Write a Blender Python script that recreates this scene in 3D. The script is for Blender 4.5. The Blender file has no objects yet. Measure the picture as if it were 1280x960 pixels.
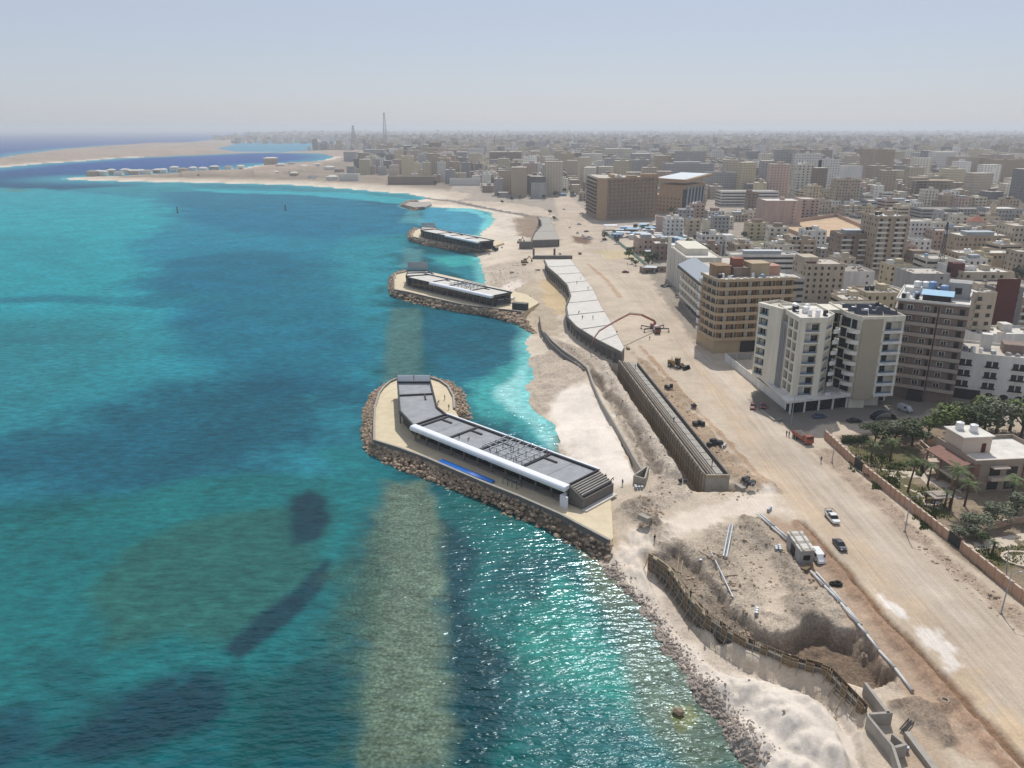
import bpy, bmesh, math, random
import numpy as np
from mathutils import Vector, Matrix
SC = bpy.context.scene
COL = SC.collection
R = math.radians
random.seed(7)

# ------------------------------------------------------------------ camera, sky, sun, exposure
CAM_H = 88.0
PITCH = math.atan(320 / 960)
cam_d = bpy.data.cameras.new('camera')
cam = bpy.data.objects.new('camera', cam_d); COL.objects.link(cam)
cam.location = (0, 0, CAM_H); cam.rotation_euler = (math.pi / 2 - PITCH, 0, 0)
cam_d.sensor_width = 36; cam_d.lens = 27; cam_d.clip_start = 1; cam_d.clip_end = 60000
SC.camera = cam
SUN_EL, SUN_AZ = 52, 13
world = bpy.data.worlds.new('World'); SC.world = world; world.use_nodes = True
wn = world.node_tree.nodes; wn.clear()
sky = wn.new('ShaderNodeTexSky'); sky.sky_type = 'NISHITA'; sky.sun_disc = False
sky.sun_elevation = R(SUN_EL); sky.sun_rotation = R(SUN_AZ)
sky.air_density = 1.0; sky.dust_density = 0.7; sky.ozone_density = 2.5; sky.altitude = 60
bg = wn.new('ShaderNodeBackground'); bg.inputs[1].default_value = 0.107
wo = wn.new('ShaderNodeOutputWorld')
tint = wn.new('ShaderNodeMix'); tint.data_type = 'RGBA'; tint.blend_type = 'MULTIPLY'; tint.inputs[0].default_value = 1
tint.inputs['B'].default_value = (.84, .835, .93, 1)
world.node_tree.links.new(sky.outputs[0], tint.inputs['A'])
veil = wn.new('ShaderNodeMix'); veil.data_type = 'RGBA'; veil.inputs[0].default_value = .66      # thin even high haze over the whole sky
veil.inputs['B'].default_value = (5.0, 5.4, 6.15, 1)
world.node_tree.links.new(tint.outputs['Result'], veil.inputs['A']); world.node_tree.links.new(veil.outputs['Result'], bg.inputs[0]); world.node_tree.links.new(bg.outputs[0], wo.inputs[0])
sun_d = bpy.data.lights.new('sun', 'SUN'); sun_d.energy = 3.7; sun_d.angle = R(0.53); sun_d.color = (1, .965, .91)
sun = bpy.data.objects.new('sun', sun_d); COL.objects.link(sun)
sun.rotation_euler = (R(90 - SUN_EL), 0, R(180 - SUN_AZ) - math.pi * 0)
_dir = Vector((math.sin(R(SUN_AZ)) * math.cos(R(SUN_EL)), math.cos(R(SUN_AZ)) * math.cos(R(SUN_EL)), math.sin(R(SUN_EL))))
sun.rotation_euler = _dir.to_track_quat('Z', 'Y').to_euler()
sun.location = (60, 200, 400)
SC.view_settings.view_transform = 'Standard'; SC.view_settings.look = 'None'
SC.view_settings.exposure = 0.0; SC.view_settings.gamma = 1
SC.cycles.max_bounces = 5; SC.cycles.diffuse_bounces = 3; SC.cycles.glossy_bounces = 2
SC.cycles.transmission_bounces = 2; SC.cycles.volume_bounces = 0; SC.cycles.use_denoising = True
HAZE = 0.00015

# ------------------------------------------------------------------ helpers
def P(px, py, z=0.0):
    """unprojected image point: the place at height z seen at photo pixel (px, py)"""
    s, c = math.sin(PITCH), math.cos(PITCH)
    u, v = (px - 640) / 960, (480 - py) / 960
    t = (z - CAM_H) / (-s + v * c)
    return Vector((u * t, (c + v * s) * t, z))
def P2(pts, z=0.0): return [tuple(P(x, y, z)[:2]) for x, y in pts]
def height_at(px, py, x, y):
    """height of a point above ground spot (x, y) that shows at pixel row py"""
    s, c = math.sin(PITCH), math.cos(PITCH)
    v = (480 - py) / 960
    k = (v * c - s) / (c + v * s)
    return CAM_H + y * k
def lin(h):
    if isinstance(h, str): h = [int(h[i:i+2], 16) / 255 for i in (0, 2, 4)]
    return tuple(((c / 12.92) if c <= .04045 else ((c + .055) / 1.055) ** 2.4) for c in h)

MATS = {}
def mat(name, col, rough=.85, var=.18, scale=.6, metal=0, bump=.0, streak=False, emit=None, spec=.3, fine=None):
    """procedural material: base colour broken up by two scales of noise (grain, wear)"""
    if name in MATS: return MATS[name]
    m = bpy.data.materials.new(name); m.use_nodes = True
    nt = m.node_tree; n = nt.nodes; L = nt.links
    b = n['Principled BSDF']; b.inputs['Roughness'].default_value = rough; b.inputs['Metallic'].default_value = metal
    b.inputs['Specular IOR Level'].default_value = spec
    col = lin(col)
    g = n.new('ShaderNodeNewGeometry'); mp = n.new('ShaderNodeMapping')
    L.new(g.outputs['Position'], mp.inputs['Vector'])
    if streak: mp.inputs['Scale'].default_value = (1, 1, .12)
    t1 = n.new('ShaderNodeTexNoise'); t1.inputs['Scale'].default_value = scale; t1.inputs['Detail'].default_value = 5
    t1.inputs['Roughness'].default_value = .65
    L.new(mp.outputs[0], t1.inputs['Vector'])
    r = n.new('ShaderNodeMapRange'); r.inputs[1].default_value = .3; r.inputs[2].default_value = .7
    r.inputs[3].default_value = 1 - var; r.inputs[4].default_value = 1 + var * .7
    L.new(t1.outputs[0], r.inputs[0])
    mx = n.new('ShaderNodeMix'); mx.data_type = 'RGBA'; mx.blend_type = 'MULTIPLY'; mx.inputs[0].default_value = 1
    mx.inputs['A'].default_value = (*col, 1); L.new(r.outputs[0], mx.inputs['B'])
    L.new(mx.outputs['Result'], b.inputs['Base Color'])
    if bump:
        bp = n.new('ShaderNodeBump'); bp.inputs['Distance'].default_value = bump; bp.inputs['Strength'].default_value = .8
        t2 = n.new('ShaderNodeTexNoise'); t2.inputs['Scale'].default_value = fine or scale * 4; t2.inputs['Detail'].default_value = 4
        L.new(mp.outputs[0], t2.inputs['Vector']); L.new(t2.outputs[0], bp.inputs['Height']); L.new(bp.outputs[0], b.inputs['Normal'])
    MATS[name] = m
    return m

class MB:
    """collects primitives, builds ONE mesh"""
    def __init__(s): s.v = []; s.f = []; s.mi = []
    def add(s, vs, fs, mi=0):
        k = len(s.v); s.v += [tuple(p) for p in vs]; s.f += [tuple(i + k for i in f) for f in fs]; s.mi += [mi] * len(fs); return s
    def box(s, x0, x1, y0, y1, z0, z1, mi=0):
        vs = [(x0,y0,z0),(x1,y0,z0),(x1,y1,z0),(x0,y1,z0),(x0,y0,z1),(x1,y0,z1),(x1,y1,z1),(x0,y1,z1)]
        return s.add(vs, [(0,3,2,1),(4,5,6,7),(0,1,5,4),(1,2,6,5),(2,3,7,6),(3,0,4,7)], mi)
    def bar(s, a, b, w, h=None, mi=0, up=(0,0,1)):
        """square bar from a to b"""
        a, b = Vector(a), Vector(b); h = h or w; d = (b - a).normalized(); up = Vector(up)
        if abs(d.dot(up)) > .98: up = Vector((1, 0, 0))
        sx = d.cross(up).normalized() * (w / 2); sy = sx.cross(d).normalized() * (h / 2)
        vs = [a-sx-sy, a+sx-sy, a+sx+sy, a-sx+sy, b-sx-sy, b+sx-sy, b+sx+sy, b-sx+sy]
        return s.add(vs, [(0,1,2,3),(7,6,5,4),(0,4,5,1),(1,5,6,2),(2,6,7,3),(3,7,4,0)], mi)
    def prism(s, poly, z0, z1, mi=0, top=None):
        n = len(poly)
        ar = sum(poly[i][0]*poly[(i+1)%n][1]-poly[(i+1)%n][0]*poly[i][1] for i in range(n))
        if ar < 0: poly = poly[::-1]
        vs = [(x,y,z0) for x,y in poly] + [(x,y,z1) for x,y in poly]
        fs = [tuple(range(n))[::-1], tuple(range(n, 2*n))] + [(i,(i+1)%n,n+(i+1)%n,n+i) for i in range(n)]
        s.add(vs, fs, mi)
        if top is not None: s.mi[-n-1] = top
        return s
    def cyl(s, c, r, h, n=10, mi=0, r2=None, axis='z'):
        r2 = r if r2 is None else r2; x, y, z = c
        lo = [(math.cos(2*math.pi*i/n)*r, math.sin(2*math.pi*i/n)*r, 0) for i in range(n)]
        hi = [(math.cos(2*math.pi*i/n)*r2, math.sin(2*math.pi*i/n)*r2, h) for i in range(n)]
        vs = lo + hi
        if axis == 'x': vs = [(p[2], p[0], p[1]) for p in vs]
        if axis == 'y': vs = [(p[1], p[2], p[0]) for p in vs]
        vs = [(p[0]+x, p[1]+y, p[2]+z) for p in vs]
        return s.add(vs, [tuple(range(n))[::-1], tuple(range(n,2*n))] + [(i,(i+1)%n,n+(i+1)%n,n+i) for i in range(n)], mi)
    def tube(s, pts, r, n=6, mi=0):
        rs = r if isinstance(r, (list, tuple)) else [r]*len(pts); pts = [Vector(p) for p in pts]; rings = []
        for i, p in enumerate(pts):
            d = (pts[min(i+1, len(pts)-1)] - pts[max(i-1, 0)]).normalized()
            u = d.cross(Vector((0,0,1)) if abs(d.z) < .95 else Vector((1,0,0))).normalized(); w = u.cross(d)
            rings.append([p + (u*math.cos(2*math.pi*k/n) + w*math.sin(2*math.pi*k/n))*rs[i] for k in range(n)])
        vs = [q for g in rings for q in g]; fs = []
        for i in range(len(pts)-1):
            for k in range(n): fs.append((i*n+k, i*n+(k+1)%n, (i+1)*n+(k+1)%n, (i+1)*n+k))
        fs += [tuple(range(n))[::-1], tuple(range((len(pts)-1)*n, len(pts)*n))]
        return s.add(vs, fs, mi)
    def strip_wall(s, pts, t, z0, z1, mi=0, close=False):
        """wall of thickness t along plan points; z0/z1 numbers or per-point lists"""
        n = len(pts); L_, R_ = [], []
        for i in range(n):
            a = Vector(pts[i-1] if (i or close) else pts[0]); b = Vector(pts[(i+1)%n] if (i < n-1 or close) else pts[i])
            p = Vector(pts[i])
            d1 = (p-a); d2 = (b-p)
            d1 = d1.normalized() if d1.length > 1e-6 else d2.normalized(); d2 = d2.normalized() if d2.length > 1e-6 else d1
            nn = (Vector((-d1.y, d1.x)) + Vector((-d2.y, d2.x))).normalized()
            k = min(1/max(nn.dot(Vector((-d1.y, d1.x))), .35), 2.5)
            L_.append(p + nn*t/2*k); R_.append(p - nn*t/2*k)
        zz0 = z0 if isinstance(z0, (list,tuple)) else [z0]*n; zz1 = z1 if isinstance(z1, (list,tuple)) else [z1]*n
        vs = []
        for i in range(n): vs += [(*L_[i],zz0[i]),(*R_[i],zz0[i]),(*R_[i],zz1[i]),(*L_[i],zz1[i])]
        fs = []
        for i in range(n if close else n-1):
            a, b = i*4, ((i+1)%n)*4
            fs += [(a+3,a+2,b+2,b+3),(a+2,a+1,b+1,b+2),(a,a+3,b+3,b),(a+1,a,b,b+1)]
        if not close: fs += [(0,1,2,3),((n-1)*4+3,(n-1)*4+2,(n-1)*4+1,(n-1)*4)]
        return s.add(vs, fs, mi)
    def xf(s, M):
        s.v = [tuple(M @ Vector(p)) for p in s.v]; return s
    def mesh(s, name, mats, smooth=False):
        me = bpy.data.meshes.new(name); me.from_pydata(s.v, [], s.f)
        for m in (mats if isinstance(mats, (list,tuple)) else [mats]): me.materials.append(m)
        if any(s.mi): me.polygons.foreach_set('material_index', s.mi)
        if smooth: me.polygons.foreach_set('use_smooth', [True]*len(s.f))
        me.update(); return me
    def build(s, name, mats, parent=None, smooth=False, label=None, kind=None):
        o = bpy.data.objects.new(name, s.mesh(name, mats, smooth)); COL.objects.link(o)
        if parent: o.parent = parent
        if label: o['label'] = label
        if kind: o['kind'] = kind
        return o

def inst(name, me, parent, loc=(0,0,0), rz=0, sc=None, label=None):
    o = bpy.data.objects.new(name, me); COL.objects.link(o); o.parent = parent; o.location = loc; o.rotation_euler = (0,0,rz)
    if sc: o.scale = sc
    if label: o['label'] = label
    return o
LABELS = set()
def tag(o, label, cat, group=None):
    o['label'] = label; o['category'] = cat; LABELS.add(label)
    if group: o['group'] = group
    return o
def thing(name, label, cat, loc=(0,0,0), rz=0, group=None):
    o = bpy.data.objects.new(name, None); COL.objects.link(o); o.location = loc; o.rotation_euler = (0,0,rz)
    o.empty_display_size = .5
    return tag(o, label, cat, group)
def copy_tree(o, parent=None, loc=None, rz=None, label=None):
    """a thing with copies of its parts and sub-parts"""
    c = o.copy(); COL.objects.link(c)
    if parent: c.parent = parent
    if loc is not None: c.location = loc
    if rz is not None: c.rotation_euler = (0,0,rz)
    if label: c['label'] = label; LABELS.add(label)
    for ch in KIDS(o): copy_tree(ch, c)
    return c
def KIDS(o): return [x for x in o.children]

# numpy value noise
def _h(ix, iy, s):
    a = (ix.astype(np.int64)*374761393 + iy.astype(np.int64)*668265263 + s*974634777) & 0xffffffff
    a = ((a ^ (a >> 13))*1274126177) & 0xffffffff
    return ((a ^ (a >> 16)) & 0xffff)/65535.0
def vnoise(x, y, s=0):
    ix, iy = np.floor(x), np.floor(y); fx, fy = x-ix, y-iy; fx = fx*fx*(3-2*fx); fy = fy*fy*(3-2*fy)
    return (_h(ix,iy,s)*(1-fx)+_h(ix+1,iy,s)*fx)*(1-fy) + (_h(ix,iy+1,s)*(1-fx)+_h(ix+1,iy+1,s)*fx)*fy
def fbm(x, y, o=4, s=0):
    r, a, t = 0, 1, 0
    for i in range(o): r = r + a*vnoise(x, y, s+i*17); t += a; a *= .55; x = x*2.03+11; y = y*2.03+7
    return r/t - .5
def sdist(poly, X, Y, closed=True):
    """signed distance to a polygon, negative outside"""
    d = np.full(X.shape, 1e18); ins = np.zeros(X.shape, bool); n = len(poly)
    for i in range(n if closed else n-1):
        ax, ay = poly[i]; bx, by = poly[(i+1)%n]; ex, ey = bx-ax, by-ay; l = ex*ex+ey*ey+1e-9
        t = np.clip(((X-ax)*ex+(Y-ay)*ey)/l, 0, 1); d = np.minimum(d, (X-ax-t*ex)**2+(Y-ay-t*ey)**2)
        if ay != by and closed:
            c = (ay > Y) != (by > Y); ins ^= c & (X < ex*(Y-ay)/(by-ay)+ax)
    d = np.sqrt(d); return np.where(ins, d, -d)
def sstep(a, b, x):
    t = np.clip((x-a)/(b-a), 0, 1); return t*t*(3-2*t)

# ------------------------------------------------------------------ haze: one closed box of even pale air
def make_haze():
    m = bpy.data.materials.new('haze_air'); m.use_nodes = True; nt = m.node_tree; nt.nodes.clear()
    o = nt.nodes.new('ShaderNodeOutputMaterial'); v = nt.nodes.new('ShaderNodeVolumePrincipled')
    v.inputs['Density'].default_value = HAZE; v.inputs['Color'].default_value = (.90, .945, 1, 1); v.inputs['Anisotropy'].default_value = .24
    nt.links.new(v.outputs[0], o.inputs['Volume'])
    MB().box(-24000, 24000, -600, 24000, -6, 125).build('haze', m)['kind'] = 'stuff'
make_haze()
# ------------------------------------------------------------------ ground: coast, beaches, dug earth, city floor
LZ = 3.0
SHORE = [(945,960),(925,930),(900,895),(870,860),(848,830),(832,805),(815,780),(795,755),(775,735),(757,715),(748,700),
         (735,692),(722,660),(700,640),(690,610),(715,600),(700,562),(703,548),(690,530),(672,515),(662,500),(660,485),(670,470),(664,455),(661,440),(657,427),(668,415),
         (655,400),(640,390),(632,375),(620,366),(606,356),(603,340),(600,325),(592,316),(604,312),(606,302),(598,296),(602,291),(612,282),(618,273),(612,265),(590,261),(560,260),(540,259),(523,258),
         (518,262),(507,260),(503,257),(512,253),(530,249),(530,246),(510,243),(480,241),(440,237),(400,234),(350,231),(300,230),(250,229),(200,228),(150,227),(110,226),(85,225),(76,223.5),
         (95,221),(150,220),(200,217),(250,215),(290,212),(330,205),(380,203),(405,200),(418,196),(400,192),(350,191),(300,191.5),(262,193.5),(200,196),(150,198),(100,202),(50,205),(0,210),(-200,228),
         (-230,215),(-100,204),(0,197),(30,192),(80,186),(150,181),(200,180),(250,177),(290,171),(350,168)]
SHORE_W = P2(SHORE, 0) + [(-6500, 24500), (26000, 24500), (26000, -500), (60, -500), (40, 60)]
LAGOON_W = P2([(272,186),(300,179),(345,177),(400,177),(425,179),(438,184),(410,188),(350,190),(300,190)], 0)

def polar(r0, a0, a1, na, rings):
    rr = [r0]
    for ratio, rmax in rings:
        while rr[-1] < rmax: rr.append(rr[-1]*ratio)
    rr = np.array(rr); aa = np.radians(np.linspace(a0, a1, na))
    Rr, A = np.meshgrid(rr, aa, indexing='ij')
    return Rr*np.sin(A), Rr*np.cos(A), Rr
def grid_faces(nr, na):
    i, j = np.meshgrid(np.arange(nr-1), np.arange(na-1), indexing='ij')
    a = (i*na+j).ravel(); return np.stack([a, a+1, a+na+1, a+na], 1)[:, ::-1]
def sheet(name, X, Y, Z, keep, mats, attrs, kind='structure', parent=None):
    """one mesh from the kept quads of a grid; attrs: dict name -> (N,3) colour or (N,) value"""
    F = grid_faces(*X.shape)[keep]
    used = np.zeros(X.size, bool); used[F.ravel()] = True; idx = np.cumsum(used)-1; F = idx[F]
    V = np.stack([X.ravel(), Y.ravel(), Z.ravel()], 1)[used]
    me = bpy.data.meshes.new(name); me.vertices.add(len(V)); me.vertices.foreach_set('co', V.ravel().astype(np.float32))
    me.loops.add(F.size); me.loops.foreach_set('vertex_index', F.ravel().astype(np.int32))
    me.polygons.add(len(F)); me.polygons.foreach_set('loop_start', np.arange(0, F.size, 4, dtype=np.int32))
    me.polygons.foreach_set('use_smooth', np.ones(len(F), bool)); me.materials.append(mats)
    me.update(calc_edges=True)
    for k, a in attrs.items():
        a = a.reshape(-1, a.shape[-1])[used] if a.ndim == 3 else a.ravel()[used]
        if a.ndim == 2:
            at = me.attributes.new(k, 'FLOAT_COLOR', 'POINT'); at.data.foreach_set('color', np.c_[a, np.ones(len(a))].ravel().astype(np.float32))
        else:
            at = me.attributes.new(k, 'FLOAT', 'POINT'); at.data.foreach_set('value', a.astype(np.float32))
    o = bpy.data.objects.new(name, me); COL.objects.link(o)
    if kind: o['kind'] = kind
    if parent: o.parent = parent
    return o

def soil_material():
    m = bpy.data.materials.new('bare_earth'); m.use_nodes = True; nt = m.node_tree; n = nt.nodes; L = nt.links
    b = n['Principled BSDF']; b.inputs['Roughness'].default_value = .95; b.inputs['Specular IOR Level'].default_value = .1
    c = n.new('ShaderNodeAttribute'); c.attribute_name = 'soil'
    rg = n.new('ShaderNodeAttribute'); rg.attribute_name = 'rough'
    tr = n.new('ShaderNodeAttribute'); tr.attribute_name = 'tracks'
    g = n.new('ShaderNodeNewGeometry')
    def noise(sc, det, mapping=None, ro=.6):
        t = n.new('ShaderNodeTexNoise'); t.inputs['Scale'].default_value = sc; t.inputs['Detail'].default_value = det; t.inputs['Roughness'].default_value = ro
        if mapping:
            mp = n.new('ShaderNodeMapping'); mp.inputs['Scale'].default_value = mapping; L.new(g.outputs['Position'], mp.inputs[0]); L.new(mp.outputs[0], t.inputs[0])
        else: L.new(g.outputs['Position'], t.inputs[0])
        return t
    def mr(src, a, b2, lo, hi):
        r = n.new('ShaderNodeMapRange'); r.inputs[1].default_value = a; r.inputs[2].default_value = b2; r.inputs[3].default_value = lo; r.inputs[4].default_value = hi
        L.new(src, r.inputs[0]); return r.outputs[0]
    def mul(a, b2):
        x = n.new('ShaderNodeMath'); x.operation = 'MULTIPLY'; L.new(a, x.inputs[0]); L.new(b2, x.inputs[1]); return x.outputs[0]
    def mixf(fac, a, b2):
        x = n.new('ShaderNodeMix'); x.data_type = 'FLOAT'; L.new(fac, x.inputs[0])
        x.inputs[2].default_value = a if isinstance(a, float) else 1
        L.new(b2, x.inputs[3]); return x.outputs[0]
    big = mr(noise(.06, 6).outputs[0], .3, .7, .86, 1.12)
    mid = mixf(mr(rg.outputs['Fac'], 0, .6, .3, 1.0), 1.0, mr(noise(.5, 5, None, .7).outputs[0], .3, .7, .82, 1.13))
    streak = mixf(tr.outputs['Fac'], 1.0, mr(noise(1.1, 4, (1, .035, 1)).outputs[0], .35, .65, .90, 1.08))
    vo = n.new('ShaderNodeTexVoronoi'); vo.inputs['Scale'].default_value = 1.7; L.new(g.outputs['Position'], vo.inputs[0])
    peb = mixf(rg.outputs['Fac'], 1.0, mr(noise(2.2, 3, None, .8).outputs[0], .35, .65, .6, 1.2))
    fine = mixf(tr.outputs['Fac'], 1.0, mr(noise(4.5, 3, (1, .012, 1), .7).outputs[0], .38, .62, .90, 1.07))
    grit = mr(noise(2.6, 8, None, .8).outputs[0], .34, .66, .86, 1.12)
    f = mul(mul(mul(mul(big, mid), grit), fine), mul(streak, peb))
    mx = n.new('ShaderNodeMix'); mx.data_type = 'RGBA'; mx.blend_type = 'MULTIPLY'; mx.inputs[0].default_value = 1
    L.new(c.outputs['Color'], mx.inputs['A']); L.new(f, mx.inputs['B']); L.new(mx.outputs['Result'], b.inputs['Base Color'])
    bp = n.new('ShaderNodeBump'); bp.inputs['Distance'].default_value = .6
    L.new(mr(rg.outputs['Fac'], 0, 1, .12, 1.0), bp.inputs['Strength'])
    L.new(noise(.9, 6, None, .7).outputs[0], bp.inputs['Height']); L.new(bp.outputs[0], b.inputs['Normal'])
    return m
SOIL = soil_material()

def make_ground():
    X, Y, RR = polar(36, -50, 52, 960, [(1.0048, 420), (1.008, 1100), (1.03, 23800)])
    nz1 = fbm(X*.045, Y*.045, 4, 3); nz2 = fbm(X*.22, Y*.22, 4, 9); nz3 = fbm(X*.9, Y*.9, 3, 21)
    wob = np.clip(RR*.006, .4, 8)
    wx, wy = X + nz2*wob*2.2 + nz3*.8, Y + fbm(X*.22+50, Y*.22, 4, 31)*wob*2.2
    sd = np.minimum(sdist(SHORE_W, wx, wy), -sdist(LAGOON_W, X, Y))
    slope = np.where(Y < 215, .30, np.where(Y < 600, .16, .05))
    zmax = np.where((X < -100) & (Y > 900), 2.0 + 2.0*sstep(0, 1, fbm(X*.004, Y*.004, 3, 5)+.5), LZ)
    Z = np.clip(np.where(sd > 0, np.minimum(sd*slope, zmax), sd*.5), -3, 12)
    peninsula = (Y > 1500) & (X < -450)
    Z = np.where(peninsula & (sd > 30), 2 + 13*sstep(30, 160, sd)*(.6+fbm(X*.006, Y*.006, 3, 77)), Z)
    far = sstep(5000, 16000, Y)*sstep(-3000, 2000, X)
    Z = Z + np.where(sd > 100, far*40*(fbm(X*.0004, Y*.0004, 3, 8)+.45), 0)
    C = np.empty(X.shape + (3,)); C[:] = (.55, .49, .41)
    rough = np.full(X.shape, .25); tracks = np.zeros(X.shape)
    def paint(px, col, soft=2., dz=0, ro=None, tk=None, amt=1., z=LZ, closed=True, width=None, dzsoft=None, noisy=1., plan=False):
        poly = px if plan else P2(px, z)
        xs, ys = [p[0] for p in poly], [p[1] for p in poly]; pad = soft*3 + (width or 0) + 5 + (dzsoft or 0)
        box = (X > min(xs)-pad) & (X < max(xs)+pad) & (Y > min(ys)-pad) & (Y < max(ys)+pad)
        if not box.any(): return
        bx, by = X[box], Y[box]
        s = sdist(poly, bx, by, width is None)
        if width is not None: s = width + np.where(s < 0, s, -s)
        s = s + noisy*(nz2[box]*soft*2.0 + nz3[box]*soft*.6)
        w = sstep(-soft/2, soft/2, s)*amt
        if col is not None: C[box] = C[box]*(1-w[:, None]) + np.array(col)*w[:, None]
        if ro is not None: rough[box] = rough[box]*(1-w)+ro*w
        if tk is not None: tracks[box] = tracks[box]*(1-w)+tk*w
        if dz: Z[box] = Z[box] + dz*sstep(-(dzsoft or soft)/2, (dzsoft or soft)/2, s)
    W = lambda pts: pts
    # far land and city floor
    inland = sstep(0, 25, X-92 - np.maximum(0, (330-Y))*.0)*sstep(200, 240, Y)
    C[:] = C*(1-inland[..., None]) + np.array((.33, .30, .265))*inland[..., None]
    farl = sstep(560, 900, Y)*np.where(sd > 60, 1, 0)*sstep(-120, 60, X-(-100))
    C[:] = C*(1-farl[..., None]) + np.array((.36, .33, .295))*farl[..., None]
    vf = sstep(1500, 4000, Y)*np.where(sd > 50, 1, 0)*sstep(-900,-200,X)
    C[:] = C*(1-vf[..., None]) + np.array((.30, .28, .255))*vf[..., None]
    C[peninsula] = np.array((.36, .30, .245))*(1+.5*fbm(X[peninsula]*.012, Y[peninsula]*.03, 4, 61))[:, None]
    spit = (Y > 900) & (X < -90) & ~peninsula & (Y < 2300)
    k = sstep(45, 90, sd)*spit
    C[:] = C*(1-k[..., None]) + np.array((.27, .235, .19))*(1+.6*fbm(X*.03, Y*.03, 3, 41))[..., None]*k[..., None]
    # beaches
    beach = (sd > -6) & (Y > 215) & (Y < 2600) & (X < 140)
    k = sstep(42, 10, sd)*beach*(X < 40)*np.where(Y > 560, 1, .55)
    C[:] = C*(1-k[..., None]) + np.array((.72, .665, .58))*k[..., None]
    paint([(600,262),(640,262),(668,285),(650,300),(612,300),(624,282)], (.66,.61,.54), 8, ro=.5)
    # promenade slab and road at the far bay
    paint([(520,243),(560,250),(610,258),(660,268),(700,275)], (.2,.19,.18), 4, width=5, ro=.1, closed=False)
    # coast road strip of packed sand
    paint([(690,240),(706,240),(745,275),(780,305),(830,365),(880,425),(935,497),(1010,560),(1080,610),(1180,690),(1300,782),(1300,980),(1255,930),(1215,885),(1100,762),(1010,655),(960,600),(900,515),(850,440),(790,372),(745,322),(700,280)], (.50,.44,.37), 3.5, ro=.05, tk=.8)
    paint([(905,300+215),(960,600),(1010,655),(1100,762),(1215,885),(1255,930),(1230,840),(1120,730),(1030,640),(960,575),(910,500),(850,430)], (.57,.46,.335), 6, ro=.1, tk=.9, amt=.55)
    paint([(1150,800),(1215,860),(1290,930),(1290,960),(1200,870)], (.58,.45,.27), 4, amt=.5, tk=.9)
    paint([(1040,690),(1085,735),(1110,770),(1090,770),(1060,720)], (.56,.46,.30), 3, amt=.5)
    paint([(740,313),(790,313),(800,322),(760,325)], (.55,.48,.28), 3, amt=.6)
    paint([(860,430),(900,470),(960,530),(1040,610),(1120,690),(1200,770)], (.57,.53,.475), 3, width=2.4, amt=.5, closed=False, tk=.9)
    paint([(985,640),(1060,705),(1140,790),(1230,900)], (.60,.55,.47), 3, width=1.8, amt=.35, closed=False, tk=.9)
    # white spilled powder on the road edge
    paint([(1092,738),(1105,740),(1132,772),(1118,770)], (.80,.79,.77), 1.6, noisy=1.8)
    paint([(1150,790),(1175,788),(1195,810),(1205,832),(1180,838),(1160,812)], (.80,.79,.77), 2.2, noisy=2.2, amt=.85)
    # right verge below the garden wall
    paint([(1010,562),(1040,560),(1185,695),(1290,775),(1290,800),(1180,708)], (.45,.37,.30), 2, ro=.7)
    # brown berm between works and road
    paint([(945,640),(1000,652),(1100,760),(1200,865),(1285,955),(1285,990),(1180,930),(1110,850),(1040,770),(985,700)], (.45,.355,.275), 3, ro=.35)
    paint([(1005,655),(1060,715),(1100,765),(1140,805),(1210,880),(1285,958)], (.27,.18,.12), .6, width=.75, noisy=.5, dz=-.9, closed=False, ro=.6, dzsoft=1.2)
    paint([(995,655),(1050,718),(1092,768),(1132,812),(1195,885),(1260,960)], (.385,.275,.20), 1.5, width=1.3, dz=.7, closed=False, ro=.6, dzsoft=2.5)
    paint([(800,432),(850,490),(905,548),(945,592),(972,614)], (.45,.33,.235), 1.2, width=.9, dz=.45, closed=False, ro=.5)
    paint([(735,330),(760,352),(775,372)], (.45,.34,.25), 1.2, width=1.2, dz=.4, closed=False)
    # earth bank right of the long trench box
    paint([(790,440),(830,470),(880,530),(930,585),(968,612),(940,612),(905,590),(860,540),(815,480)], (.44,.35,.26), 3, ro=.8, dz=.8)
    # rough dug ground left of the box and along the inner wall
    paint([(700,425),(745,445),(775,470),(800,530),(850,590),(870,620),(800,650),(815,600),(790,560),(750,480)], (.56,.505,.435), 3, ro=.95)
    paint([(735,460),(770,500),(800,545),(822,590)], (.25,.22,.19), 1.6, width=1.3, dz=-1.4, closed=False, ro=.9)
    bx0, bx1 = P(774, 450, 6), P(881, 592, 6)      # trench and spoil ridge along the west wall of the retaining box
    paint([(bx0.x-5.8, bx0.y+4), (bx1.x-6.2, bx1.y+6)], (.60,.55,.485), 2, width=1.6, dz=1.3, closed=False, dzsoft=3, ro=.9, plan=True)
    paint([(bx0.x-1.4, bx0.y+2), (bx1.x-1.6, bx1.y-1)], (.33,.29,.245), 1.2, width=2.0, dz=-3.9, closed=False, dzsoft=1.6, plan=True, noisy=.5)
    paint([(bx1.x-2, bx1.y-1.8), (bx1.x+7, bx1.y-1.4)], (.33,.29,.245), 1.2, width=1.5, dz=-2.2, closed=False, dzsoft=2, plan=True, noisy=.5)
    paint([(808,692),(845,748),(880,792),(930,822),(1000,846),(1040,864),(1065,900),(1085,968),(1062,968),(1050,915),(1020,882),(985,864),(920,842),(872,806),(836,762),(806,700)], (.56,.51,.45), 1.2, dz=-1.5, dzsoft=1.5, ro=.6, noisy=.5)
    paint([(680,415),(700,430),(735,458),(750,485),(782,545),(800,590)], None, 1, width=1.6, dz=-1.2, closed=False)
    # white compacted sand inside the cove
    paint([(690,485),(735,478),(758,510),(782,560),(800,600),(768,605),(735,585),(708,550),(690,525)], (.78,.745,.70), 5, ro=.06)
    paint([(660,440),(700,430),(735,470),(690,490),(675,520),(700,560),(690,560),(655,490)], (.55,.49,.42), 4, ro=.85, dz=.35)
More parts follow.
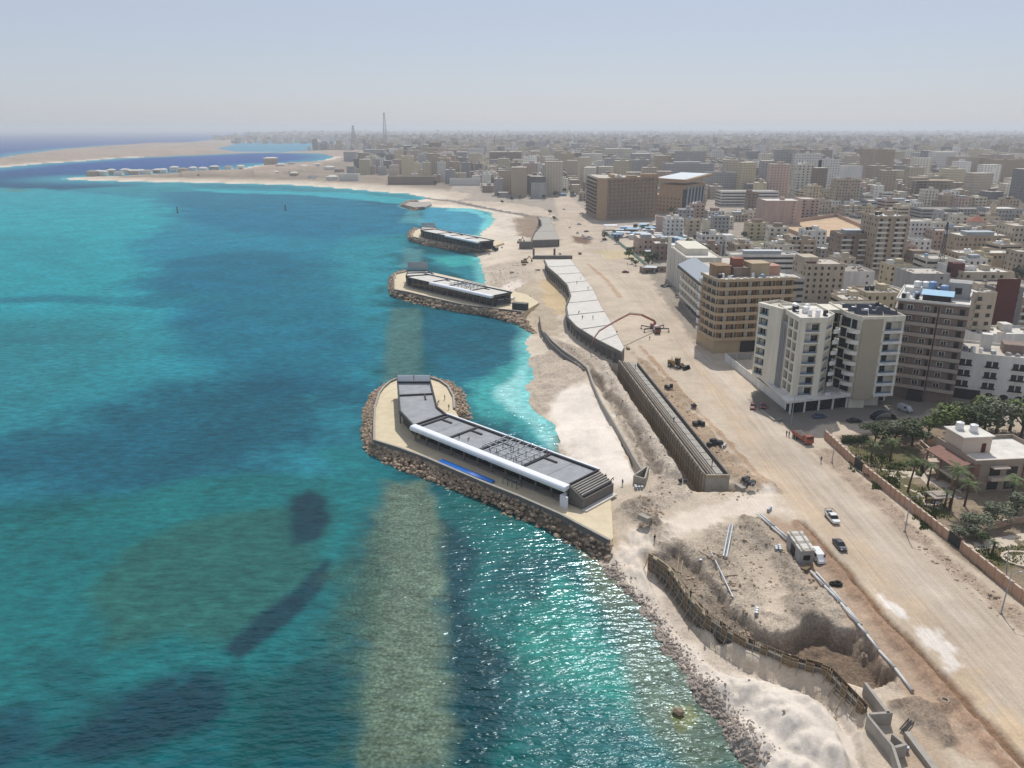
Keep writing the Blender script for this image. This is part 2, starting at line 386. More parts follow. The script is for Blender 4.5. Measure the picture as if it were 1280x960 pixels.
    paint([(602,330),(660,325),(676,350),(660,400),(640,390),(610,355)], (.56,.50,.43), 8, ro=.9)
    paint([(625,355),(648,348),(665,362),(650,378),(632,372)], (.70,.66,.61), 5, ro=.1)
    paint([(642,360),(670,350),(700,380),(700,420),(668,410)], (.50,.44,.35), 5, ro=.5)
    paint([(674,350),(690,345),(712,375),(704,392),(682,380)], (.56,.46,.30), 4, ro=.2, dz=-1)
    paint([(640,270),(668,268),(690,282),(672,296),(648,292)], (.34,.27,.21), 8, ro=.9, dz=-1.5)
    paint([(715,295),(742,297),(735,306),(718,303)], (.22,.15,.11), 4, ro=.9)
    # white haul road round the near wall and cross track
    paint([(765,690),(800,650),(870,640),(960,612),(990,640),(930,645),(850,672),(812,688),(830,740),(870,790),(900,830),(880,850),(840,800),(800,752),(775,722)], (.70,.65,.585), 4, ro=.1, tk=.3)
    # rubble beach by the near shore
    paint([(757,700),(780,725),(815,765),(845,805),(880,850),(920,905),(955,965),(940,965),(905,900),(850,832),(795,756),(757,716)], (.40,.36,.315), 2.4, ro=1.0)
    # white sand dumped in heaps
    paint([(860,800),(900,830),(985,850),(1060,890),(1090,965),(950,970),(905,880)], (.66,.63,.585), 4, ro=.1)
    heap = np.zeros(X.shape)
    for hx, hy, hr, hh in [(905,855,7,2.2),(935,860,6,2.0),(965,880,6,2.4),(990,905,6.5,2.6),(1010,930,6,2.4),(960,925,5,1.8),(1040,945,5,2.2),(925,900,5,1.6),(985,950,6,2.0),(1020,890,5,1.6)]:
        hr *= .8; p = P(hx, hy, LZ); d = np.hypot(X-p.x, (Y-p.y))+nz2*.9
        heap = np.maximum(heap, hh*np.clip(1-d/hr, 0, 1)**1.05)
    rh_ = np.random.RandomState(12)
    for _ in range(20):
        p = P(rh_.uniform(890, 1060), rh_.uniform(835, 965), LZ)
        if sdist(P2([(890,838),(985,856),(1060,895),(1085,968),(960,968),(905,885)], LZ), np.array([p.x]), np.array([p.y]))[0] < .5: continue
        hr = rh_.uniform(3.0, 5.0); d = np.hypot((X-p.x)*rh_.uniform(.8,1.2), Y-p.y)+nz2*.6; heap = np.maximum(heap, hr*.5*np.clip(1-d/hr, 0, 1))
    Z[:] = Z + heap + np.where(heap > .05, nz3*.06, 0)
    # dug area behind the near wall
    paint([(818,682),(870,672),(905,655),(950,650),(990,700),(1040,745),(1075,790),(1125,865),(1075,850),(1000,818),(930,795),(885,765),(850,725)], (.52,.465,.395), 3, ro=.95)
    paint([(920,690),(960,690),(985,720),(1020,775),(1000,790),(960,760)], (.53,.465,.39), 3, ro=.4)
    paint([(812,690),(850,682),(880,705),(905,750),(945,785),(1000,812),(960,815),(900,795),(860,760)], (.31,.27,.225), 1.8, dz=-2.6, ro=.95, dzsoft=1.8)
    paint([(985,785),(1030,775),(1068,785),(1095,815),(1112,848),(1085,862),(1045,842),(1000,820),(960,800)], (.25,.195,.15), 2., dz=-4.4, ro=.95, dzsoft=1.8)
    paint([(1108,925),(1130,905),(1170,925),(1200,965),(1130,965)], (.47,.39,.31), 2, ro=.3)
    paint([(1115,880),(1150,872),(1200,920),(1185,930)], (.33,.27,.22), 2, ro=.9, dz=.6)
    paint([(1170,868),(1195,880),(1190,895),(1170,890)], (.36,.27,.20), 1.5, ro=.9, dz=.3)
    paint([(805,690),(845,745),(880,790),(930,822),(1000,845),(1040,862),(1070,900)], None, 1, width=1.3, dz=-1.6, closed=False, dzsoft=2)
    for q in [((795,640),(820,665),6.0,.9),((870,750),(900,700),4,.5),((930,650),(955,680),3,.8),((975,700),(1005,765),4,.6),((815,655),(800,625),4,1.)]:
        paint([q[0], q[1]], (.40,.355,.30), q[2]*.6, width=q[2]*.5, dz=q[3], closed=False, ro=1., dzsoft=q[2])
    # garden
    paint([(1045,545),(1100,540),(1180,530),(1290,560),(1290,760),(1190,690),(1120,622)], (.30,.25,.19), 1.5, ro=.6, noisy=.3)
    for g_ in [[(1060,560),(1100,555),(1150,565),(1140,590),(1085,580)], [(1135,605),(1165,612),(1195,650),(1170,650),(1140,625)], [(1215,690),(1290,680),(1290,705),(1230,715)], [(1090,590),(1125,590),(1160,630),(1140,640)]]:
        paint(g_, (.12,.125,.05), 2.5, ro=.8, amt=.75)
    # streets: grey asphalt before the hotels
    paint([(935,500),(960,520),(1000,545),(1030,530),(1150,520),(1180,505),(1120,495),(1000,495),(955,478)], (.21,.20,.185), 2, ro=.05)
    paint([(800,312),(830,330),(880,425),(870,430),(820,360)], (.33,.30,.26), 3, ro=.5)
    # football ground of bare sand, garden of the school
    paint([(968,281),(1045,272),(1090,290),(1030,306)], (.56,.43,.30), 3, ro=.1)
    paint([(955,297),(1030,308),(1020,320),(930,305)], (.22,.21,.14), 4, ro=.8)
    # relief
    rid = (.22-np.abs(nz2))*2.6+(.2-np.abs(fbm(X*.5+9, Y*.5, 3, 55)))*1.6
    Z[:] = Z + np.where((Z > .6) | (sd > 6), rid*np.clip(rough-.35, 0, 1)**1.3*1.5, 0)*np.where(RR < 700, 1, 0)
    Z[:] = Z + np.where(Z > .6, nz2*rough*1.3 + nz3*rough*.45 + nz1*rough*.8, 0)*np.where(RR < 900, 1, 0)
    shore_rub = ((sd > -3) & (sd < 9) & (Y < 150) & (X > 10)); Z[:] = Z + np.where(shore_rub, (nz3+nz2)*.7, 0)
    C[:] = np.clip(C*(1+.10*nz1[..., None]*2)*np.array((.98,.915,.845)), .02, .82)
    # crisp clearings: keep the ground under the decks and inside dug walls low
    Z[:] = np.where((sd > 1.6) & (sd < 16), np.maximum(Z, .4), Z)
    F = grid_faces(*X.shape); zf = Z.ravel()[F].max(1); sdf = sd.ravel()[F].max(1); keep = (zf > -1.2) | (sdf > 2)
    fx = X.ravel()[F].mean(1); fy = Y.ravel()[F].mean(1)
    road = sdist(P2([(706,240),(745,275),(780,305),(830,365),(880,425),(935,497),(1010,560),(1080,610),(1180,690),(1300,782),(1300,980),(1255,930),(1215,885),(1100,762),(1010,655),(960,600),(900,515),(850,440),(790,372),(745,322),(690,260)], LZ), fx, fy) > 0
    garden = sdist(P2([(1045,545),(1100,540),(1180,530),(1290,560),(1290,760),(1190,690),(1120,622)], LZ), fx, fy) > 0
    at = dict(soil=C, rough=rough, tracks=tracks)
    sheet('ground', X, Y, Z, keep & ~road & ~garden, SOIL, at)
    sheet('dirt_road', X, Y, Z, keep & road & ~garden, SOIL, at)
    sheet('garden_ground', X, Y, Z, keep & garden, SOIL, at)
    global GX, GY, GZ, GR
    GZ = Z; GR = X.shape; GX = X; GY = Y
make_ground()
def gz(x, y):
    """ground height at (x, y) by nearest grid node"""
    r = math.hypot(x, y); a = math.degrees(math.atan2(x, y))
    j = int(round((a+50)/102*(GR[1]-1))); j = min(max(j, 0), GR[1]-1)
    i = int(np.argmin(np.abs(RROW - r))); return float(GZ[i, j])
RROW = np.hypot(GX[:, 0], GY[:, 0])
def G(px, py, dz=0.0):
    """point on the ground near photo pixel"""
    p = P(px, py, LZ)
    for _ in range(3): p = P(px, py, max(gz(p.x, p.y), 0))
    p.z += dz; return p

# ------------------------------------------------------------------ sea
def water_material():
    m = bpy.data.materials.new('sea_water'); m.use_nodes = True; nt = m.node_tree; n = nt.nodes; L = nt.links
    n.remove(n['Principled BSDF']); out = n['Material Output']
    b = n.new('ShaderNodeBsdfDiffuse'); gl = n.new('ShaderNodeBsdfGlossy'); gl.inputs['Roughness'].default_value = .18; gl.inputs['Color'].default_value = (.74, .92, 1, 1)
    fr = n.new('ShaderNodeFresnel'); fr.inputs['IOR'].default_value = 1.33      # wave averaged reflectance: never mirror-like at grazing angles
    fm = n.new('ShaderNodeMath'); fm.operation = 'MULTIPLY'; fm.inputs[1].default_value = .058; L.new(fr.outputs[0], fm.inputs[0])
    fc = n.new('ShaderNodeMath'); fc.operation = 'MINIMUM'; fc.inputs[1].default_value = .09; L.new(fm.outputs[0], fc.inputs[0])
    ms = n.new('ShaderNodeMixShader'); L.new(fc.outputs[0], ms.inputs[0]); L.new(b.outputs[0], ms.inputs[1]); L.new(gl.outputs[0], ms.inputs[2]); L.new(ms.outputs[0], out.inputs['Surface'])
    c = n.new('ShaderNodeAttribute'); c.attribute_name = 'seabed'
    rb = n.new('ShaderNodeAttribute'); rb.attribute_name = 'rubble'
    g = n.new('ShaderNodeNewGeometry')
    def noise(sc, det, scale, rot=0, ro=.55):
        mp = n.new('ShaderNodeMapping'); mp.inputs['Scale'].default_value = scale; mp.inputs['Rotation'].default_value = (0, 0, rot)
        t = n.new('ShaderNodeTexNoise'); t.inputs['Scale'].default_value = sc; t.inputs['Detail'].default_value = det; t.inputs['Roughness'].default_value = ro
        L.new(g.outputs['Position'], mp.inputs[0]); L.new(mp.outputs[0], t.inputs[0]); return t.outputs[0]
    def mr(src, a, b2, lo, hi):
        r = n.new('ShaderNodeMapRange'); r.inputs[1].default_value = a; r.inputs[2].default_value = b2; r.inputs[3].default_value = lo; r.inputs[4].default_value = hi
        L.new(src, r.inputs[0]); return r.outputs[0]
    def mix(fac, A, B, mode='MIX', f=None):
        x = n.new('ShaderNodeMix'); x.data_type = 'RGBA'; x.blend_type = mode
        if f is not None: x.inputs[0].default_value = f
        else: L.new(fac, x.inputs[0])
        if isinstance(A, tuple): x.inputs['A'].default_value = (*A, 1)
        else: L.new(A, x.inputs['A'])
        if isinstance(B, tuple): x.inputs['B'].default_value = (*B, 1)
        else: L.new(B, x.inputs['B'])
        return x.outputs['Result']
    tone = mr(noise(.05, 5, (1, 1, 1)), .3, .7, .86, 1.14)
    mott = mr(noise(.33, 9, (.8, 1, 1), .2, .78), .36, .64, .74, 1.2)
    rip_shade = mr(noise(.45, 4, (.45, 1, 1), -.75), .3, .7, .84, 1.14)  # light and dark of the ripples put into the water colour
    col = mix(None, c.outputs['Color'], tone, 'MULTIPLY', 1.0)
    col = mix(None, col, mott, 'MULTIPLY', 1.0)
    rip_shade2 = mr(noise(.75, 5, (.3, 1, 1), -.25, .65), .34, .66, .82, 1.16)  # finer ripple shading, also multiplied into the colour
    col = mix(None, col, rip_shade2, 'MULTIPLY', 1.0)
    col = mix(None, col, rip_shade, 'MULTIPLY', 1.0)
    # submerged rock rubble: pale stones among dark gaps
    vo = n.new('ShaderNodeTexVoronoi'); vo.inputs['Scale'].default_value = 1.7; L.new(g.outputs['Position'], vo.inputs[0])
    st = mr(vo.outputs['Distance'], .15, .75, 1.2, .62)
    st2 = mr(noise(1.7, 4, (1, 1, 1), 0, .75), .35, .65, .7, 1.25)
    sm = n.new('ShaderNodeMath'); sm.operation = 'MULTIPLY'; L.new(st, sm.inputs[0]); L.new(st2, sm.inputs[1])
    stones = mix(None, col, sm.outputs[0], 'MULTIPLY', 1.0)
    col = mix(rb.outputs['Fac'], col, stones)
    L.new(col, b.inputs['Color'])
    w1 = noise(.7, 1.5, (.36, 1, 1), -.72, .4); w2 = noise(1.9, 1.5, (.5, 1, 1), -.45, .4); w3 = noise(.13, 2, (.5, 1, 1), -.9)
    a = n.new('ShaderNodeMath'); a.operation = 'MULTIPLY_ADD'; L.new(w2, a.inputs[0]); a.inputs[1].default_value = .34; L.new(w1, a.inputs[2])
    a2 = n.new('ShaderNodeMath'); a2.operation = 'MULTIPLY_ADD'; L.new(w3, a2.inputs[0]); a2.inputs[1].default_value = .6; L.new(a.outputs[0], a2.inputs[2])
    bp = n.new('ShaderNodeBump'); bp.inputs['Distance'].default_value = .42; bp.inputs['Strength'].default_value = .9
    L.new(a2.outputs[0], bp.inputs['Height'])
    for q in (b, gl, fr): L.new(bp.outputs[0], q.inputs['Normal'])
    return m
def make_water():
    X, Y, RR = polar(36, -50, 40, 620, [(1.0062, 1400), (1.02, 4000), (1.06, 23800)])
    sd = np.minimum(sdist(SHORE_W, X, Y), -sdist(LAGOON_W, X, Y))
    n2 = fbm(X*.05, Y*.05, 5, 13); n3 = fbm(X*.25, Y*.25, 4, 19); n1 = fbm(X*.012, Y*.012, 4, 23)
    C = np.empty(X.shape+(3,)); C[:] = lin('14595f')
    rub = np.zeros(X.shape)
    def paint(px, col, soft, amt=1., noisy=1., ru=None):
        poly = P2(px, 0); xs, ys = [p[0] for p in poly], [p[1] for p in poly]; pad = soft*3
        box = (X > min(xs)-pad) & (X < max(xs)+pad) & (Y > min(ys)-pad) & (Y < max(ys)+pad)
        s = sdist(poly, X[box], Y[box]) + noisy*(n2[box]*soft*1.2+n3[box]*soft*.5+n1[box]*soft*1.2)
        w = sstep(-soft/2, soft/2, s)*amt
        if col is not None: C[box] = C[box]*(1-w[:, None])+np.array(lin(col))*w[:, None]
        if ru is not None: rub[box] = rub[box]*(1-w)+ru*w
    # open sea to deep blue
    k = sstep(700, 2200, Y)*sstep(-150, -500, X); C[:] = C*(1-k[..., None])+np.array(lin('0d4a8c'))*k[..., None]
    paint([(-300,640),(440,640),(480,560),(500,330),(500,270),(430,240),(200,230),(-300,260)], '2b8891', 30)
    paint([(-300,235),(-100,232),(60,236),(180,245),(260,258),(330,252),(420,262),(440,300),(300,380),(230,430),(100,400),(-300,330)], '247f90', 30)
    # dark seagrass belts
    paint([(120,345),(200,330),(300,310),(420,330),(470,420),(440,500),(300,480),(200,430)], '165f74', 30, .7)
    paint([(-300,500),(0,480),(100,500),(300,470),(440,480),(450,560),(300,590),(100,620),(-300,610)], '114b5b', 40, .85)
    paint([(200,240),(330,238),(430,245),(510,258),(505,290),(400,300),(300,290),(220,270)], '1d6d86', 30, .8)
    paint([(230,236),(430,241),(500,247),(520,253),(490,255),(400,245),(280,241)], '3fb0b5', 12, .75)
    # pale turquoise sand flats, left
    paint([(-400,240),(0,235),(60,237),(120,243),(185,248),(215,262),(200,285),(170,305),(165,330),(190,395),(200,425),(150,470),(60,520),(-400,560)], '309ca1', 40, .95, .6)
    paint([(-300,300),(0,290),(120,300),(150,360),(190,420),(120,450),(-300,520)], '2a8d92', 40, .75, .6)
    paint([(-300,400),(0,398),(120,400),(200,412),(190,440),(150,470),(60,525),(-300,560)], '2c777c', 45, .85, .6)
    paint([(-300,376),(0,372),(70,368),(150,372),(230,362),(300,372),(200,385),(70,378),(-300,385)], '1b6f7c', 7, .7)
    paint([(0,238),(20,236.5),(45,238),(20,240)], '5b7d70', 9, .7)
    # mid teal, lower left
    paint([(-300,640),(200,620),(330,600),(440,600),(460,660),(440,760),(380,860),(330,960),(-300,960)], '14605f', 9)
    paint([(-300,690),(100,640),(250,600),(420,590),(455,620),(440,680),(395,730),(380,800),(330,850),(240,850),(60,880),(-300,900)], '186c69', 9, .85)
    paint([(130,740),(170,690),(270,650),(360,640),(420,640),(400,690),(390,720),(330,770),(290,800),(230,780),(150,800)], '2c5d52', 6, .85)
    paint([(390,560),(450,555),(470,580),(540,610),(530,640),(450,640),(420,700),(400,690),(430,620)], '167370', 6, .7)
    paint([(365,625),(385,612),(408,620),(412,650),(400,672),(370,678)], '0e3a40', 3)
    paint([(285,812),(300,795),(345,760),(380,735),(410,700),(400,735),(375,765),(340,790),(300,818)], '0e3840', 3)
    paint([(60,940),(120,890),(200,862),(285,845),(292,880),(280,915),(200,940),(120,955)], '0e3741', 5, .95, 1.6)
    paint([(-50,900),(30,890),(50,930),(0,965),(-50,965)], '103d48', 6, .8)
    paint([(50,830),(95,840),(130,870),(140,900),(90,890)], '145052', 5, .6)
    paint([(300,860),(380,830),(430,820),(450,880),(430,965),(280,965)], '174c48', 6, .7)
    # bay water right of the drowned breakwater
    paint([(530,640),(560,610),(640,640),(735,690),(780,740),(830,800),(900,900),(940,965),(560,965),(545,760)], '1b625c', 5)
    paint([(545,640),(600,690),(590,760),(640,830),(650,900),(600,965),(560,965),(550,800)], '11373e', 5, .85)
    paint([(620,700),(690,690),(740,730),(690,760),(600,740)], '174e52', 5, .6)
    paint([(655,760),(700,720),(735,740),(775,800),(800,860),(780,900),(690,860),(640,800)], '328675', 6, .85)
    paint([(640,850),(720,860),(820,930),(850,965),(640,965)], '28615f', 6, .7)
    paint([(740,690),(775,733),(832,800),(870,855),(945,962),(860,965),(800,880),(760,800),(735,740)], '6f6f55', 5, .8, ru=.5)
    paint([(835,885),(862,882),(875,900),(850,915)], '8a7d48', 2, .8)
    # coves between the jetties
    paint([(540,470),(590,500),(640,540),(700,570),(710,540),(665,500),(668,430),(640,405),(540,388),(525,420)], '1b6270', 8)
    paint([(590,480),(640,450),(664,440),(664,500),(695,540),(705,565),(640,540),(600,515)], '45a098', 9, .9)
    paint([(618,492),(640,470),(662,448),(662,490),(704,548),(692,562),(650,522)], 'b4d8cf', 5, .92)
    paint([(530,410),(640,410),(655,430),(600,450),(540,440)], '1a5560', 8, .6)
    paint([(525,318),(600,318),(605,350),(600,358),(540,335)], '2f7f88', 10)
    paint([(535,322),(595,318),(598,330),(560,335)], '46a79c', 8, .8)
    paint([(525,259),(590,260),(618,272),(610,288),(598,297),(530,280)], '4794a6', 12)
    paint([(560,259),(592,260),(619,272),(612,286),(600,292),(606,275),(588,265),(560,263)], '86d0cf', 6, .8)
    # drowned rock breakwater
    paint([(440,965),(455,800),(470,640),(480,600),(545,600),(552,700),(560,800),(565,965)], '7e8369', 5, .93, 1.4, ru=1.)
    paint([(395,965),(430,800),(455,690),(470,640),(485,640),(470,800),(455,965)], '4a6450', 9, .75, 1.6, ru=1.)
    paint([(478,478),(484,410),(490,385),(525,385),(527,420),(531,478)], '5c7b70', 5, .85, .6, ru=.7)
    paint([(500,335),(507,310),(528,312),(530,335)], '659290', 7, .75, .6, ru=.4)
    paint([(500,278),(512,262),(524,262),(530,280)], '6ba5a6', 8, .6, .6)
    # pale shallows along natural beaches, rocky dim shallows by the armour
    shal = sstep(-9, -.5, sd)*(Y > 215)*(Y < 2500); C[:] = C*(1-(shal*.75)[..., None])+np.array(lin('86c9bf'))*(shal*.75)[..., None]
    sh2 = sstep(-4, 0, sd)*(Y <= 215); C[:] = C*(1-(sh2*.7)[..., None])+np.array(lin('7d7a5c'))*(sh2*.7)[..., None]
    farsh = sstep(-120, -5, sd)*(Y > 1000); C[:] = C*(1-(farsh*.6)[..., None])+np.array(lin('4ba7ad'))*(farsh*.6)[..., None]
    lag = sdist(LAGOON_W, X, Y) > -30; C[lag] = np.array(lin('4a90a8'))
    C[:] = C*(1+.30*n2+.22*n3)[..., None]*np.array((.68,.86,.92))
    F = grid_faces(*X.shape); keep = sd.ravel()[F].min(1) < 12
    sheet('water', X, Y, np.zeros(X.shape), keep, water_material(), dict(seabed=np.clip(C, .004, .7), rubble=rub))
make_water()
# ------------------------------------------------------------------ shared materials
M = dict(
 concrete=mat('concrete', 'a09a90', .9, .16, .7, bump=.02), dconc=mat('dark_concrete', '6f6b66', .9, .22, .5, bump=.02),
 lconc=mat('pale_concrete', 'cbc6bd', .9, .12, .4), deck=mat('sandy_paving', 'cfc0a2', .95, .12, .35),
 roofgrey=mat('grey_roof_screed', '96989a', .9, .2, .35), rim=mat('dark_roof_upstand', '3b3d40', .8, .15, .6),
 whitemetal=mat('white_fascia', 'dfe2e6', .45, .06, .4), glass=mat('dark_glazing', '20262b', .12, .3, .4, spec=.5),
 steel=mat('galvanised_steel', '9aa0a5', .5, .1, 1, metal=.4), wood=mat('formwork_timber', '9c8e78', .9, .25, 1.2, streak=True),
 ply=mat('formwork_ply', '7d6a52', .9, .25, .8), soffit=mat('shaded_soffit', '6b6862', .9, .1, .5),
 bluepipe=mat('blue_plastic', '1f6fc4', .4, .1, .6), pipe=mat('pale_pipe', 'c3c5c4', .5, .1, .8),
 rock=mat('armour_rock', 'a5907a', .95, .42, .45, bump=.12, fine=2.5), rockdark=mat('dark_bank_rock', '7a6c5b', .9, .35, .5, bump=.1),
 black=mat('black_rubber', '1b1b1c', .8, .2, 2), skin=mat('skin', '9a6a4e', .7, .1, 3), hair=mat('dark_hair', '1a1512', .8, .2, 3),
)
random.seed(11)
def rock_mesh(k):
    """angular boulder: convex hull of a lumpy cloud"""
    rr = random.Random(k); bm = bmesh.new()
    sx, sy, sz = rr.uniform(.8,1.25), rr.uniform(.7,1.05), rr.uniform(.55,.85)
    for i in range(13):
        z = 1-2*(i+.5)/13; a = i*2.4+rr.random()*.8; r = math.sqrt(1-z*z); q = rr.uniform(.78,1.08)
        bm.verts.new((r*math.cos(a)*sx*q, r*math.sin(a)*sy*q, z*sz*q))
    res = bmesh.ops.convex_hull(bm, input=bm.verts)
    bmesh.ops.delete(bm, geom=[g for g in res['geom_interior'] if isinstance(g, bmesh.types.BMVert)], context='VERTS')
    me = bpy.data.meshes.new('rock'); bm.to_mesh(me); bm.free(); me.materials.append(M['rock']); return me
ROCKS = [rock_mesh(i) for i in range(10)]
ROCKGEO = [([tuple(v.co) for v in m.vertices], [tuple(p.vertices) for p in m.polygons]) for m in ROCKS]
def resample(pts, n):
    pts = [Vector(p) for p in pts]; d = [0]
    for a, b in zip(pts, pts[1:]): d.append(d[-1]+(b-a).length)
    out = []; j = 0
    for i in range(n):
        t = d[-1]*i/(n-1)
        while j < len(pts)-2 and d[j+1] < t: j += 1
        k = (t-d[j])/max(d[j+1]-d[j], 1e-9); out.append(pts[j].lerp(pts[j+1], min(max(k,0),1)))
    return out
def rocks_between(parent, inner, outer, zi, zo, size, limit, seed, extra=None):
    """armour stones on the bank from wall to waterline: the nearest as parts, the rest joined"""
    rr = random.Random(seed)
    L = sum((Vector(b)-Vector(a)).length for a, b in zip(outer, outer[1:]))
    n = max(int(L/(size*.78)), 4); I = resample(inner, n); O = resample(outer, n); spots = []
    for i in range(n):
        w = (O[i]-I[i]).length; m = max(int(w/(size*.74)), 2)
        for k in range(m+1):
            t = (k+rr.uniform(-.3,.3))/m; t = min(max(t, .03), 1.12)
            p = I[i].lerp(O[i], t); spots.append((p.x+rr.uniform(-.35,.35)*size, p.y+rr.uniform(-.35,.35)*size, zi+(zo-zi)*t+rr.uniform(-.1,.25)*size, size*rr.choice([.38,.45,.5,.6,.7]), rr))
    spots.sort(key=lambda s: math.hypot(s[0], s[1]-0) if True else 0)
    mb = MB()
    for q, (x, y, z, r, _) in enumerate(spots):
        k = rr.randrange(10); a = rr.uniform(0, 6.28); tl = rr.uniform(-.4,.4)
        if q < limit:
            o = bpy.data.objects.new('rock', ROCKS[k]); COL.objects.link(o); o.parent = parent; o.location = (x,y,z); o.rotation_euler = (tl, tl*.7, a); o.scale = (r,r,r)
        else:
            vs, fs = ROCKGEO[k]; Mx = Matrix.Translation((x,y,z)) @ Matrix.Rotation(a,4,'Z') @ Matrix.Rotation(tl,4,'X') @ Matrix.Scale(r,4)
            mb.add([Mx @ Vector(v) for v in vs], fs)
    if mb.v: mb.build('small_rocks' if limit else 'rocks', M['rock'], parent, kind='stuff')
def loft(A, B, za, zb, n=60):
    A, B = resample(A, n), resample(B, n); mb = MB(); vs = []
    for a, b in zip(A, B): vs += [(a.x,a.y,za),(b.x,b.y,zb)]
    mb.add(vs, [(2*i,2*i+1,2*i+3,2*i+2) for i in range(n-1)]); return mb

def jetty(label, wall, far, water, rock_size, limit, seed, zd=3.5, dk='deck'):
    """stone armoured jetty: fill, paved deck, sea wall, armour rocks. wall: seaward wall line, far: closing points on the land side"""
    t = thing('jetty', label, 'jetty'); poly = wall+far
    MB().prism(poly, -2, zd).build('deck', M[dk], t)
    w = MB(); w.strip_wall(wall, .5, -1.5, zd+.55); w.build('sea_wall', M['dconc'], t)  # dark concrete puts the unlit sea face into the colour
    w = MB(); w.strip_wall(wall, .62, zd+.553, zd+.72); w.build('wall_coping', M['concrete'], t)
    loft(wall, water, zd-1.3, -1.2).build('bank', M['rockdark'], t)  # bank surface in a darker tone than the stones on it
    rocks_between(t, wall, water, zd-.75, -.35, rock_size, limit, seed)
    return t

def pavilion(label, A, B, width, wing, zf, zr, dividers, pergola, steps=True, detail=True, bare=0, hs=2.1):
    """long low pavilion: front eave line A->B (world), width to the land side, wing = four roof corners of the bent end"""
    A, B = Vector(A), Vector(B); L = (B-A).length; ang = math.atan2(B.y-A.y, B.x-A.x)
    t = thing('waterfront_pavilion', label, 'pavilion', (A.x, A.y, 0), ang)
    T = Matrix.Translation((A.x,A.y,0)) @ Matrix.Rotation(ang,4,'Z'); inv = T.inverted()
    wl = [tuple((inv @ Vector((x,y,0)))[:2]) for x, y in wing]
    W = width; h = zr-zf
    if detail: wl = wl[:4]+[(-.06,W),(-.06,.2)]
    # roof fields between upstands: every field its own slab
    cuts = [0]+[d*L for d in dividers]+[L]
    for i in range(len(cuts)-1):
        seg = max(int((cuts[i+1]-cuts[i])/6), 1); sw_ = (cuts[i+1]-cuts[i]-.7)/seg
        for k in range(seg): MB().box(cuts[i]+.35+k*sw_, cuts[i]+.35+(k+.985)*sw_, 1.0, W-.5, zr-.75, zr-.5).build('roof_slab', M['roofgrey' if detail else 'lconc'], t)
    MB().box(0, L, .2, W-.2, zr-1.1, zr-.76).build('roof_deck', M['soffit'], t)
    u = MB()
    for c in cuts[1:-1]: u.box(c-.34, c+.34, .9, W-.45, zr-.76, zr-.1)
    u.box(-.2, L, W-.45, W-.05, zr-.76, zr); u.box(L-.34, L, .9, W-.46, zr-.76, zr-.02)
    for c in cuts[1:-1]: u.box(c+.34, c+4.6, W-3.6, W-3.1, zr-.76, zr-.15)
    u.build('roof_upstand', M['rim'], t)
    # white curved eave along the front, thin white edge along the back
    e = MB(); pr = [(-1.1,-1.25),(-1.25,-.9),(-1.2,-.45),(-.9,-.1),(-.3,.05),(.9,.05),(.9,-.76),(-.2,-1.1)]
    vs = [(bare, y, zr+z) for y, z in pr] + [(L+.3, y, zr+z) for y, z in pr]; n = len(pr)
    e.add(vs, [tuple(range(n)), tuple(range(n,2*n))[::-1]] + [(i,n+i,n+(i+1)%n,(i+1)%n) for i in range(n)])
    e.build('white_eave', M['whitemetal'], t, smooth=False)
    MB().box(0, L, W, W+.55, zr-.7, zr+.12).build('back_fascia', M['whitemetal'], t)
    # glazed wall set back under the roof, with columns
    nb = max(int(L/5), 3); bw = L/nb
    if bare: MB().box(.1, bare+.5, -.05, .25, zr-1.1, zr-.2).build('front_upstand', M['rim'], t)
    gm = MB().box(.12, bw-.12, 2.6, 2.72, zf+.15, zr-1.3).mesh('glass_panel', M['glass'])
    cm = MB().box(-.16, .16, .5, .82, zf, zr-1.1).mesh('column', M['dconc'])
    mm = MB().box(-.1, .1, 2.5, 2.8, zf, zr-1.12).mesh('mullion', M['rim'])
    for i in range(nb):
        inst('glass_panel', gm, t, (i*bw,0,0))
    for i in range(nb+1):
        inst('column', cm, t, (min(max(i*bw,.2),L-.2),0,0)); inst('mullion', mm, t, (min(max(i*bw,.11),L-.11),0,0))
    MB().box(.1, L-.1, W-.9, W-.6, zf, zr-1.12).build('back_wall', M['dconc'], t)
    MB().box(0, L, 0, W-.2, zf+.01, zf+.12).build('floor_slab', M['concrete'], t)
    # bent wing
    wm = MB().prism(wl, zr-1.1, zr-.55); wm.build('wing_roof', M['roofgrey' if detail else 'lconc'], t)
    r = MB(); r.strip_wall(wl, .5, zr-1.15, zr, close=True); r.build('wing_upstand', M['rim'], t)
    mid = [tuple(Vector(wl[0]).lerp(Vector(wl[1]), .52)), tuple(Vector(wl[3]).lerp(Vector(wl[2]), .52))]
    d = MB(); d.strip_wall(mid, .5, zr-.56, zr-.03); q = Vector(mid[0]).lerp(Vector(mid[1]), .75); k = Vector(wl[0])-Vector(wl[1]); k.normalize()
    d.strip_wall([tuple(q), tuple(q+k*5)], .4, zr-.55, zr-.05); d.build('wing_divider', M['rim'], t)
    ins = [tuple(Vector(p).lerp((Vector(wl[0])+Vector(wl[1])+Vector(wl[2])+Vector(wl[3]))/4, .16)) for p in wl]
    g = MB(); g.strip_wall(ins, .12, zf, zr-1.1, close=True); g.build('wing_glazing', M['glass'], t)
    for a, b in ((wl[0],wl[1]),(wl[3],wl[2])):
        f = MB(); f.strip_wall([a,b], .25, zr-1.2, zr-.95); 
        for s in (.08,.36,.64,.92):
            p = Vector(a).lerp(Vector(b), s); f.box(p.x-.16, p.x+.16, p.y-.16, p.y+.16, zf, zr-1.16)
        f.build('wing_column', M['dconc'], t)
    # raised pale screen across the outer end with two thin masts
    a, b = Vector(wl[1]), Vector(wl[2]); n2 = (a-Vector(wl[0])).normalized()*.3
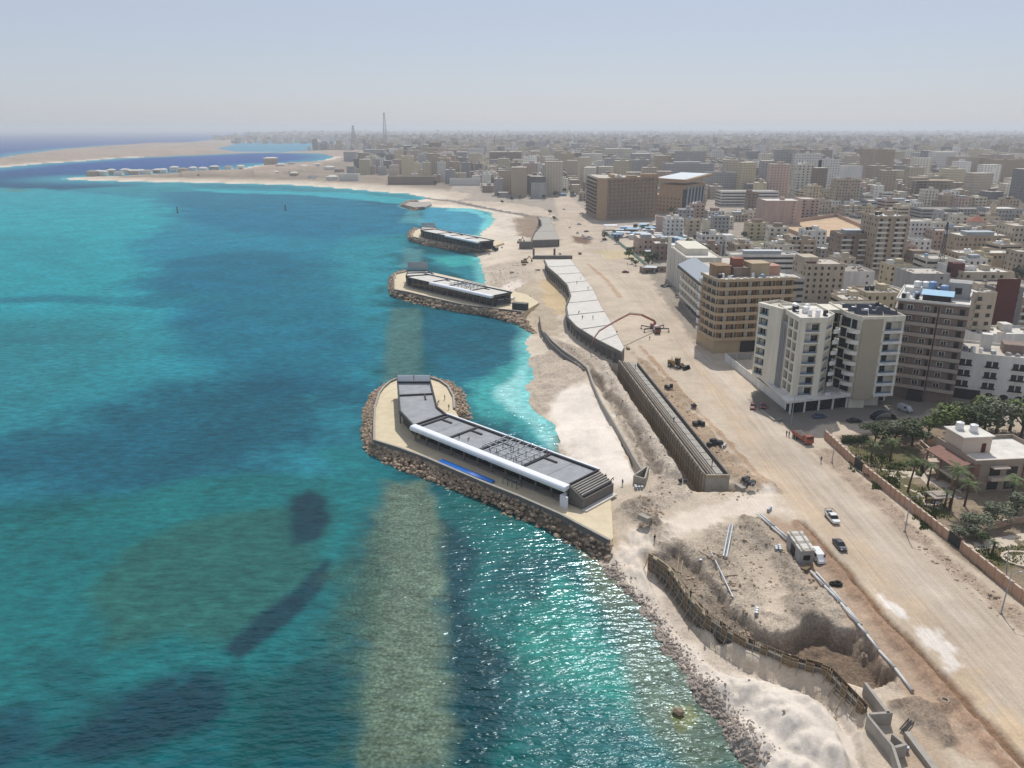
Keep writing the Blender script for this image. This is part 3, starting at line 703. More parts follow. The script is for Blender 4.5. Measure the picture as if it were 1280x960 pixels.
    for s0, s1 in ((.0,.48),(.52,1.)):
        s = MB(); s.strip_wall([tuple(a.lerp(b,s0)+n2), tuple(a.lerp(b,s1)+n2)], .15, zr-.2 if detail else zr+hs*.2, zr+hs); s.build('screen_panel', M['whitemetal'] if detail else M['steel'], t)
    for s in (0,.5,1):
        p = a.lerp(b, s)+n2; MB().box(p.x-.12,p.x+.12,p.y-.12,p.y+.12,zr-.5,zr+hs+1 if s != .5 else zr+hs+.2).build('mast', M['steel'], t)
    # pergola frames over one field
    if pergola:
        x0, x1 = pergola[0]*L+.8, pergola[1]*L-.6
        fr = MB().bar((0,1.6,zr+1.0),(0,W-1.2,zr+1.0),.2,.25).box(-.1,.1,1.5,1.7,zr-.5,zr+1).box(-.1,.1,W-1.3,W-1.1,zr-.5,zr+1).box(-.1,.1,W*.5-.1,W*.5+.1,zr-.5,zr+1).mesh('pergola_frame', M['steel'])
        for i in range(6): inst('pergola_frame', fr, t, (x0+(x1-x0)*i/5,0,0))
        rl = MB().bar((x0,0,0),(x1,0,0),.14,.18).mesh('pergola_rail', M['steel'])
        for i in range(5): inst('pergola_rail', rl, t, (0,2.4+(W-4.4)*i/4,zr+1.22))
        rb = MB()
        for i in range(26):
            x, y = random.uniform(x0,x1), random.uniform(2,W-2); rb.box(x-.05,x+.05,y-.05,y+.05,zr-.5,zr+random.uniform(.2,1))
        rb.build('starter_bars', M['rim'], t, kind='stuff')
    if steps:
        # stepped terrace closing the landward end
        ns = 6; sl = 3.7
        for i in range(ns):
            x0 = L+.4+sl*i/ns
            s = MB().box(x0, x0+sl/ns*.5, 1.2, W, zf+.1, zr-.35-i*.24, 0); s.build('step', M['concrete'], t)
        s = MB(); 
        for i in range(ns):
            x0 = L+.4+sl*(i+.5)/ns; s.box(x0, x0+sl/ns*.5, 1.25, W-.05, zf+.1, zr-.62-i*.24)
        s.build('step_gap', M['rim'], t)
        sw = MB().add([(L+.3,.7,zf),(L+sl+.8,.7,zf),(L+sl+.8,.7,zr-2.3),(L+.3,.7,zr-.2),(L+.3,1.15,zf),(L+sl+.8,1.15,zf),(L+sl+.8,1.15,zr-2.3),(L+.3,1.15,zr-.2)],
                      [(0,1,2,3),(7,6,5,4),(0,4,5,1),(1,5,6,2),(2,6,7,3),(3,7,4,0)])
        sw.build('side_wall', M['dconc'], t)
        MB().box(L+sl+.4, L+sl+.85, 1.16, W+.1, zf, zr-2.32).build('end_wall', M['dconc'], t)
        MB().box(L+sl+.9, L+sl+2.2, .3, W, zf, zf+.35).build('kerb', M['lconc'], t)
        MB().box(L-.6, L+1.6, -1.6, -1.2, zf, zf+3.0).box(L-.6, L-.2, -1.2, .4, zf, zf+3.0).build('white_gate_wall', M['whitemetal'], t)
    return t

# near jetty
wallA = P2([(762,678),(700,645),(650,623),(600,603),(530,573),(500,562),(468,552),(468,530),(469,510),(474,493),(480,485),(488,478),(500,473),(538,473),(550,477),(560,484),(567,497),(568,512)], 3.5)
waterA = P2([(757,706),(735,694),(690,667),(640,645),(590,621),(540,601),(490,583),(458,566),(453,541),(455,511),(465,491),(482,480),(505,472),(540,471),(565,477),(580,492),(588,515),(589,524)], 0)
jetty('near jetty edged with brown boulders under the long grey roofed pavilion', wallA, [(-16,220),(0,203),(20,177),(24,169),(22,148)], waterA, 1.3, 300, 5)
pavA = pavilion('long grey roofed pavilion with white eave and bent north end on the nearest jetty', P2([(516,531)],8.5)[0], P2([(708,607)],8.5)[0], 12.4,
    P2([(500,513),(497,477),(538,477),(546,508)],8.5), 3.5, 8.5, [.03,.25,.46,.73], (.46,.73))
# middle and far jetties
wallB = P2([(652,391),(640,389),(610,386),(575,381),(535,372),(510,366),(493,363),(493,350),(495,343),(508,340)], 3.5)
waterB = P2([(668,418),(650,406),(615,395),(575,390),(530,382),(505,376),(489,370),(487,355),(490,344),(505,338)], 0)
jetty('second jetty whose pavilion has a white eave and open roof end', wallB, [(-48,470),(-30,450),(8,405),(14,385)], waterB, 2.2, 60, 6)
pavilion('half finished pavilion on the second jetty from the camera', P2([(508,345.5)],9.6)[0], P2([(615,369.5)],9.6)[0], 13.5,
    P2([(507.5,344.5),(510,337.5),(534,337.5),(542,342.5)],9.6), 3.5, 9.6, [.3,.5,.75], (.5,.75), steps=False, bare=22, detail=False, hs=4.6)
wallC = P2([(606,311),(585,309),(545,303),(525,299),(514,296),(516,289),(522,286)], 3.5)
waterC = P2([(606,313),(590,314.5),(560,311.5),(530,306),(513,300),(511,292),(517,286)], 0)
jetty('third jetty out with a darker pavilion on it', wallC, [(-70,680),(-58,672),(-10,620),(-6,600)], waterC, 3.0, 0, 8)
pavilion('dark sided pavilion on the third jetty out', P2([(526,287.6)],10)[0], P2([(598,302)],10)[0], 14,
    P2([(526,287),(527,282.5),(543,282.5),(547,285.5)],10), 3.5, 10, [.3,.5,.75], None, steps=False, bare=38, detail=False, hs=2.4)
wallD = P2([(531,259),(518,260),(504,256),(512,252),(522,252)], 2.6)
waterD = P2([(524,262),(517,263.5),(500,257),(509,251),(520,250)], 0)
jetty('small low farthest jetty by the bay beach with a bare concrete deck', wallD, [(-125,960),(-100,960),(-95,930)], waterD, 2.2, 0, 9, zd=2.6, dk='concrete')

# blue pipes laid on the near jetty
for k in range(4):
    a, b = P(547, 577, 3.9), P(612+(k==0)*3, 604, 3.9); off = Vector((.6,.62,0))*(k*.62)
    o = MB().tube([a+off, b+off], .28, 8).build('water_pipe', M['bluepipe'], smooth=True)
    tag(o, ['blue pipe lying nearest the sea wall on the near jetty','second blue pipe from the sea wall on the near jetty','third blue pipe from the sea wall on the near jetty','blue pipe lying nearest the pavilion on the near jetty'][k], 'pipe', 'blue pipes on the near jetty')
t = thing('site_rack', 'dark steel rack beside the end of the blue pipes', 'rack', P(640,607,3.5), -.77)
f = MB()
for i in range(4): f.bar((i*1.6-2.4,-.8,0),(i*1.6-2.4,-.8,1.2),.1).bar((i*1.6-2.4,.8,0),(i*1.6-2.4,.8,1.2),.1).bar((i*1.6-2.4,-.8,1.2),(i*1.6-2.4,.8,1.2),.1)
f.build('frame', M['rim'], t); MB().bar((-2.6,-.8,1.27),(2.6,-.8,1.27),.12).bar((-2.6,.8,1.27),(2.6,.8,1.27),.12).build('rail', M['steel'], t)

# ------------------------------------------------------------------ buildings dug into the shore bank
def curved_building(label, west, east, zr, z0, nslab, rim=True, slabmat='lconc'):
    n = 60; Wp, Ep = resample(west, n), resample(east, n)
    t = thing('curved_building', label, 'building', (Wp[n//2].x, Wp[n//2].y, 0))
    off = Vector((Wp[n//2].x, Wp[n//2].y)); Wp = [p-off for p in Wp]; Ep = [p-off for p in Ep]
    per = n//nslab
    for i in range(nslab):
        a, b = i*per, (i+1)*per if i < nslab-1 else n-1
        A = [Wp[j].lerp(Ep[j], .04) for j in range(a, b+1)]; Bq = [Ep[j] for j in range(a, b+1)]
        if b < n-1:
            A[-1] = A[-1].lerp(A[-2], .35); Bq[-1] = Bq[-1].lerp(Bq[-2], .35)
        MB().prism([tuple(p) for p in A]+[tuple(p) for p in Bq[::-1]], zr-.5, zr).build('roof_slab', M[slabmat], t)
    inner = [Wp[j].lerp(Ep[j], .16) for j in range(n)]
    MB().strip_wall([tuple(p) for p in inner], .3, z0, zr-.51).build('back_wall', M['dconc'], t)
    MB().strip_wall([tuple(p) for p in Ep], .4, z0, zr-.1).build('retaining_wall', M['dconc'], t)
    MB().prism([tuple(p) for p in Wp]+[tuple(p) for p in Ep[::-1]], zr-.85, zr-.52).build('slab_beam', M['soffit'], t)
    if rim: MB().strip_wall([tuple(p) for p in Wp], .5, zr-1.0, zr+.55).build('parapet', M['dconc'], t)
    cm = MB().box(-.28,.28,-.28,.28,z0,zr-.86).mesh('column', M['dconc'])
    L = sum((b-a).length for a, b in zip(Wp, Wp[1:])); nc = max(int(L/5), 4); C = resample([tuple(p.lerp(q,.03)) for p, q in zip(Wp, Ep)], nc)
    for c in C[1:-1]: inst('column', cm, t, (c.x, c.y, 0))
    for j in (0, n-1):
        MB().strip_wall([tuple(Wp[j].lerp(Ep[j],.1)), tuple(Wp[j].lerp(Ep[j],.97))], .35, z0, zr-.88).build('end_wall', M['dconc'], t)
    return t, off
curved_building('long curving building with pale concrete roof beside the dirt road', P2([(680,325),(684,334),(697,345),(709,357),(713,370),(707,384),(709,397),(720,409),(745,425),(776,441)],8.2),
    P2([(713,324),(728,344),(741,361),(752,384),(765,405),(780,434)],8.2), 8.2, 1.8, 8)
curved_building('smaller curved grey roofed building beyond the pale one', P2([(672,272),(676,276),(677,282),(668,291),(664,300)],8.5), P2([(688,271.5),(691,281),(695,290),(699,299)],8.5), 8.5, 1.5, 3, slabmat='concrete')
t = thing('construction_frame', 'open concrete frame with tall posts between the two curved buildings', 'frame', P(683,322,LZ))
o = Vector(t.location)
for px in (667,693): 
    q = P(px,322,LZ)-o; MB().box(q.x-.7,q.x+.7,q.y-.7,q.y+.7,-1,6.2).build('post', M['dconc'], t)
q0, q1 = P(666,323.5,LZ)-o, P(716,325,LZ)-o; MB().box(q0.x,q1.x,q0.y-1,q0.y+1.4,-1,2.2).build('sill_beam', M['dconc'], t)
q0, q1 = P(649,311,LZ)-o, P(666,309,LZ)-o; MB().box(q0.x,q1.x,q0.y-.4,q0.y+3,-1,5.2).build('side_wall', M['dconc'], t)
q0, q1 = P(666,304,LZ)-o, P(697,304,LZ)-o; MB().box(q0.x,q1.x,q0.y-.6,q0.y+.6,3.6,5.0).build('top_beam', M['dconc'], t)

# long box of retaining walls beside the haul road
M['boxwall'] = mat('dusty_concrete', '93887a', .95, .22, .5, streak=True)
def trench_box():
    z0, z1 = -.6, 6.0
    a = P(774,450,z1); b = P(881,592,z1); c = P(912,592,z1); d = P(797,452,z1)
    t = thing('retaining_box', 'long ribbed retaining box of concrete walls between the two dug trenches', 'retaining wall', (b.x,b.y,0))
    a, b, c, d = [Vector((p.x-t.location.x, p.y-t.location.y)) for p in (a,b,c,d)]
    MB().strip_wall([tuple(a),tuple(b)], .45, z0, z1).build('west_wall', M['boxwall'], t)
    MB().strip_wall([tuple(b+Vector((.25,-.1))),tuple(c)], .45, z0, z1-.25).build('end_wall', M['concrete'], t)
    MB().strip_wall([tuple(d),tuple(c+Vector((0,.3)))], .4, z0, z1-.3).build('east_wall', M['dconc'], t)
    def row(s): return a.lerp(d, s), b.lerp(c, s)
    p, q = row(.50); p2, q2 = row(.78); q = q+Vector((0,.5)); q2 = q2+Vector((0,.5)); nsl = 22
    for i in range(nsl):
        s0, s1 = i/nsl, (i+.93)/nsl
        MB().prism([tuple(p.lerp(q,s0)),tuple(p.lerp(q,s1)),tuple(p2.lerp(q2,s1)),tuple(p2.lerp(q2,s0))], z1-1.2, z1-.35).build('slab', M['concrete'], t)
    p, q = row(.06); p2, q2 = row(.45); q = q+Vector((0,.5)); q2 = q2+Vector((0,.5))
    MB().prism([tuple(p),tuple(q),tuple(q2),tuple(p2)], z1-1.6, z1-.75).build('ledge', M['concrete'], t)
    for s, zz, m_ in ((.16,z1-.1,'dconc'),(.30,z1-.35,'ply'),(.43,z1-.3,'concrete')):
        p, q = row(s); q = q+Vector((0,.4)); MB().strip_wall([tuple(p),tuple(q)], .28, zz-.55, zz-.1).build('formwork_beam', M[m_], t)
    L = (b-a).length; dr = (b-a).normalized(); nn = Vector((dr.y,-dr.x))
    if nn.x > 0: nn = -nn
    rib = MB().box(-.12,.12,-.2,.2,z0,z1-.3).mesh('rib', M['boxwall']); tim = MB().box(-.07,.07,-.08,.08,z0,z1+.5).mesh('timber', M['wood'])
    ang = math.atan2(dr.y, dr.x)
    n = 46
    for i in range(n):
        s = a.lerp(b, (i+.5)/n)+nn*.42; inst('rib', rib, t, (s.x,s.y,0), ang)
        if i % 2: 
            s = a.lerp(b, (i+1.)/n)+nn*.32; inst('timber', tim, t, (s.x,s.y,0), ang)
    p = a+nn*.66; q = b+nn*.66
    for zz in (3.0,): MB().strip_wall([tuple(p),tuple(q)], .1, zz, zz+.18).build('waler', M['wood'], t)
    for zz in (z1-1.0,): MB().strip_wall([tuple(b+Vector((.2,-.4))),tuple(c+Vector((0,-.35)))], .12, zz, zz+.8).build('end_formwork', M['wood'], t)
trench_box()

# thin curved sea walls
def low_wall(label, pts, z, z0, th=.5, m='concrete', footing=True):
    w = P2(pts, z); t = thing('sea_wall', label, 'wall', (w[0][0], w[0][1], 0)); w = [(x-w[0][0], y-w[0][1]) for x, y in w]
    n = max(int(sum((Vector(b)-Vector(a)).length for a, b in zip(w, w[1:]))/4), 6); rs = resample(w, n)
    for i in range(n-1):
        a, b = rs[i], rs[i+1]; b = b.lerp(a, .01)
        MB().strip_wall([tuple(a), tuple(b)], th, z0, z).build('wall_panel', M[m], t)
    if footing: MB().strip_wall([tuple(p) for p in rs], th*2.6, z0-.4, z0+.6).build('footing', M['dconc'], t)
    return t
low_wall('low curving concrete wall round the white sand cove', [(681,414),(690,425),(705,438),(722,449),(735,460),(741,478),(752,502),(767,526),(782,552),(795,575),(802,586)], 4.6, .8)
low_wall('low outer kerb wall winding from the second jetty', [(674,395),(677,412),(688,428),(704,443),(722,455),(731,462)], 4.0, 1.2, .4, 'dconc', False)
t = thing('concrete_box', 'open three cornered concrete box at the end of the cove wall', 'concrete box', P(803,606,2.6))
o = t.location
tri = [Vector((P(x,y,5.2)-o)[:2]) for x, y in ((792,594),(806,598),(811,581))]
for i in range(3):
    MB().strip_wall([tuple(tri[i].lerp(tri[(i+1)%3],.03)), tuple(tri[(i+1)%3].lerp(tri[i],.03))], .4, -1.6, 2.6).build('wall_panel', M['concrete'], t)
MB().prism([tuple(p*.95+Vector((.1,.1))) for p in tri], -1.6, -.8).build('floor', M['dconc'], t)

# near formwork wall
def formwork_wall():
    top = [(813,692),(824,699),(835,707),(844,717),(852,729),(863,745),(883,767),(911,786),(933,799),(966,812),(990,822),(1035,834),(1060,860),(1082,882)]
    z1, z0 = 4.4, -.3; w = P2(top, z1)
    t = thing('formwork_wall', 'curving half built wall with timber formwork above the haul road', 'wall', (w[0][0], w[0][1], 0)); w = [(x-w[0][0], y-w[0][1]) for x, y in w]
    n = 44; rs = resample(w, n); rr = random.Random(3)
    MB().strip_wall([tuple(p) for p in rs], .5, z0, z1-.5).build('core', M['dconc'], t)  # dark tone stands in for shade on the wall face
    def nrm(i):
        d = (rs[min(i+1,n-1)]-rs[max(i-1,0)]).normalized(); nn = Vector((d.y,-d.x)); return (-nn if nn.x+nn.y*.6 > 0 else nn), d
    for i in range(n-1):
        nn, d = nrm(i); ang = math.atan2(d.y, d.x); a, b = rs[i], rs[i+1]
        if i > 30 or i % 5 == 0:
            MB().strip_wall([tuple(a+nn*-.42),tuple(b.lerp(a,.02)+nn*-.42)], .1, z1-1.3, z1+.1+rr.uniform(-.1,.15)).build('board', M['ply'], t)
        if i % 3 == 0 or rr.random() < .25:
            MB().strip_wall([tuple(a+nn*.36),tuple(b.lerp(a,.05)+nn*.36)], .1, z1-(3.8 if i%6==0 else 2.0), z1+.2).build('shutter', M['ply'], t)
        if i < 18: MB().strip_wall([tuple(a+nn*.1),tuple(b+nn*.1)], .9, z1-.2, z1-.1).build('plank', M['wood'], t)
        m = MB().bar((a.x+nn.x*.5,a.y+nn.y*.5,z0),(a.x+nn.x*.45,a.y+nn.y*.45,z1+rr.uniform(.1,.7)),.1)
        m.build('upright', M['wood'], t)
        if i % 2 == 0:
            MB().bar((a.x+nn.x*1.9,a.y+nn.y*1.9,z0+.8),(a.x+nn.x*.5,a.y+nn.y*.5,z1-rr.uniform(.3,1.2)),.11).build('brace', M['wood'], t)
    for zz, q in ((z1-.35,.55),(z1-1.5,.58),(z1-2.7,.6)):
        MB().strip_wall([tuple(rs[i]+nrm(i)[0]*q) for i in range(n)], .08, zz, zz+.11).build('waler', M['wood'], t)
    for zz, q in ((z1-.2,-.6),(z1-1.4,-.6)):
        MB().strip_wall([tuple(rs[i]+nrm(i)[0]*q) for i in range(n)], .08, zz, zz+.11).build('rear_waler', M['wood'], t)
    # loose starter bars
    rb = MB()
    for i in range(6, n-1):
        for k in range(3):
            p = rs[i].lerp(rs[i+1], k/3); rb.box(p.x-.025,p.x+.025,p.y-.025,p.y+.025,z1-.6,z1+rr.uniform(.3,.9))
    rb.build('starter_bars', M['rim'], t, kind='stuff')
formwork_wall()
# bare concrete walls in the bottom corner
def walls(label, runs, z1, z0, th=.4, mname='concrete'):
    p0 = P(*runs[0][0], z1); t = thing('concrete_wall', label, 'wall', (p0.x,p0.y,0))
    for r in runs:
        w = [(x-p0.x, y-p0.y) for x, y in P2(r, z1)]
        for a, b in zip(w, w[1:]):
            d = (Vector(b)-Vector(a)).normalized()*.2
            MB().strip_wall([tuple(Vector(a)+d*1.05), tuple(Vector(b)+d*.9)], th, z0, z1).build('wall_panel', M[mname], t)
walls('tall bare concrete slab wall standing before the dug pit', [[(1081,852),(1110,890)]], 5.2, -.5, .5)
walls('stepped bare concrete wall in the bottom corner', [[(1084,893),(1116,932),(1128,969)],[(1086,892),(1114,890)],[(1117,934),(1132,930),(1117,918)]], 5.2, -.5, .4)
walls('low concrete kerb wall on the brown terrace', [[(1133,913),(1180,975)]], 3.9, 2.2, .9)
# ------------------------------------------------------------------ buildings
M.update(
 cream=mat('cream_render', 'd6d0bf', .9, .16, .5, streak=True), taupe=mat('taupe_panel', 'a89e8b', .9, .06, .3), whitewall=mat('white_render', 'd6d3cc', .9, .16, .5, streak=True),
 greywall=mat('grey_render', '9f9d9a', .9, .2, .5, streak=True), orange=mat('ochre_render', '93795c', .9, .2, .5, streak=True), ochre2=mat('ochre_band', 'b09c80', .9, .1, .4),
 brown=mat('brown_render', '87766c', .9, .22, .5, streak=True), brownband=mat('grey_brown_band', 'a3978c', .9, .12, .4),
 roofwhite=mat('white_roof', 'd2cdc3', .9, .2, .3), roofpale=mat('pale_roof', 'bfb7aa', .95, .25, .3), roofdirty=mat('dirty_roof', '9a9186', .95, .3, .25),
 blueglass=mat('blue_balcony_glass', '5b7083', .15, .2, .5, spec=.5), curtain=mat('pale_curtain', 'c9c3b4', .8, .2, .7), tan=mat('tan_render', 'a88d70', .9, .08, .3),
 gridst=mat('grid_stone', '9c8772', .9, .1, .3), tankblack=mat('black_tank', '202225', .5, .1, 1), tankblue=mat('blue_tank', '7d9cc0', .5, .1, 1),
 tankwhite=mat('white_tank', 'e0e0dd', .4, .06, 1), solar=mat('solar_panel', '1b2230', .2, .2, .6, spec=.5), bluetin=mat('blue_tin_sheet', '8fb6cf', .6, .1, .8),
 redtile=mat('red_tiles', '94604c', .9, .2, 1.5), pinkwall=mat('pink_render', 'b08a78', .9, .08, .3), maroon=mat('maroon_brick', '5a2f2a', .9, .15, .8),
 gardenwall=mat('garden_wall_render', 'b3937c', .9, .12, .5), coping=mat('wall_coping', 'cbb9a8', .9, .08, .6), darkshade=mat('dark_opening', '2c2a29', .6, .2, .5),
)
def frame_xf(p0, p1, z=0):
    p0, p1 = Vector(p0), Vector(p1); d = p1-p0; a = math.atan2(d.y, d.x); return p0, a, d.length
def bays(t, p0, p1, z0, floors, fh, nb, wall, glass='glass', rec=1.0, sp=1.0, pier=.5, rail=None, edge=None, curtain=True, rr=None):
    """facade of real openings along p0->p1 (outside on the right hand): piers, a spandrel and a set back window per bay and storey"""
    o, a, L = frame_xf(p0, p1); rr = rr or random
    bw = L/nb; H = floors*fh
    pm = MB().box(-pier/2, pier/2, 0, rec+.1, z0, z0+H).mesh('pier', M[wall])
    sm = MB().box(pier/2, bw-pier/2, .04, .28, 0, sp).box(pier/2, bw-pier/2, .28, rec+.1, 0, .25).mesh('spandrel', M[wall])
    g = MB().box(pier/2, bw-pier/2, rec, rec+.08, .25, fh, 0)
    g2 = MB().box(pier/2, bw-pier/2, rec, rec+.08, .25, fh, 0)
    w = bw-pier
    if curtain: g.box(pier/2+w*.12, pier/2+w*.42, rec-.05, rec-.003, .5, fh*.8, 1); g2.box(pier/2+w*.55, pier/2+w*.9, rec-.05, rec-.003, .5, fh*.8, 1)
    g.box(pier/2+w*.48, pier/2+w*.52, rec-.06, rec-.003, .25, fh, 2); g2.box(pier/2+w*.32, pier/2+w*.35, rec-.06, rec-.003, .25, fh, 2)
    gms = [g.mesh('window', [M[glass], M['curtain'], M['whitemetal']]), g2.mesh('window', [M[glass], M['curtain'], M['whitemetal']])]
    rm = MB().box(pier/2, bw-pier/2, .1, .16, sp, sp+.55).mesh('balcony_rail', M[rail]) if rail else None
    ux = Vector((math.cos(a), math.sin(a)))
    for i in range(nb+1):
        q = o+ux*min(max(bw*i, pier/2), L-pier/2); inst('pier', pm, t, (q.x,q.y,0), a)
    for f in range(floors):
        for i in range(nb):
            q = o+ux*bw*i; z = z0+f*fh
            inst('spandrel', sm, t, (q.x,q.y,z), a); inst('window', gms[rr.randrange(2)], t, (q.x,q.y,z), a)
            if rm: inst('balcony_rail', rm, t, (q.x,q.y,z), a)
def winrow(t, p0, p1, z0, floors, fh, nb, w=1.2, h=1.5, sill=1.0, fm='whitewall', glass='glass', skip=None, first=0, name='window'):
    o, a, L = frame_xf(p0, p1); ux = Vector((math.cos(a), math.sin(a))); bw = L/nb
    m = MB().box(-w/2, w/2, -.02, .05, 0, h, 0)
    for x0,x1,y0,y1 in ((-w/2-.12,-w/2,0,h),(w/2,w/2+.12,0,h),(-w/2-.12,w/2+.12,-.14,0),(-w/2-.12,w/2+.12,h,h+.12)): m.box(x0,x1,-.12,.05,y0,y1,1)
    m.box(-.04,.04,-.08,-.021,0,h,1)
    me = m.mesh(name, [M[glass], M[fm]])
    for f in range(first, floors):
        for i in range(nb):
            if skip and skip(f, i): continue
            q = o+ux*bw*(i+.5); inst(name, me, t, (q.x,q.y,z0+f*fh+sill), a)
def parapet(t, poly, z, h=.9, th=.25, m='whitewall', roof='roofpale'):
    ar = Vector((0,0)); c = sum((Vector(p) for p in poly), Vector((0,0)))/len(poly)
    MB().prism([tuple(Vector(p).lerp(c,.012)) for p in poly], z-.3, z+.02).build('roof', M[roof], t)
    MB().strip_wall([tuple(Vector(p).lerp(c,.012)) for p in poly], th, z-.2, z+h, close=True).build('parapet', M[m], t)
def tank(t, x, y, z, r=.9, h=1.6, m='tankwhite', name='water_tank'):
    o = MB().cyl((0,0,.35), r, h, 12).cyl((0,0,.35+h), r, .25, 12, r2=r*.35).box(-r*.8,r*.8,-r*.8,r*.8,0,.35).build(name, M[m], t); o.location = (x,y,z); return o
def clutter(t, x0, x1, y0, y1, z, n, seed, a=0):
    rr = random.Random(seed)
    for _ in range(n):
        x, y = rr.uniform(x0,x1), rr.uniform(y0,y1); k = rr.random()
        if k < .35: tank(t, x, y, z, rr.uniform(.6,1.0), rr.uniform(1.2,1.8), rr.choice(['tankwhite','tankblack','tankblue','tankwhite']))
        elif k < .7:
            w, h = rr.uniform(.8,1.6), rr.uniform(.7,1.3); o = MB().box(-w/2,w/2,-.5,.5,0,h).box(-w/2+.1,w/2-.1,-.52,-.5,.15,h-.1).build('air_unit', M[rr.choice(['steel','whitemetal','greywall'])], t); o.location = (x,y,z); o.rotation_euler = (0,0,rr.uniform(0,3))
        else:
            o = MB().tube([(0,0,0),(0,0,.8)], .05, 5).cyl((0,0,.8), .5, .14, 10, r2=.62).build('satellite_dish', M['whitemetal'], t); o.location = (x,y,z)

def cream_hotel():
    z1, fh, nf = 7.6, 3.42, 7
    t = thing('apartment_hotel', 'cream hotel of three wings with blank taupe panel and dark glass courtyard', 'hotel', (100,236,LZ)); O = Vector((100,236))
    B = lambda *ps: [tuple(Vector(p)-O) for p in ps]
    z1 -= LZ
    # podium
    pod = B((84.4,258),(85.6,224.2),(92,226.2),(107.5,230.6),(124,238),(124,262))
    ins = B((86,257),(87,226),(107,231.8),(123,239),(123,261))
    MB().prism(ins, 0, z1-.8).build('ground_floor_glass', M['glass'], t)
    MB().prism(pod, z1-.8, z1-.01).build('podium_canopy', M['whitewall'], t)
    for i, p in enumerate(B((87,225.4),(92,227),(97,228.4),(102,229.8),(107,231.3),(112,233.3),(117,235.4),(122,237.6))):
        MB().box(p[0]-.25,p[0]+.25,p[1]-.25,p[1]+.25,0,z1-.81).build('column', M['whitewall'], t)
    MB().box(7.5, 12.5, -5.1, -1.5, 0, 4.2).build('side_shop', M['cream'], t); MB().box(13, 18, -2.8, .6, 0, 3.6).build('entrance_block', M['cream'], t)
    zt = z1+nf*fh
    def core(poly, top=zt, m='cream'): MB().prism(B(*poly), z1, top).build('wall', M[m], t)
    # left wing
    pw = [(81.6,250.2),(86.6,240.6),(95,244.8),(90,254.6)]
    core([(83.0,250.9),(87.4,241.0),(95,244.8),(90,254.6)], zt+.4)
    a, b = Vector(pw[0]), Vector(pw[1])
    bays(t, *B(a.lerp(b,.05), a.lerp(b,.52)), z1+.3, nf, fh, 1, 'cream', 'glass', 1.3, 1.05, .55, 'blueglass', curtain=True)
    MB().prism(B(a.lerp(b,.52), b, (87.5,241.1), (84.9,246.3)), z1-.2, zt+.4).build('blank_wall', M['cream'], t)
    MB().prism(B(a, a.lerp(b,.52), (84.9,246.3), (83.0,250.9)), zt+.3, zt+1.6).build('fascia', M['cream'], t)
    MB().prism(B(a.lerp(b,.52), b, (87.5,241.1), (84.9,246.3)), zt+.41, zt+1.6).build('fascia', M['cream'], t)
    parapet(t, B((83,250.9),(87.5,241.1),(95,244.8),(90,254.6)), zt+.7, .9, .25, 'cream', 'roofpale')
    # grey service shaft between the wings
    MB().prism(B((86.9,240.2),(87.5,236.8),(92,236.8),(92,243)), z1-.5, zt-2.2).build('service_shaft', M['greywall'], t)
    for i in range(4): MB().box(*(lambda q: (q.x-.12,q.x+.12,q.y-.12,q.y+.12))(Vector((86.6,239.6-i*.75))-O), z1-.5, zt-2.6-i*.3).build('duct', M['steel'], t)
    # front wing
    core([(88.6,237.2),(89.1,229.6),(96.5,229.9),(99.6,234.0),(100.2,249),(88.6,249)])
    bays(t, *B((87.4,236.9),(87.95,228.4)), z1, nf, fh, 2, 'cream', 'glass', 1.1, .75, .9, None, curtain=False)
    bays(t, *B((87.95,228.3),(96.2,228.6)), z1, nf, fh, 1, 'cream', 'curtain', 1.25, .55, 1.9, 'blueglass', curtain=False)
    dk = MB().box(4.0,6.1,-.04,.1,.25,2.6).mesh('balcony_door', M['glass'])
    for f in range(nf): q = Vector((88.3,229.52))-O; inst('balcony_door', dk, t, (q.x,q.y,z1+f*fh), .036)
    bays(t, *B((96.3,228.7),(100.4,233.8)), z1, nf, fh, 1, 'cream', 'glass', 1.0, .9, .4, 'blueglass')
    bl = MB(); n = 10
    for i in range(n):
        a0, a1 = -1.9+i*.24, -1.9+(i+1)*.24
        p = [(math.cos(x)*r, math.sin(x)*r*.8) for x, r in ((a0,2.6),(a1,2.6),(a1,2.4),(a0,2.4))]; bl.prism(p, -.5, .75)
    bm_ = bl.prism([(math.cos(-1.9+i*.24)*2.4, math.sin(-1.9+i*.24)*1.92) for i in range(n+1)], -.5, -.2).mesh('curved_balcony', M['whitewall'])
    for f in range(nf): q = Vector((99.6,232.3))-O; inst('curved_balcony', bm_, t, (q.x,q.y,z1+f*fh), .3)
    fr = B((87.5,237),(88,228.3),(96.3,228.7),(100.5,233.9),(100.4,249),(88,249))
    MB().prism(fr, zt, zt+.9).build('fascia', M['cream'], t); parapet(t, fr, zt+.92, .7, .3, 'cream', 'roofwhite')
    # courtyard curtain wall
    core([(100.3,243),(108,243),(108,250),(100.3,250)], zt, 'greywall')
    bays(t, *B((100.6,242),(108,242)), z1, nf, fh, 3, 'taupe', 'glass', .5, .45, .2, None, curtain=False)
    MB().prism(B((100.3,241.5),(108.5,241.5),(108.5,250),(100.3,250)), zt, zt+1.1).build('fascia', M['cream'], t)
    # right wing
    core([(107.3,231.6),(107.9,229.8),(114.2,230.4),(114.3,231.8),(120.6,232.6),(121.2,250),(107.3,250)])
    MB().prism(B((107.8,229.3),(114.3,230.0),(114.25,230.45),(107.7,229.78)), z1-1.2, zt+.8).build('blank_panel', M['taupe'], t)
    bays(t, *B((114.35,230.1),(121.2,231.0)), z1, nf, fh, 1, 'cream', 'curtain', 1.35, .35, .7, 'blueglass', curtain=False)
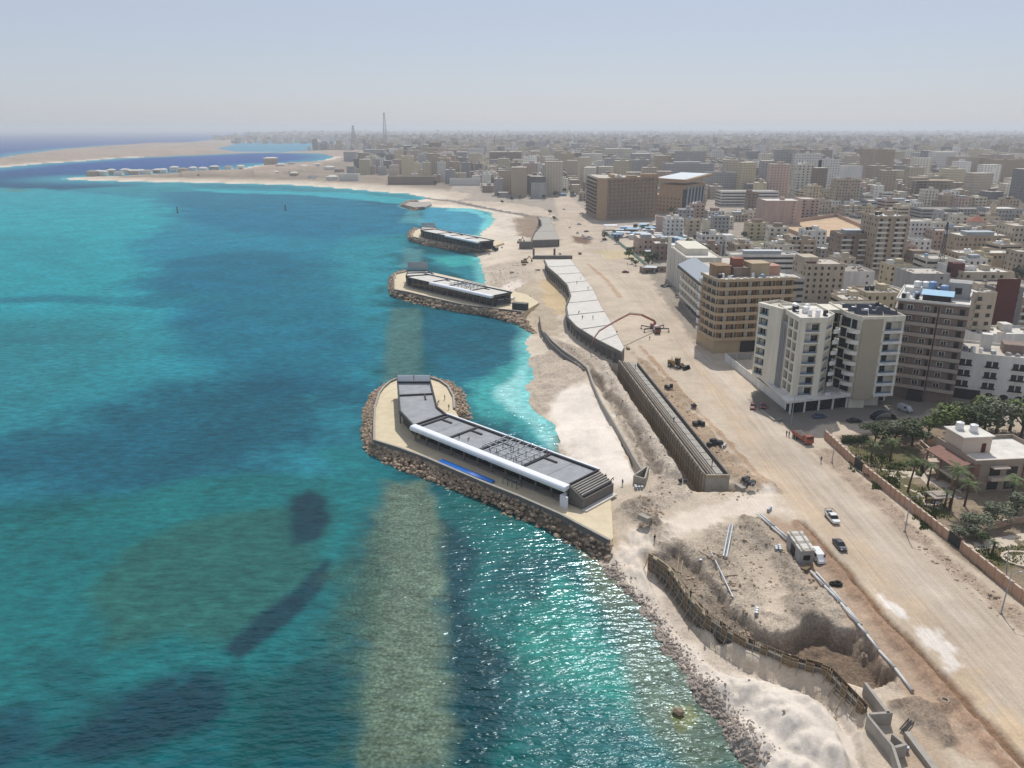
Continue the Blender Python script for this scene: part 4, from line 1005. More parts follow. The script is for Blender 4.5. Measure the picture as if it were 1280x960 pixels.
    dk2 = MB().box(1.6,3.2,-.05,.1,.25,2.7).mesh('balcony_door', M['glass'])
    for f in range(nf): q = Vector((114.5,231.36))-O; inst('balcony_door', dk2, t, (q.x,q.y,z1+f*fh), .13)
    wb = MB().box(.2,6.9,-.25,1.2,-.45,.42).mesh('balcony_slab', M['whitewall'])
    for f in range(nf): q = Vector((114.3,230.0))-O; inst('balcony_slab', wb, t, (q.x,q.y,z1+f*fh), .13)
    bays(t, *B((104.2,238),(107.5,230.4)), z1, nf, fh, 1, 'cream', 'glass', .6, .5, .3, None, curtain=False)
    for f in range(nf): q = Vector((106.6,232.4))-O; inst('curved_balcony', bm_, t, (q.x,q.y,z1+f*fh), -1.1, (1.05,1.0,1))
    rw = B((105.4,236),(107.7,229.5),(114.3,230.1),(121.3,231.0),(121.4,251),(105.4,251))
    MB().prism(rw, zt, zt+.8).build('fascia', M['cream'], t); parapet(t, rw, zt+.82, .8, .3, 'cream', 'roofdirty')
    for r_ in range(3):
        for k in range(3):
            s = MB().add([(-2,-.7,.3),(2,-.7,.3),(2,.7,1.3),(-2,.7,1.3),(-2,-.7,.2),(2,-.7,.2),(2,.7,1.2),(-2,.7,1.2)], [(0,1,2,3),(7,6,5,4),(0,4,5,1),(1,5,6,2),(2,6,7,3),(3,7,4,0)])
            o = s.build('solar_panel', M['solar'], t); o.location = (9.2+k*4.6, -1+r_*4.6, zt+.9); o.rotation_euler = (0,0,-.25)
    clutter(t, -10, -2, -4, 8, zt+.95, 10, 5); clutter(t, 8, 19, 0, 12, zt+.9, 10, 6); tank(t, -7, 2, zt+.95, 1.1, 1.6, 'tankwhite'); tank(t, -9.5, 4, zt+.95, 1.0, 1.4, 'tankblack')
cream_hotel()

def rect_house(name, label, cat, ox, oy, rz, w, d, group=None, z=LZ):
    return thing(name, label, cat, (ox, oy, z), rz, group)
def orange_hotel():
    w, d, h, fh, nf = 33, 19, 29, 3.35, 7
    t = rect_house('apartment_hotel', 'ochre hotel with eight wraparound balcony bands beside the dirt road', 'hotel', 79.2, 292.5, R(9), w, d)
    z0 = h-nf*fh
    MB().box(1.8, w-.6, 1.8, d, 0, h).build('wall', M['orange'], t); MB().box(.9, w-.5, .9, d-.3, 0, z0-.4).build('ground_floor', M['ochre2'], t)
    MB().box(12,30,.6,1.5,0,z0-1).build('entrance', M['darkshade'], t)
    def ring(o, z, a): # balcony outline with rounded front left corner
        r = 3.2; pts = [(-o, d-2), (-o, r-o)] + [(-o+r-r*math.cos(x), -o+r-r*math.sin(x)) for x in (.3,.6,.9,1.2)] + [(r-o,-o),(w,-o)]
        return pts
    for f in range(nf+1):
        z = z0+f*fh; top = f == nf
        bp = MB().strip_wall(ring(0, 0, 0), .3, z-.35, z+(.95 if not top else .75)); bp.build('balcony_band', M['ochre2'], t)
        MB().prism(ring(0,0,0)+[(w,3),(3,3),(3,d-2)], z-.34, z-.12).build('balcony_slab', M['ochre2'], t)
    wm = MB().box(-.8,.8,-.03,.1,.3,2.5,0).box(-1.5,-.8,-.06,.1,.3,2.4,1).box(.8,1.25,-.06,.1,.3,2.4,1).mesh('window', [M['curtain'], M['glass']])
    for f in range(nf):
        z = z0+f*fh
        for k in range(6): inst('window', wm, t, (4.8+k*4.7, 1.78, z))
        for k in range(3): inst('window', wm, t, (1.78, 4.5+k*4.6, z), R(90), (-1,1,1))
        for k in range(5):
            if k: MB().box(2.4+k*7.1,2.75+k*7.1,.1,1.79,z-.1,z+fh-.36).build('pier', M['orange'], t)
        MB().box(1.2,1.5,1.2,1.5,z-.1,z+fh-.36).build('pier', M['ochre2'], t)
    acm = MB().box(-.7,.1,-.9,.9,0,1.7).mesh('side_balcony', M['whitewall'])
    for f in range(nf): inst('side_balcony', acm, t, (-.4, d-4.2, z0+f*fh+.3))
    MB().box(.6,w-.3,.6,d-.3,h-.1,h+.05).build('roof', M['roofwhite'], t)
    for x0,x1,y0,y1,hh,m in [(3,9,9,16,4.2,'orange'),(10,17,8,16,3.4,'brown'),(16.5,24,6.5,14,5.2,'ochre2'),(24.5,30,9,16,3.6,'pinkwall'),(11,15,11,15,6.5,'redtile')]:
        MB().box(x0,x1,y0,y1,h+.05,h+hh).box(x0-.2,x1+.2,y0-.2,y1+.2,h+hh+.001,h+hh+.25).build('stair_head', M[m], t)
    for k in range(10): MB().box(2+k*3.1,3.4+k*3.1,1.4,2.6,h+.06,h+.8).build('roof_planter', M['curtain'], t)
    clutter(t, 3, 30, 3, 8, h+.06, 9, 21)
orange_hotel()

def brown_tower():
    w, d, h = 21, 26, 32.2; nf = 9; fh = 3.5
    t = rect_house('apartment_block', 'tall brown apartment block with grey balcony bands and pale blue tin roof shelter', 'apartment block', 123.4, 243.2, R(-31), w, d)
    z0 = h-nf*fh+.0
    MB().box(.9,w,1.2,d,0,h).build('wall', M['brown'], t)
    wm = MB().box(-.75,.75,-.05,.1,1.1,2.4,0).box(-.9,-.75,-.09,.1,1.0,2.5,1).box(.75,.9,-.09,.1,1.0,2.5,1).box(-.9,.9,-.09,.1,2.401,2.55,1).box(-.06,.06,-.09,-.051,1.1,2.4,1).mesh('window', [M['glass'], M['whitewall']])
    dm = MB().box(-.7,.7,-.05,.1,.1,2.6).mesh('balcony_door', M['darkshade'])
    bs = MB().box(.0,w*.6,-.2,1.19,-.3,-.05).box(0,w*.6,-.2,.0,-.05,.85).mesh('balcony', M['brownband'])
    bs2 = MB().box(w*.62,w,-.05,1.19,-.3,-.05).box(w*.62,w,-.05,.15,-.05,.85).mesh('balcony', M['brownband'])
    col = MB().box(-.15,.15,.02,.3,-.05,fh-.31).mesh('pier', M['brown'])
    for f in range(nf):
        z = z0+f*fh
        if z < 2.5: continue
        inst('balcony', bs, t, (0,0,z)); inst('balcony', bs2, t, (0,0,z))
        for x in (4.6,9.4): inst('window', wm, t, (x,1.18,z))
        inst('balcony_door', dm, t, (12.1,1.18,z)); inst('window', wm, t, (15.6,1.18,z)); inst('balcony_door', dm, t, (19.2,1.18,z)); inst('balcony_door', dm, t, (1.9,1.18,z))
        for x in (.2,6.9,12.4,13.3,20.8): inst('pier', col, t, (x,0,z))
        for y in (5,10,15,20): inst('window', wm, t, (.88,y,z), R(-90))
        MB().box(-.1,.9,2.5,24,z-.3,z+.75).build('side_balcony', M['brownband'], t) if f < nf else None
    MB().box(8,12.4,-.9,1.18,0,3.4).build('entrance', M['darkshade'], t)
    poly = [(.2,.3),(w,.3),(w,d),(.2,d)]; MB().prism(poly, h, h+.3).build('roof_slab', M['brownband'], t); parapet(t, poly, h+.35, .6, .25, 'whitewall', 'roofwhite')
    t2 = MB().box(7.5,15.5,3.2,7.6,h+.38,h+2.4).build('roof_room', M['darkshade'], t)
    MB().add([(7,2.4,h+2.5),(16.2,2.4,h+2.5),(16.2,8,h+3.3),(7,8,h+3.3),(7,2.4,h+2.42),(16.2,2.4,h+2.42),(16.2,8,h+3.22),(7,8,h+3.22)], [(0,1,2,3),(7,6,5,4),(0,4,5,1),(1,5,6,2),(2,6,7,3),(3,7,4,0)]).build('tin_roof', M['bluetin'], t)
    MB().box(14,20.5,11,18,h+.38,h+5.6).build('stair_head', M['greywall'], t); MB().box(16,18,10.9,11,h+2,h+4).build('shaded_window', M['darkshade'], t)
    MB().box(1.5,9,12,17,h+.38,h+2.6).build('roof_room', M['whitewall'], t)
    tank(t, 9.5, 11, h+2.7, 1.2, 2.2, 'tankblue'); tank(t, 11.6, 11, h+.38, 1.0, 2.8, 'tankblack'); tank(t, 13, 10, h+2.0, 1.2, 2.2, 'tankblue'); tank(t, 5, 13.5, h+2.7, 1.2, 1.5); tank(t, 7.4, 14, h+2.7, 1.2, 1.5)
    clutter(t, 1, 7, 1.5, 9, h+.38, 8, 44)
brown_tower()

def white_hotel():
    w, d, h = 44, 17, 15; fh = 3.6
    t = rect_house('apartment_block', 'white four storey block with paired dark windows and arched doors behind the tree row', 'apartment block', 145.2, 241.5, R(-24), w, d)
    MB().box(0,w,0,d,0,h).build('wall', M['whitewall'], t)
    wm = MB().box(-1.7,-.15,-.04,.1,.9,2.9,0).box(.15,1.7,-.04,.1,.9,2.9,0).box(-2.0,2.0,-.5,.0,.45,.75,1).box(-2,2,-.52,-.44,.75,1.35,0).box(-.15,.15,-.08,.1,.9,2.9,1).mesh('window', [M['darkshade'], M['whitewall']])
    for f in range(1,4):
        for k in range(6): inst('window', wm, t, (3.2+k*7.5,0,f*fh-.2))
        inst('window', wm, t, (0,4,f*fh-.2), R(-90)); inst('window', wm, t, (0,11,f*fh-.2), R(-90))
    for k in range(7):
        a = MB(); pts = [(-1.3,0),(1.3,0),(1.3,1.9)]+[(1.3*math.cos(x),1.9+1.1*math.sin(x)) for x in (.5,1.05,1.57,2.1,2.65)]+[(-1.3,1.9)]
        vs = [(x,-.05,z) for x,z in pts]+[(x,.1,z) for x,z in pts]; n = len(pts)
        a.add(vs,[tuple(range(n)),tuple(range(n,2*n))[::-1]]+[(i,n+i,n+(i+1)%n,(i+1)%n) for i in range(n)]); o = a.build('arched_door', M['darkshade'], t); o.location = (11.5+k*4.2,0,0)
    MB().box(1,9,-.06,.1,0,3.4).build('shop_front', M['darkshade'], t)
    parapet(t, [(0,0),(w,0),(w,d),(0,d)], h, .8, .3, 'whitewall', 'roofpale')
    for x0,x1,y0,y1,hh,m in [(14,20,7,13,3.0,'brown'),(8,11,10,13,5,'whitewall'),(24,28,5,12,3,'roofdirty'),(31,40,6,14,4,'curtain')]:
        MB().box(x0,x1,y0,y1,h+.05,h+hh).build('stair_head', M[m], t)
    clutter(t, 2, 42, 2, 6, h+.05, 14, 63)
white_hotel()

def grid_hotel():
    h = 39.6; t = thing('tower_hotel', 'large brown slab hotel with a grid of square balcony openings and tan blank corner', 'hotel', (91.1,753.3,LZ)); O = Vector((91.1,753.3))
    B = lambda *ps: [tuple(Vector(p)-O) for p in ps]
    MB().prism(B((82.6,761.5),(91.2,755),(143.5,783.5),(139,792),(82,826),(78,824)), 0, h-1).build('wall', M['gridst'], t)
    MB().prism(B((81.8,760.1),(91.1,753.3),(91.6,756),(83.0,762.2)), 0, h).build('blank_corner', M['tan'], t)
    a, b = B((91.1,753.3),(144,782.5)); o, an, L = frame_xf(a, b); ux = Vector((math.cos(an), math.sin(an)))
    nc, nr = 13, 10; bw = L/nc; fh = (h-5.5)/nr
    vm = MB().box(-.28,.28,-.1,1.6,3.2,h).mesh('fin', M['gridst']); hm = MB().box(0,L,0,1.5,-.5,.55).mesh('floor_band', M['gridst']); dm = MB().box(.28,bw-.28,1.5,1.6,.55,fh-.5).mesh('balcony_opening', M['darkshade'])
    for i in range(nc+1): q = o+ux*bw*i; inst('fin', vm, t, (q.x,q.y,0), an)
    for j in range(nr+1): inst('floor_band', hm, t, (o.x,o.y,4+j*fh), an)
    for j in range(nr):
        for i in range(nc): q = o+ux*bw*i; inst('balcony_opening', dm, t, (q.x,q.y,4+j*fh), an)
    co = MB().box(0,L,0,1.6,h-1.6,h+.4).build('cornice', M['tan'], t); co.location = (o.x,o.y,0); co.rotation_euler = (0,0,an)
    a2, b2 = B((77.2,825),(81.9,760.6)); o2, an2, L2 = frame_xf(a2, b2)
    for j in range(nr):
        for k in range(5):
            q = o2+(Vector(b2)-Vector(a2))*((k+.1)/5); m = MB().box(0,L2/5*.8,-1.2,.6,0,1.1).build('balcony', M['gridst'], t); m.location = (q.x,q.y,4+j*fh); m.rotation_euler = (0,0,an2)
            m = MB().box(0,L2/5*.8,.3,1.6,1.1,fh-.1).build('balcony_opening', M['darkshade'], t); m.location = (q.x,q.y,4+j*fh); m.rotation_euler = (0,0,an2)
    MB().prism(B((84,763),(91.5,757),(142,784),(138,792),(84,822),(79.5,820)), h-.9, h-.2).build('roof', M['roofpale'], t)
    for x0,x1,y0,y1,hh in [(35,50,20,30,3),(5,12,12,40,2.5),(20,30,15,24,1.6)]: MB().box(x0,x1,y0,y1,h-.19,h+hh).build('stair_head', M['tan'], t)
    for x in (9,13): tank(t, x, 10, h, 1.6, 2.2)
grid_hotel()
def conference():
    t = thing('conference_hall', 'tan building with tilted slab roof and dark ribbed front beside the grid hotel', 'hall', (156,836,LZ))
    MB().prism([(0,0),(22,-25),(54,22),(30,40)], 0, 29).build('wall', M['tan'], t)
    MB().prism([(22.5,-26),(53,20),(50,24),(20,-23)], 0, 25).build('dark_front', M['rim'], t)
    for k in range(6):
        q = Vector((22,-27)).lerp(Vector((53,19)), (k+.4)/6); MB().bar((q.x,q.y,0),(q.x+1.5,q.y+1,27),1.6,1.6).build('rib', M['steel'], t)
    MB().add([(-6,2,31.5),(22,-30,31.5),(60,20,36),(32,46,36),(-6,2,35),(22,-30,35),(60,20,38.5),(32,46,38.5)], [(3,2,1,0),(4,5,6,7),(0,1,5,4),(1,2,6,5),(2,3,7,6),(3,0,4,7)]).build('tilted_roof', M['tan'], t)
    MB().add([(-4,3,35.1),(20,-26,35.1),(56,20,38.7),(31,42,38.7)], [(0,1,2,3)]).build('roof_sheet', M['steel'], t)
    winrow(t, (0,0), (22,-25), 1, 4, 4, 7, 1.4, 1.8, fm='tan'); winrow(t, (-18,10),(0,0), 1, 4, 4, 6, 1.4, 1.8, fm='tan')
    MB().prism([(-18,10),(0,0),(10,20),(-8,28)], 0, 18).build('side_wing', M['tan'], t)
conference()

def ribbed_hall():
    t = thing('public_hall', 'cream hall with tall ribbed side and dark pointed slots facing the road', 'hall', (91.5,404,LZ))
    MB().box(.5,19,.5,46,0,19.5).build('wall', M['cream'], t); MB().box(3,15,14,44,19.5,23).build('upper_storey', M['cream'], t); MB().box(14,34,8,34,0,15).build('rear_block', M['tan'], t)
    for k in range(9): MB().box(-.4,.49,3+k*5,3.9+k*5,0,20).build('rib', M['whitewall'], t)
    for k in range(8):
        if k % 2 == 0: MB().box(.3,.49,4.6+k*5,7+k*5,2,16).build('window_slot', M['darkshade'], t)
    MB().box(-.2,1.5,46.5,49,0,25).build('corner_pylon', M['cream'], t); winrow(t, (15,7.9),(33,7.9), 8, 2, 3.4, 4, fm='tan')
    parapet(t, [(.5,.5),(19,.5),(19,46),(.5,46)], 19.5, .8, .3, 'cream', 'roofwhite'); parapet(t, [(14,8),(34,8),(34,34),(14,34)], 15, .8, .3, 'cream', 'roofpale')
    t = thing('office_block', 'grey long block with slanted sheet roof and black eave behind the ochre hotel', 'office block', (86,331,LZ))
    MB().box(.6,15,.6,60,0,18.5).build('wall', M['greywall'], t)
    for f in range(4):
        MB().box(-.1,.59,1,59,f*4.2+3.2,f*4.2+4.6).build('floor_band', M['cream'], t)
        for k in range(9): MB().box(.4,.58,2+k*6.4,6.6+k*6.4,f*4.2+.9,f*4.2+3.1).build('window', M['glass'], t)
    MB().add([(-1.2,-.5,18.6),(7,-.5,22.5),(7,61,22.5),(-1.2,61,18.6),(-1.2,-.5,18.9),(7,-.5,22.8),(7,61,22.8),(-1.2,61,18.9)], [(3,2,1,0),(4,5,6,7),(0,1,5,4),(1,2,6,5),(2,3,7,6),(3,0,4,7)]).build('sheet_roof', M['steel'], t)
    MB().box(-1.3,-.9,-.5,61,17.2,18.58).build('black_eave', M['tankblack'], t); MB().box(7.1,15,.6,60,18.5,20).build('rear_roof', M['roofpale'], t)
ribbed_hall()

M['villawall'] = mat('villa_render', '97897b', .9, .1, .4); M['villared'] = mat('villa_trim', '86665a', .9, .15, 1)
def villa():
    # sand coloured villa in the walled garden
    c = P(1212,616,LZ); t = thing('villa', 'pinkish garden villa with flat roof and two white roof tanks', 'villa', (c.x,c.y,LZ), R(6))
    w, d, h = 21, 15, 7.6
    MB().box(0,w,0,d,0,h).build('wall', M['villawall'], t); MB().box(-.06,.0,0,1.2,0,h).build('corner_band', M['villared'], t)
    MB().box(-.1,1.3,-.25,0,0,h).build('red_pier', M['villared'], t); MB().box(12.8,14.2,-.3,0,0,h).build('red_pier', M['villared'], t)
    parapet(t, [(0,0),(w,0),(w,d),(0,d)], h, 1.0, .35, 'villawall', 'roofwhite')
    s = MB().box(.8,8.5,6.5,13.5,h+.05,h+4.2).build('stair_head', M['coping'], t); MB().box(6,7.1,6.4,6.5,h+.1,h+2.5).build('roof_door', M['maroon'], t); MB().box(.4,8.9,6.1,13.9,h+4.2,h+4.5).build('stair_head_roof', M['roofwhite'], t)
    tank(t, 3, 11.6, h+4.5, .95, 1.5); tank(t, 5.4, 9.6, h+4.5, .95, 1.5)
    MB().add([(-4.2,1,h-1.2),(.0,1,h-.2),(.0,13,h-.2),(-4.2,13,h-1.2),(-4.2,1,h-1.5),(0,1,h-.5),(0,13,h-.5),(-4.2,13,h-1.5)], [(0,1,2,3),(7,6,5,4),(0,4,5,1),(1,5,6,2),(2,6,7,3),(3,7,4,0)]).build('porch_roof', M['villared'], t)
    for y in (1.6,7,12.4): MB().box(-4,-3.6,y-.2,y+.2,0,h-1.45).build('porch_post', M['villared'], t)
    MB().box(-4,0,1,13,3.2,3.6).build('porch_floor', M['coping'], t)
    for x in (5.5,10): MB().box(x-1.4,x+1.4,-.05,.0,.6,2.8).build('window', M['darkshade'], t); MB().box(x-1.4,x+1.4,-.05,.0,4.4,6.6).build('window', M['darkshade'], t)
    MB().box(4,9.5,-1.5,-.06,3.5,4.3).build('balcony', M['coping'], t); MB().box(4,8.2,-1.6,-.06,6.7,7.0).build('awning', M['coping'], t)
    for x in (17,): MB().box(x-1.2,x+1.2,-.05,0,4.3,6.5).build('window', M['darkshade'], t)
villa()
# ------------------------------------------------------------------ the town
def facade_mat(name, col, win='45484d', fx=3.4, fz=3.1, amt=.62, bands=False):
    """far walls: rows of windows too small to tell apart, by height and run along the wall"""
    m = bpy.data.materials.new(name); m.use_nodes = True; nt = m.node_tree; n = nt.nodes; L = nt.links
    b = n['Principled BSDF']; b.inputs['Roughness'].default_value = .9; b.inputs['Specular IOR Level'].default_value = .2
    g = n.new('ShaderNodeNewGeometry'); s = n.new('ShaderNodeSeparateXYZ'); L.new(g.outputs['Position'], s.inputs[0])
    sn = n.new('ShaderNodeSeparateXYZ'); L.new(g.outputs['Normal'], sn.inputs[0])
    def op(o, a, b2=None):
        x = n.new('ShaderNodeMath'); x.operation = o
        for i, v in enumerate((a, b2)):
            if v is None: continue
            if isinstance(v, (int, float)): x.inputs[i].default_value = v
            else: L.new(v, x.inputs[i])
        return x.outputs[0]
    run = op('ADD', s.outputs[0], s.outputs[1])
    fzv = op('FRACT', op('DIVIDE', s.outputs[2], fz)); fxv = op('FRACT', op('DIVIDE', run, fx))
    mz = op('MULTIPLY', op('GREATER_THAN', fzv, .32), op('LESS_THAN', fzv, .8)); mx_ = op('MULTIPLY', op('GREATER_THAN', fxv, .28), op('LESS_THAN', fxv, .72))
    mask = mz if bands else op('MULTIPLY', mz, mx_)
    wall = op('LESS_THAN', op('ABSOLUTE', sn.outputs[2]), .4)
    t = n.new('ShaderNodeTexNoise'); t.inputs['Scale'].default_value = .11; t.inputs['Detail'].default_value = 3; L.new(g.outputs['Position'], t.inputs[0])
    k = op('MULTIPLY', op('MULTIPLY', mask, wall), op('MULTIPLY', op('GREATER_THAN', t.outputs[0], .38), amt))
    vi = n.new('ShaderNodeAttribute'); vi.attribute_name = 'tone'
    wc = n.new('ShaderNodeMix'); wc.data_type = 'RGBA'; wc.blend_type = 'MULTIPLY'; wc.inputs[0].default_value = 1.0 if col is None else 0.0
    wc.inputs['A'].default_value = (*lin(col or 'ffffff'), 1)
    if col is None: L.new(vi.outputs['Color'], wc.inputs['B'])
    x = n.new('ShaderNodeMix'); x.data_type = 'RGBA'; L.new(k, x.inputs[0]); L.new(wc.outputs['Result'], x.inputs['A']); x.inputs['B'].default_value = (*lin(win), 1)
    L.new(x.outputs['Result'], b.inputs['Base Color']); return m
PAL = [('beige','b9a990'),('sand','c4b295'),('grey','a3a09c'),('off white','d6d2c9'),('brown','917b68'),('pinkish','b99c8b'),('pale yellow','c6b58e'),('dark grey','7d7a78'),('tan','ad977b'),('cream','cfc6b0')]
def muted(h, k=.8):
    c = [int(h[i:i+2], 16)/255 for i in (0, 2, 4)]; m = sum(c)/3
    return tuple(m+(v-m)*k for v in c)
PAL = [(n, muted(h)) for n, h in PAL]      # greyed so the walls carry some haze in their colour
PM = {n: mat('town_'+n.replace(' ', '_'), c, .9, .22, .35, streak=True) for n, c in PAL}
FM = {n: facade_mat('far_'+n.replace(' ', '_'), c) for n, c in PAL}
LANDMARKS = [('the ochre hotel', 98, 300), ('the cream hotel', 104, 238), ('the brown tower', 135, 250), ('the slab hotel', 112, 790), ('the bare sand pitch', 285, 700), ('the pink school block', 265, 760), ('the tan ten storey block', 232, 480), ('the red domed mosque', 330, 560), ('the tilted roof hall', 180, 840),
             ('the far white tower pair', 395, 1060), ('the curved grey roof', 35, 620), ('the ribbed hall', 98, 425), ('the lattice mast', 175, 385), ('the bay beach', -90, 1040), ('the farthest jetty', -120, 960), ('the tall far mast', -400, 2500), ('the concrete frame', 40, 560), ('the unfinished frame building', 430, 800), ('the garden villa', 120, 178), ('the blue roofed school', 330, 760)]
ORD = ['', 'second ', 'third ', 'fourth ', 'fifth ', 'sixth ', 'seventh ', 'eighth ']
NUMW = {1:'one',2:'two',3:'three',4:'four',5:'five',6:'six',7:'seven',8:'eight',9:'nine',10:'ten',11:'eleven',12:'twelve',13:'thirteen',14:'fourteen',15:'fifteen',16:'sixteen',17:'seventeen'}
def where(x, y):
    ds = sorted((math.hypot(x-lx, (y-ly)*.7), n, x-lx, y-ly) for n, lx, ly in LANDMARKS)
    out = []
    for d, n, dx, dy in ds[:4]:
        far = '' if d < 60 else 'some way ' if d < 200 else 'far '
        q = 'behind' if dy > abs(dx)*1.4 else 'in front of' if dy < -abs(dx)*1.4 else ('right of' if dx > 0 else 'left of')
        out.append(f'{far}{q} {n}')
        if abs(dx) > 12 and q in ('behind','in front of'): out.append(f'{far}{q} {n}, to the {"right" if dx > 0 else "left"}')
    return out
EXTRA = ['and shaded side wall','and plain front','and patched walls','and small windows','and wide front','and narrow front','and dusty walls','and deep side','and low parapet','and dark doorway']
def town_label(desc, x, y):
    for w in where(x, y):
        l = f'{desc} {w}'
        if l not in LABELS and len(l.split()) <= 16: return l
    for o in ORD[1:]:
        for w in where(x, y):
            l = f'{o}{desc} {w}'
            if l not in LABELS and len(l.split()) <= 16: return l
    for e in ('plain ','dusty ','wide ','deep ','narrow ','sunlit ','older '):
        for w in where(x, y)[::2]:
            l = f'{e}{desc} {w}'
            if l not in LABELS and len(l.split()) <= 16: return l
    return ' '.join(f'{desc} {where(x, y)[0]}'.split()[:16])
ROOFS = ['white tanks','black tanks','a blue tank','a stair head','twin stair heads','a sheet roof shed','bare roof','satellite dishes','a brick roof room','a raised corner']
def house(x, y, w, d, h, colour, roof, style, seed, rz=0, label=None, cat='apartment block', fh=3.2, group='buildings of the town', fine=None):
    """town building: walls, window rows, roof, parapet and what stands on it"""
    rr = random.Random(seed); nf = max(int(round(h/fh)), 1); fh = h/nf; dist = math.hypot(x, y)
    if not label:
        storey = NUMW.get(nf, 'many')+' storey' if nf > 1 else 'single storey'
        st = {'grid':'', 'balcony':' balconied', 'band':' banded', 'blank':' blank walled', 'frame':' unfinished'}[style]
        label = town_label(f'{colour} {storey}{st} block with {roof}', x, y)
    t = thing('town_building', label, cat, (x, y, LZ), rz, group)
    far = dist > 1000
    wm = (FM if far and style != 'blank' else PM)[colour]
    if style == 'frame':
        b = MB()
        for f in range(nf+1): b.box(0,w,0,d,f*fh-.2,f*fh+.2)
        b.build('floor_slab', PM[colour], t)
        c = MB(); nx = max(int(w/5), 2)
        for i in range(nx+1):
            for yy in (0, d*.5, d-.6): c.box(i*(w-.6)/nx, i*(w-.6)/nx+.6, yy, yy+.6, .2, h-.2)
        c.build('column_frame', PM[colour], t); MB().box(w*.3,w*.6,1.5,d-1,0,h-.3).build('core_wall', PM['brown'], t)
    else:
        MB().box(0,w,0,d,-.5,h).build('wall', wm, t)
    if not far and style != 'frame':
        m = MB(); z0 = .9
        if style in ('grid','balcony'):
            ww = 1.25 if style == 'grid' else 1.7; nb = max(int(w/(3.0 if style == 'grid' else 4.2)), 1); bw = w/nb
            for f in range(nf):
                for i in range(nb):
                    if rr.random() < .1: continue
                    cx = bw*(i+.5); m.box(cx-ww/2,cx+ww/2,-.06,.02,f*fh+z0,f*fh+z0+1.5)
            nb2 = max(int(d/3.6), 1); b2 = d/nb2
            for f in range(nf):
                for i in range(nb2):
                    if rr.random() < .25: continue
                    cy = b2*(i+.5); m.box(-.06,.02,cy-.6,cy+.6,f*fh+z0,f*fh+z0+1.4)
        elif style == 'band':
            for f in range(nf):
                m.box(.6,w-.6,-.06,.02,f*fh+1,f*fh+2.3); m.box(-.06,.02,.6,d-.6,f*fh+1,f*fh+2.3)
        elif style == 'blank':
            for f in range(nf): m.box(w*.75,w*.75+1.1,-.05,.02,f*fh+1.2,f*fh+2.4)
        if m.v: m.build('window_rows', M['darkshade'] if rr.random() < .7 else M['glass'], t, kind='stuff')
        if style == 'balcony':
            b = MB()
            for f in range(1, nf):
                for x0 in ([.3, w*.55] if w > 11 else [.3]):
                    b.box(x0, x0+min(w*.4, 6), -1.2, 0, f*fh-.2, f*fh).box(x0, x0+min(w*.4, 6), -1.2, -1.08, f*fh, f*fh+.9)
            b.build('balconies', PM[colour] if rr.random() < .5 else M['whitewall'], t, kind='stuff')
    if style != 'frame':
        MB().box(.25,w-.25,.25,d-.25,h-.05,h+.06).build('roof', M[rr.choice(['roofpale','roofpale','roofdirty','roofwhite'])], t)
    if dist < 1400 and style != 'frame':
        MB().strip_wall([(.13,.13),(w-.13,.13),(w-.13,d-.13),(.13,d-.13)], .24, h, h+.85, close=True).build('parapet', PM[colour], t)
    sh = lambda x0, y0, a, b2, hh, m='': MB().box(x0,x0+a,y0,y0+b2,h+.07,h+hh).build('stair_head', PM[m or colour], t)
    zt = h+.07
    if roof in ('a stair head','twin stair heads','white tanks','black tanks','satellite dishes'): sh(w*.55, d*.5, min(3.6,w*.3), min(4.5,d*.35), 2.9)
    if roof == 'twin stair heads': sh(w*.12, d*.45, min(3.2,w*.25), min(4,d*.3), 2.6, 'off white')
    if roof == 'a raised corner': sh(.3, d*.3, w*.4, d*.6, 3.3)
    if roof == 'a brick roof room': sh(w*.3, d*.3, w*.45, d*.4, 3.0, 'brown')
    if roof == 'a sheet roof shed': MB().box(w*.2,w*.75,d*.25,d*.7,h+2.3,h+2.5).box(w*.22,w*.73,d*.28,d*.68,h+.07,h+2.29).build('roof_shed', M['steel'], t)
    if dist < 1300:
        k = {'white tanks':'tankwhite','black tanks':'tankblack','a blue tank':'tankblue'}.get(roof)
        if k:
            for i in range(1 if k == 'tankblue' else 2): tank(t, w*.25+i*2.4, d*.6, zt, 1.0, 1.6, k)
        if roof == 'satellite dishes' and dist < 900:
            for i in range(3): o = MB().tube([(0,0,0),(0,0,.8)], .06, 5).cyl((0,0,.8), .6, .14, 10, r2=.75).build('satellite_dish', M['whitemetal'], t); o.location = (w*.2+i*2.2, d*.3, zt)
    if dist < 620:
        j = MB()
        for _ in range(rr.randint(5, 11)):
            a, b2, c = rr.uniform(.5,1.8), rr.uniform(.5,1.6), rr.uniform(.3,1.1); px_, py_ = rr.uniform(.6,max(w-2.4,.7)), rr.uniform(.6,max(d-2.4,.7)); j.box(px_,px_+a,py_,py_+b2,zt,zt+c)
        j.build('roof_clutter', M[rr.choice(['roofdirty','curtain','steel','roofwhite'])], t, kind='stuff')
    return t
FOOT = []
def at_px(x0, x1, yb, yt, d, colour, roof, style, label, rz=0, cat='apartment block', fh=3.2, z=LZ):
    a, b = P(x0, yb, LZ), P(x1, yb, LZ); w = (b.x-a.x)/max(math.cos(rz), .6); h = max(height_at(x0, yt, a.x, a.y)-LZ, 2.5)
    FOOT.append((a.x+w/2, a.y+d/2, max(w, d)*.62)); return house(a.x, a.y, w, d, h, colour, roof, style, int(x0*7+yb), rz, label, cat, fh)
for q in [(98,304,34),(104,240,34),(142,244,38),(165,238,36),(112,785,62),(180,840,55),(98,425,40),(95,360,34),(285,700,62),(250,650,40),(125,178,40),(110,170,30)]: FOOT.append(q)
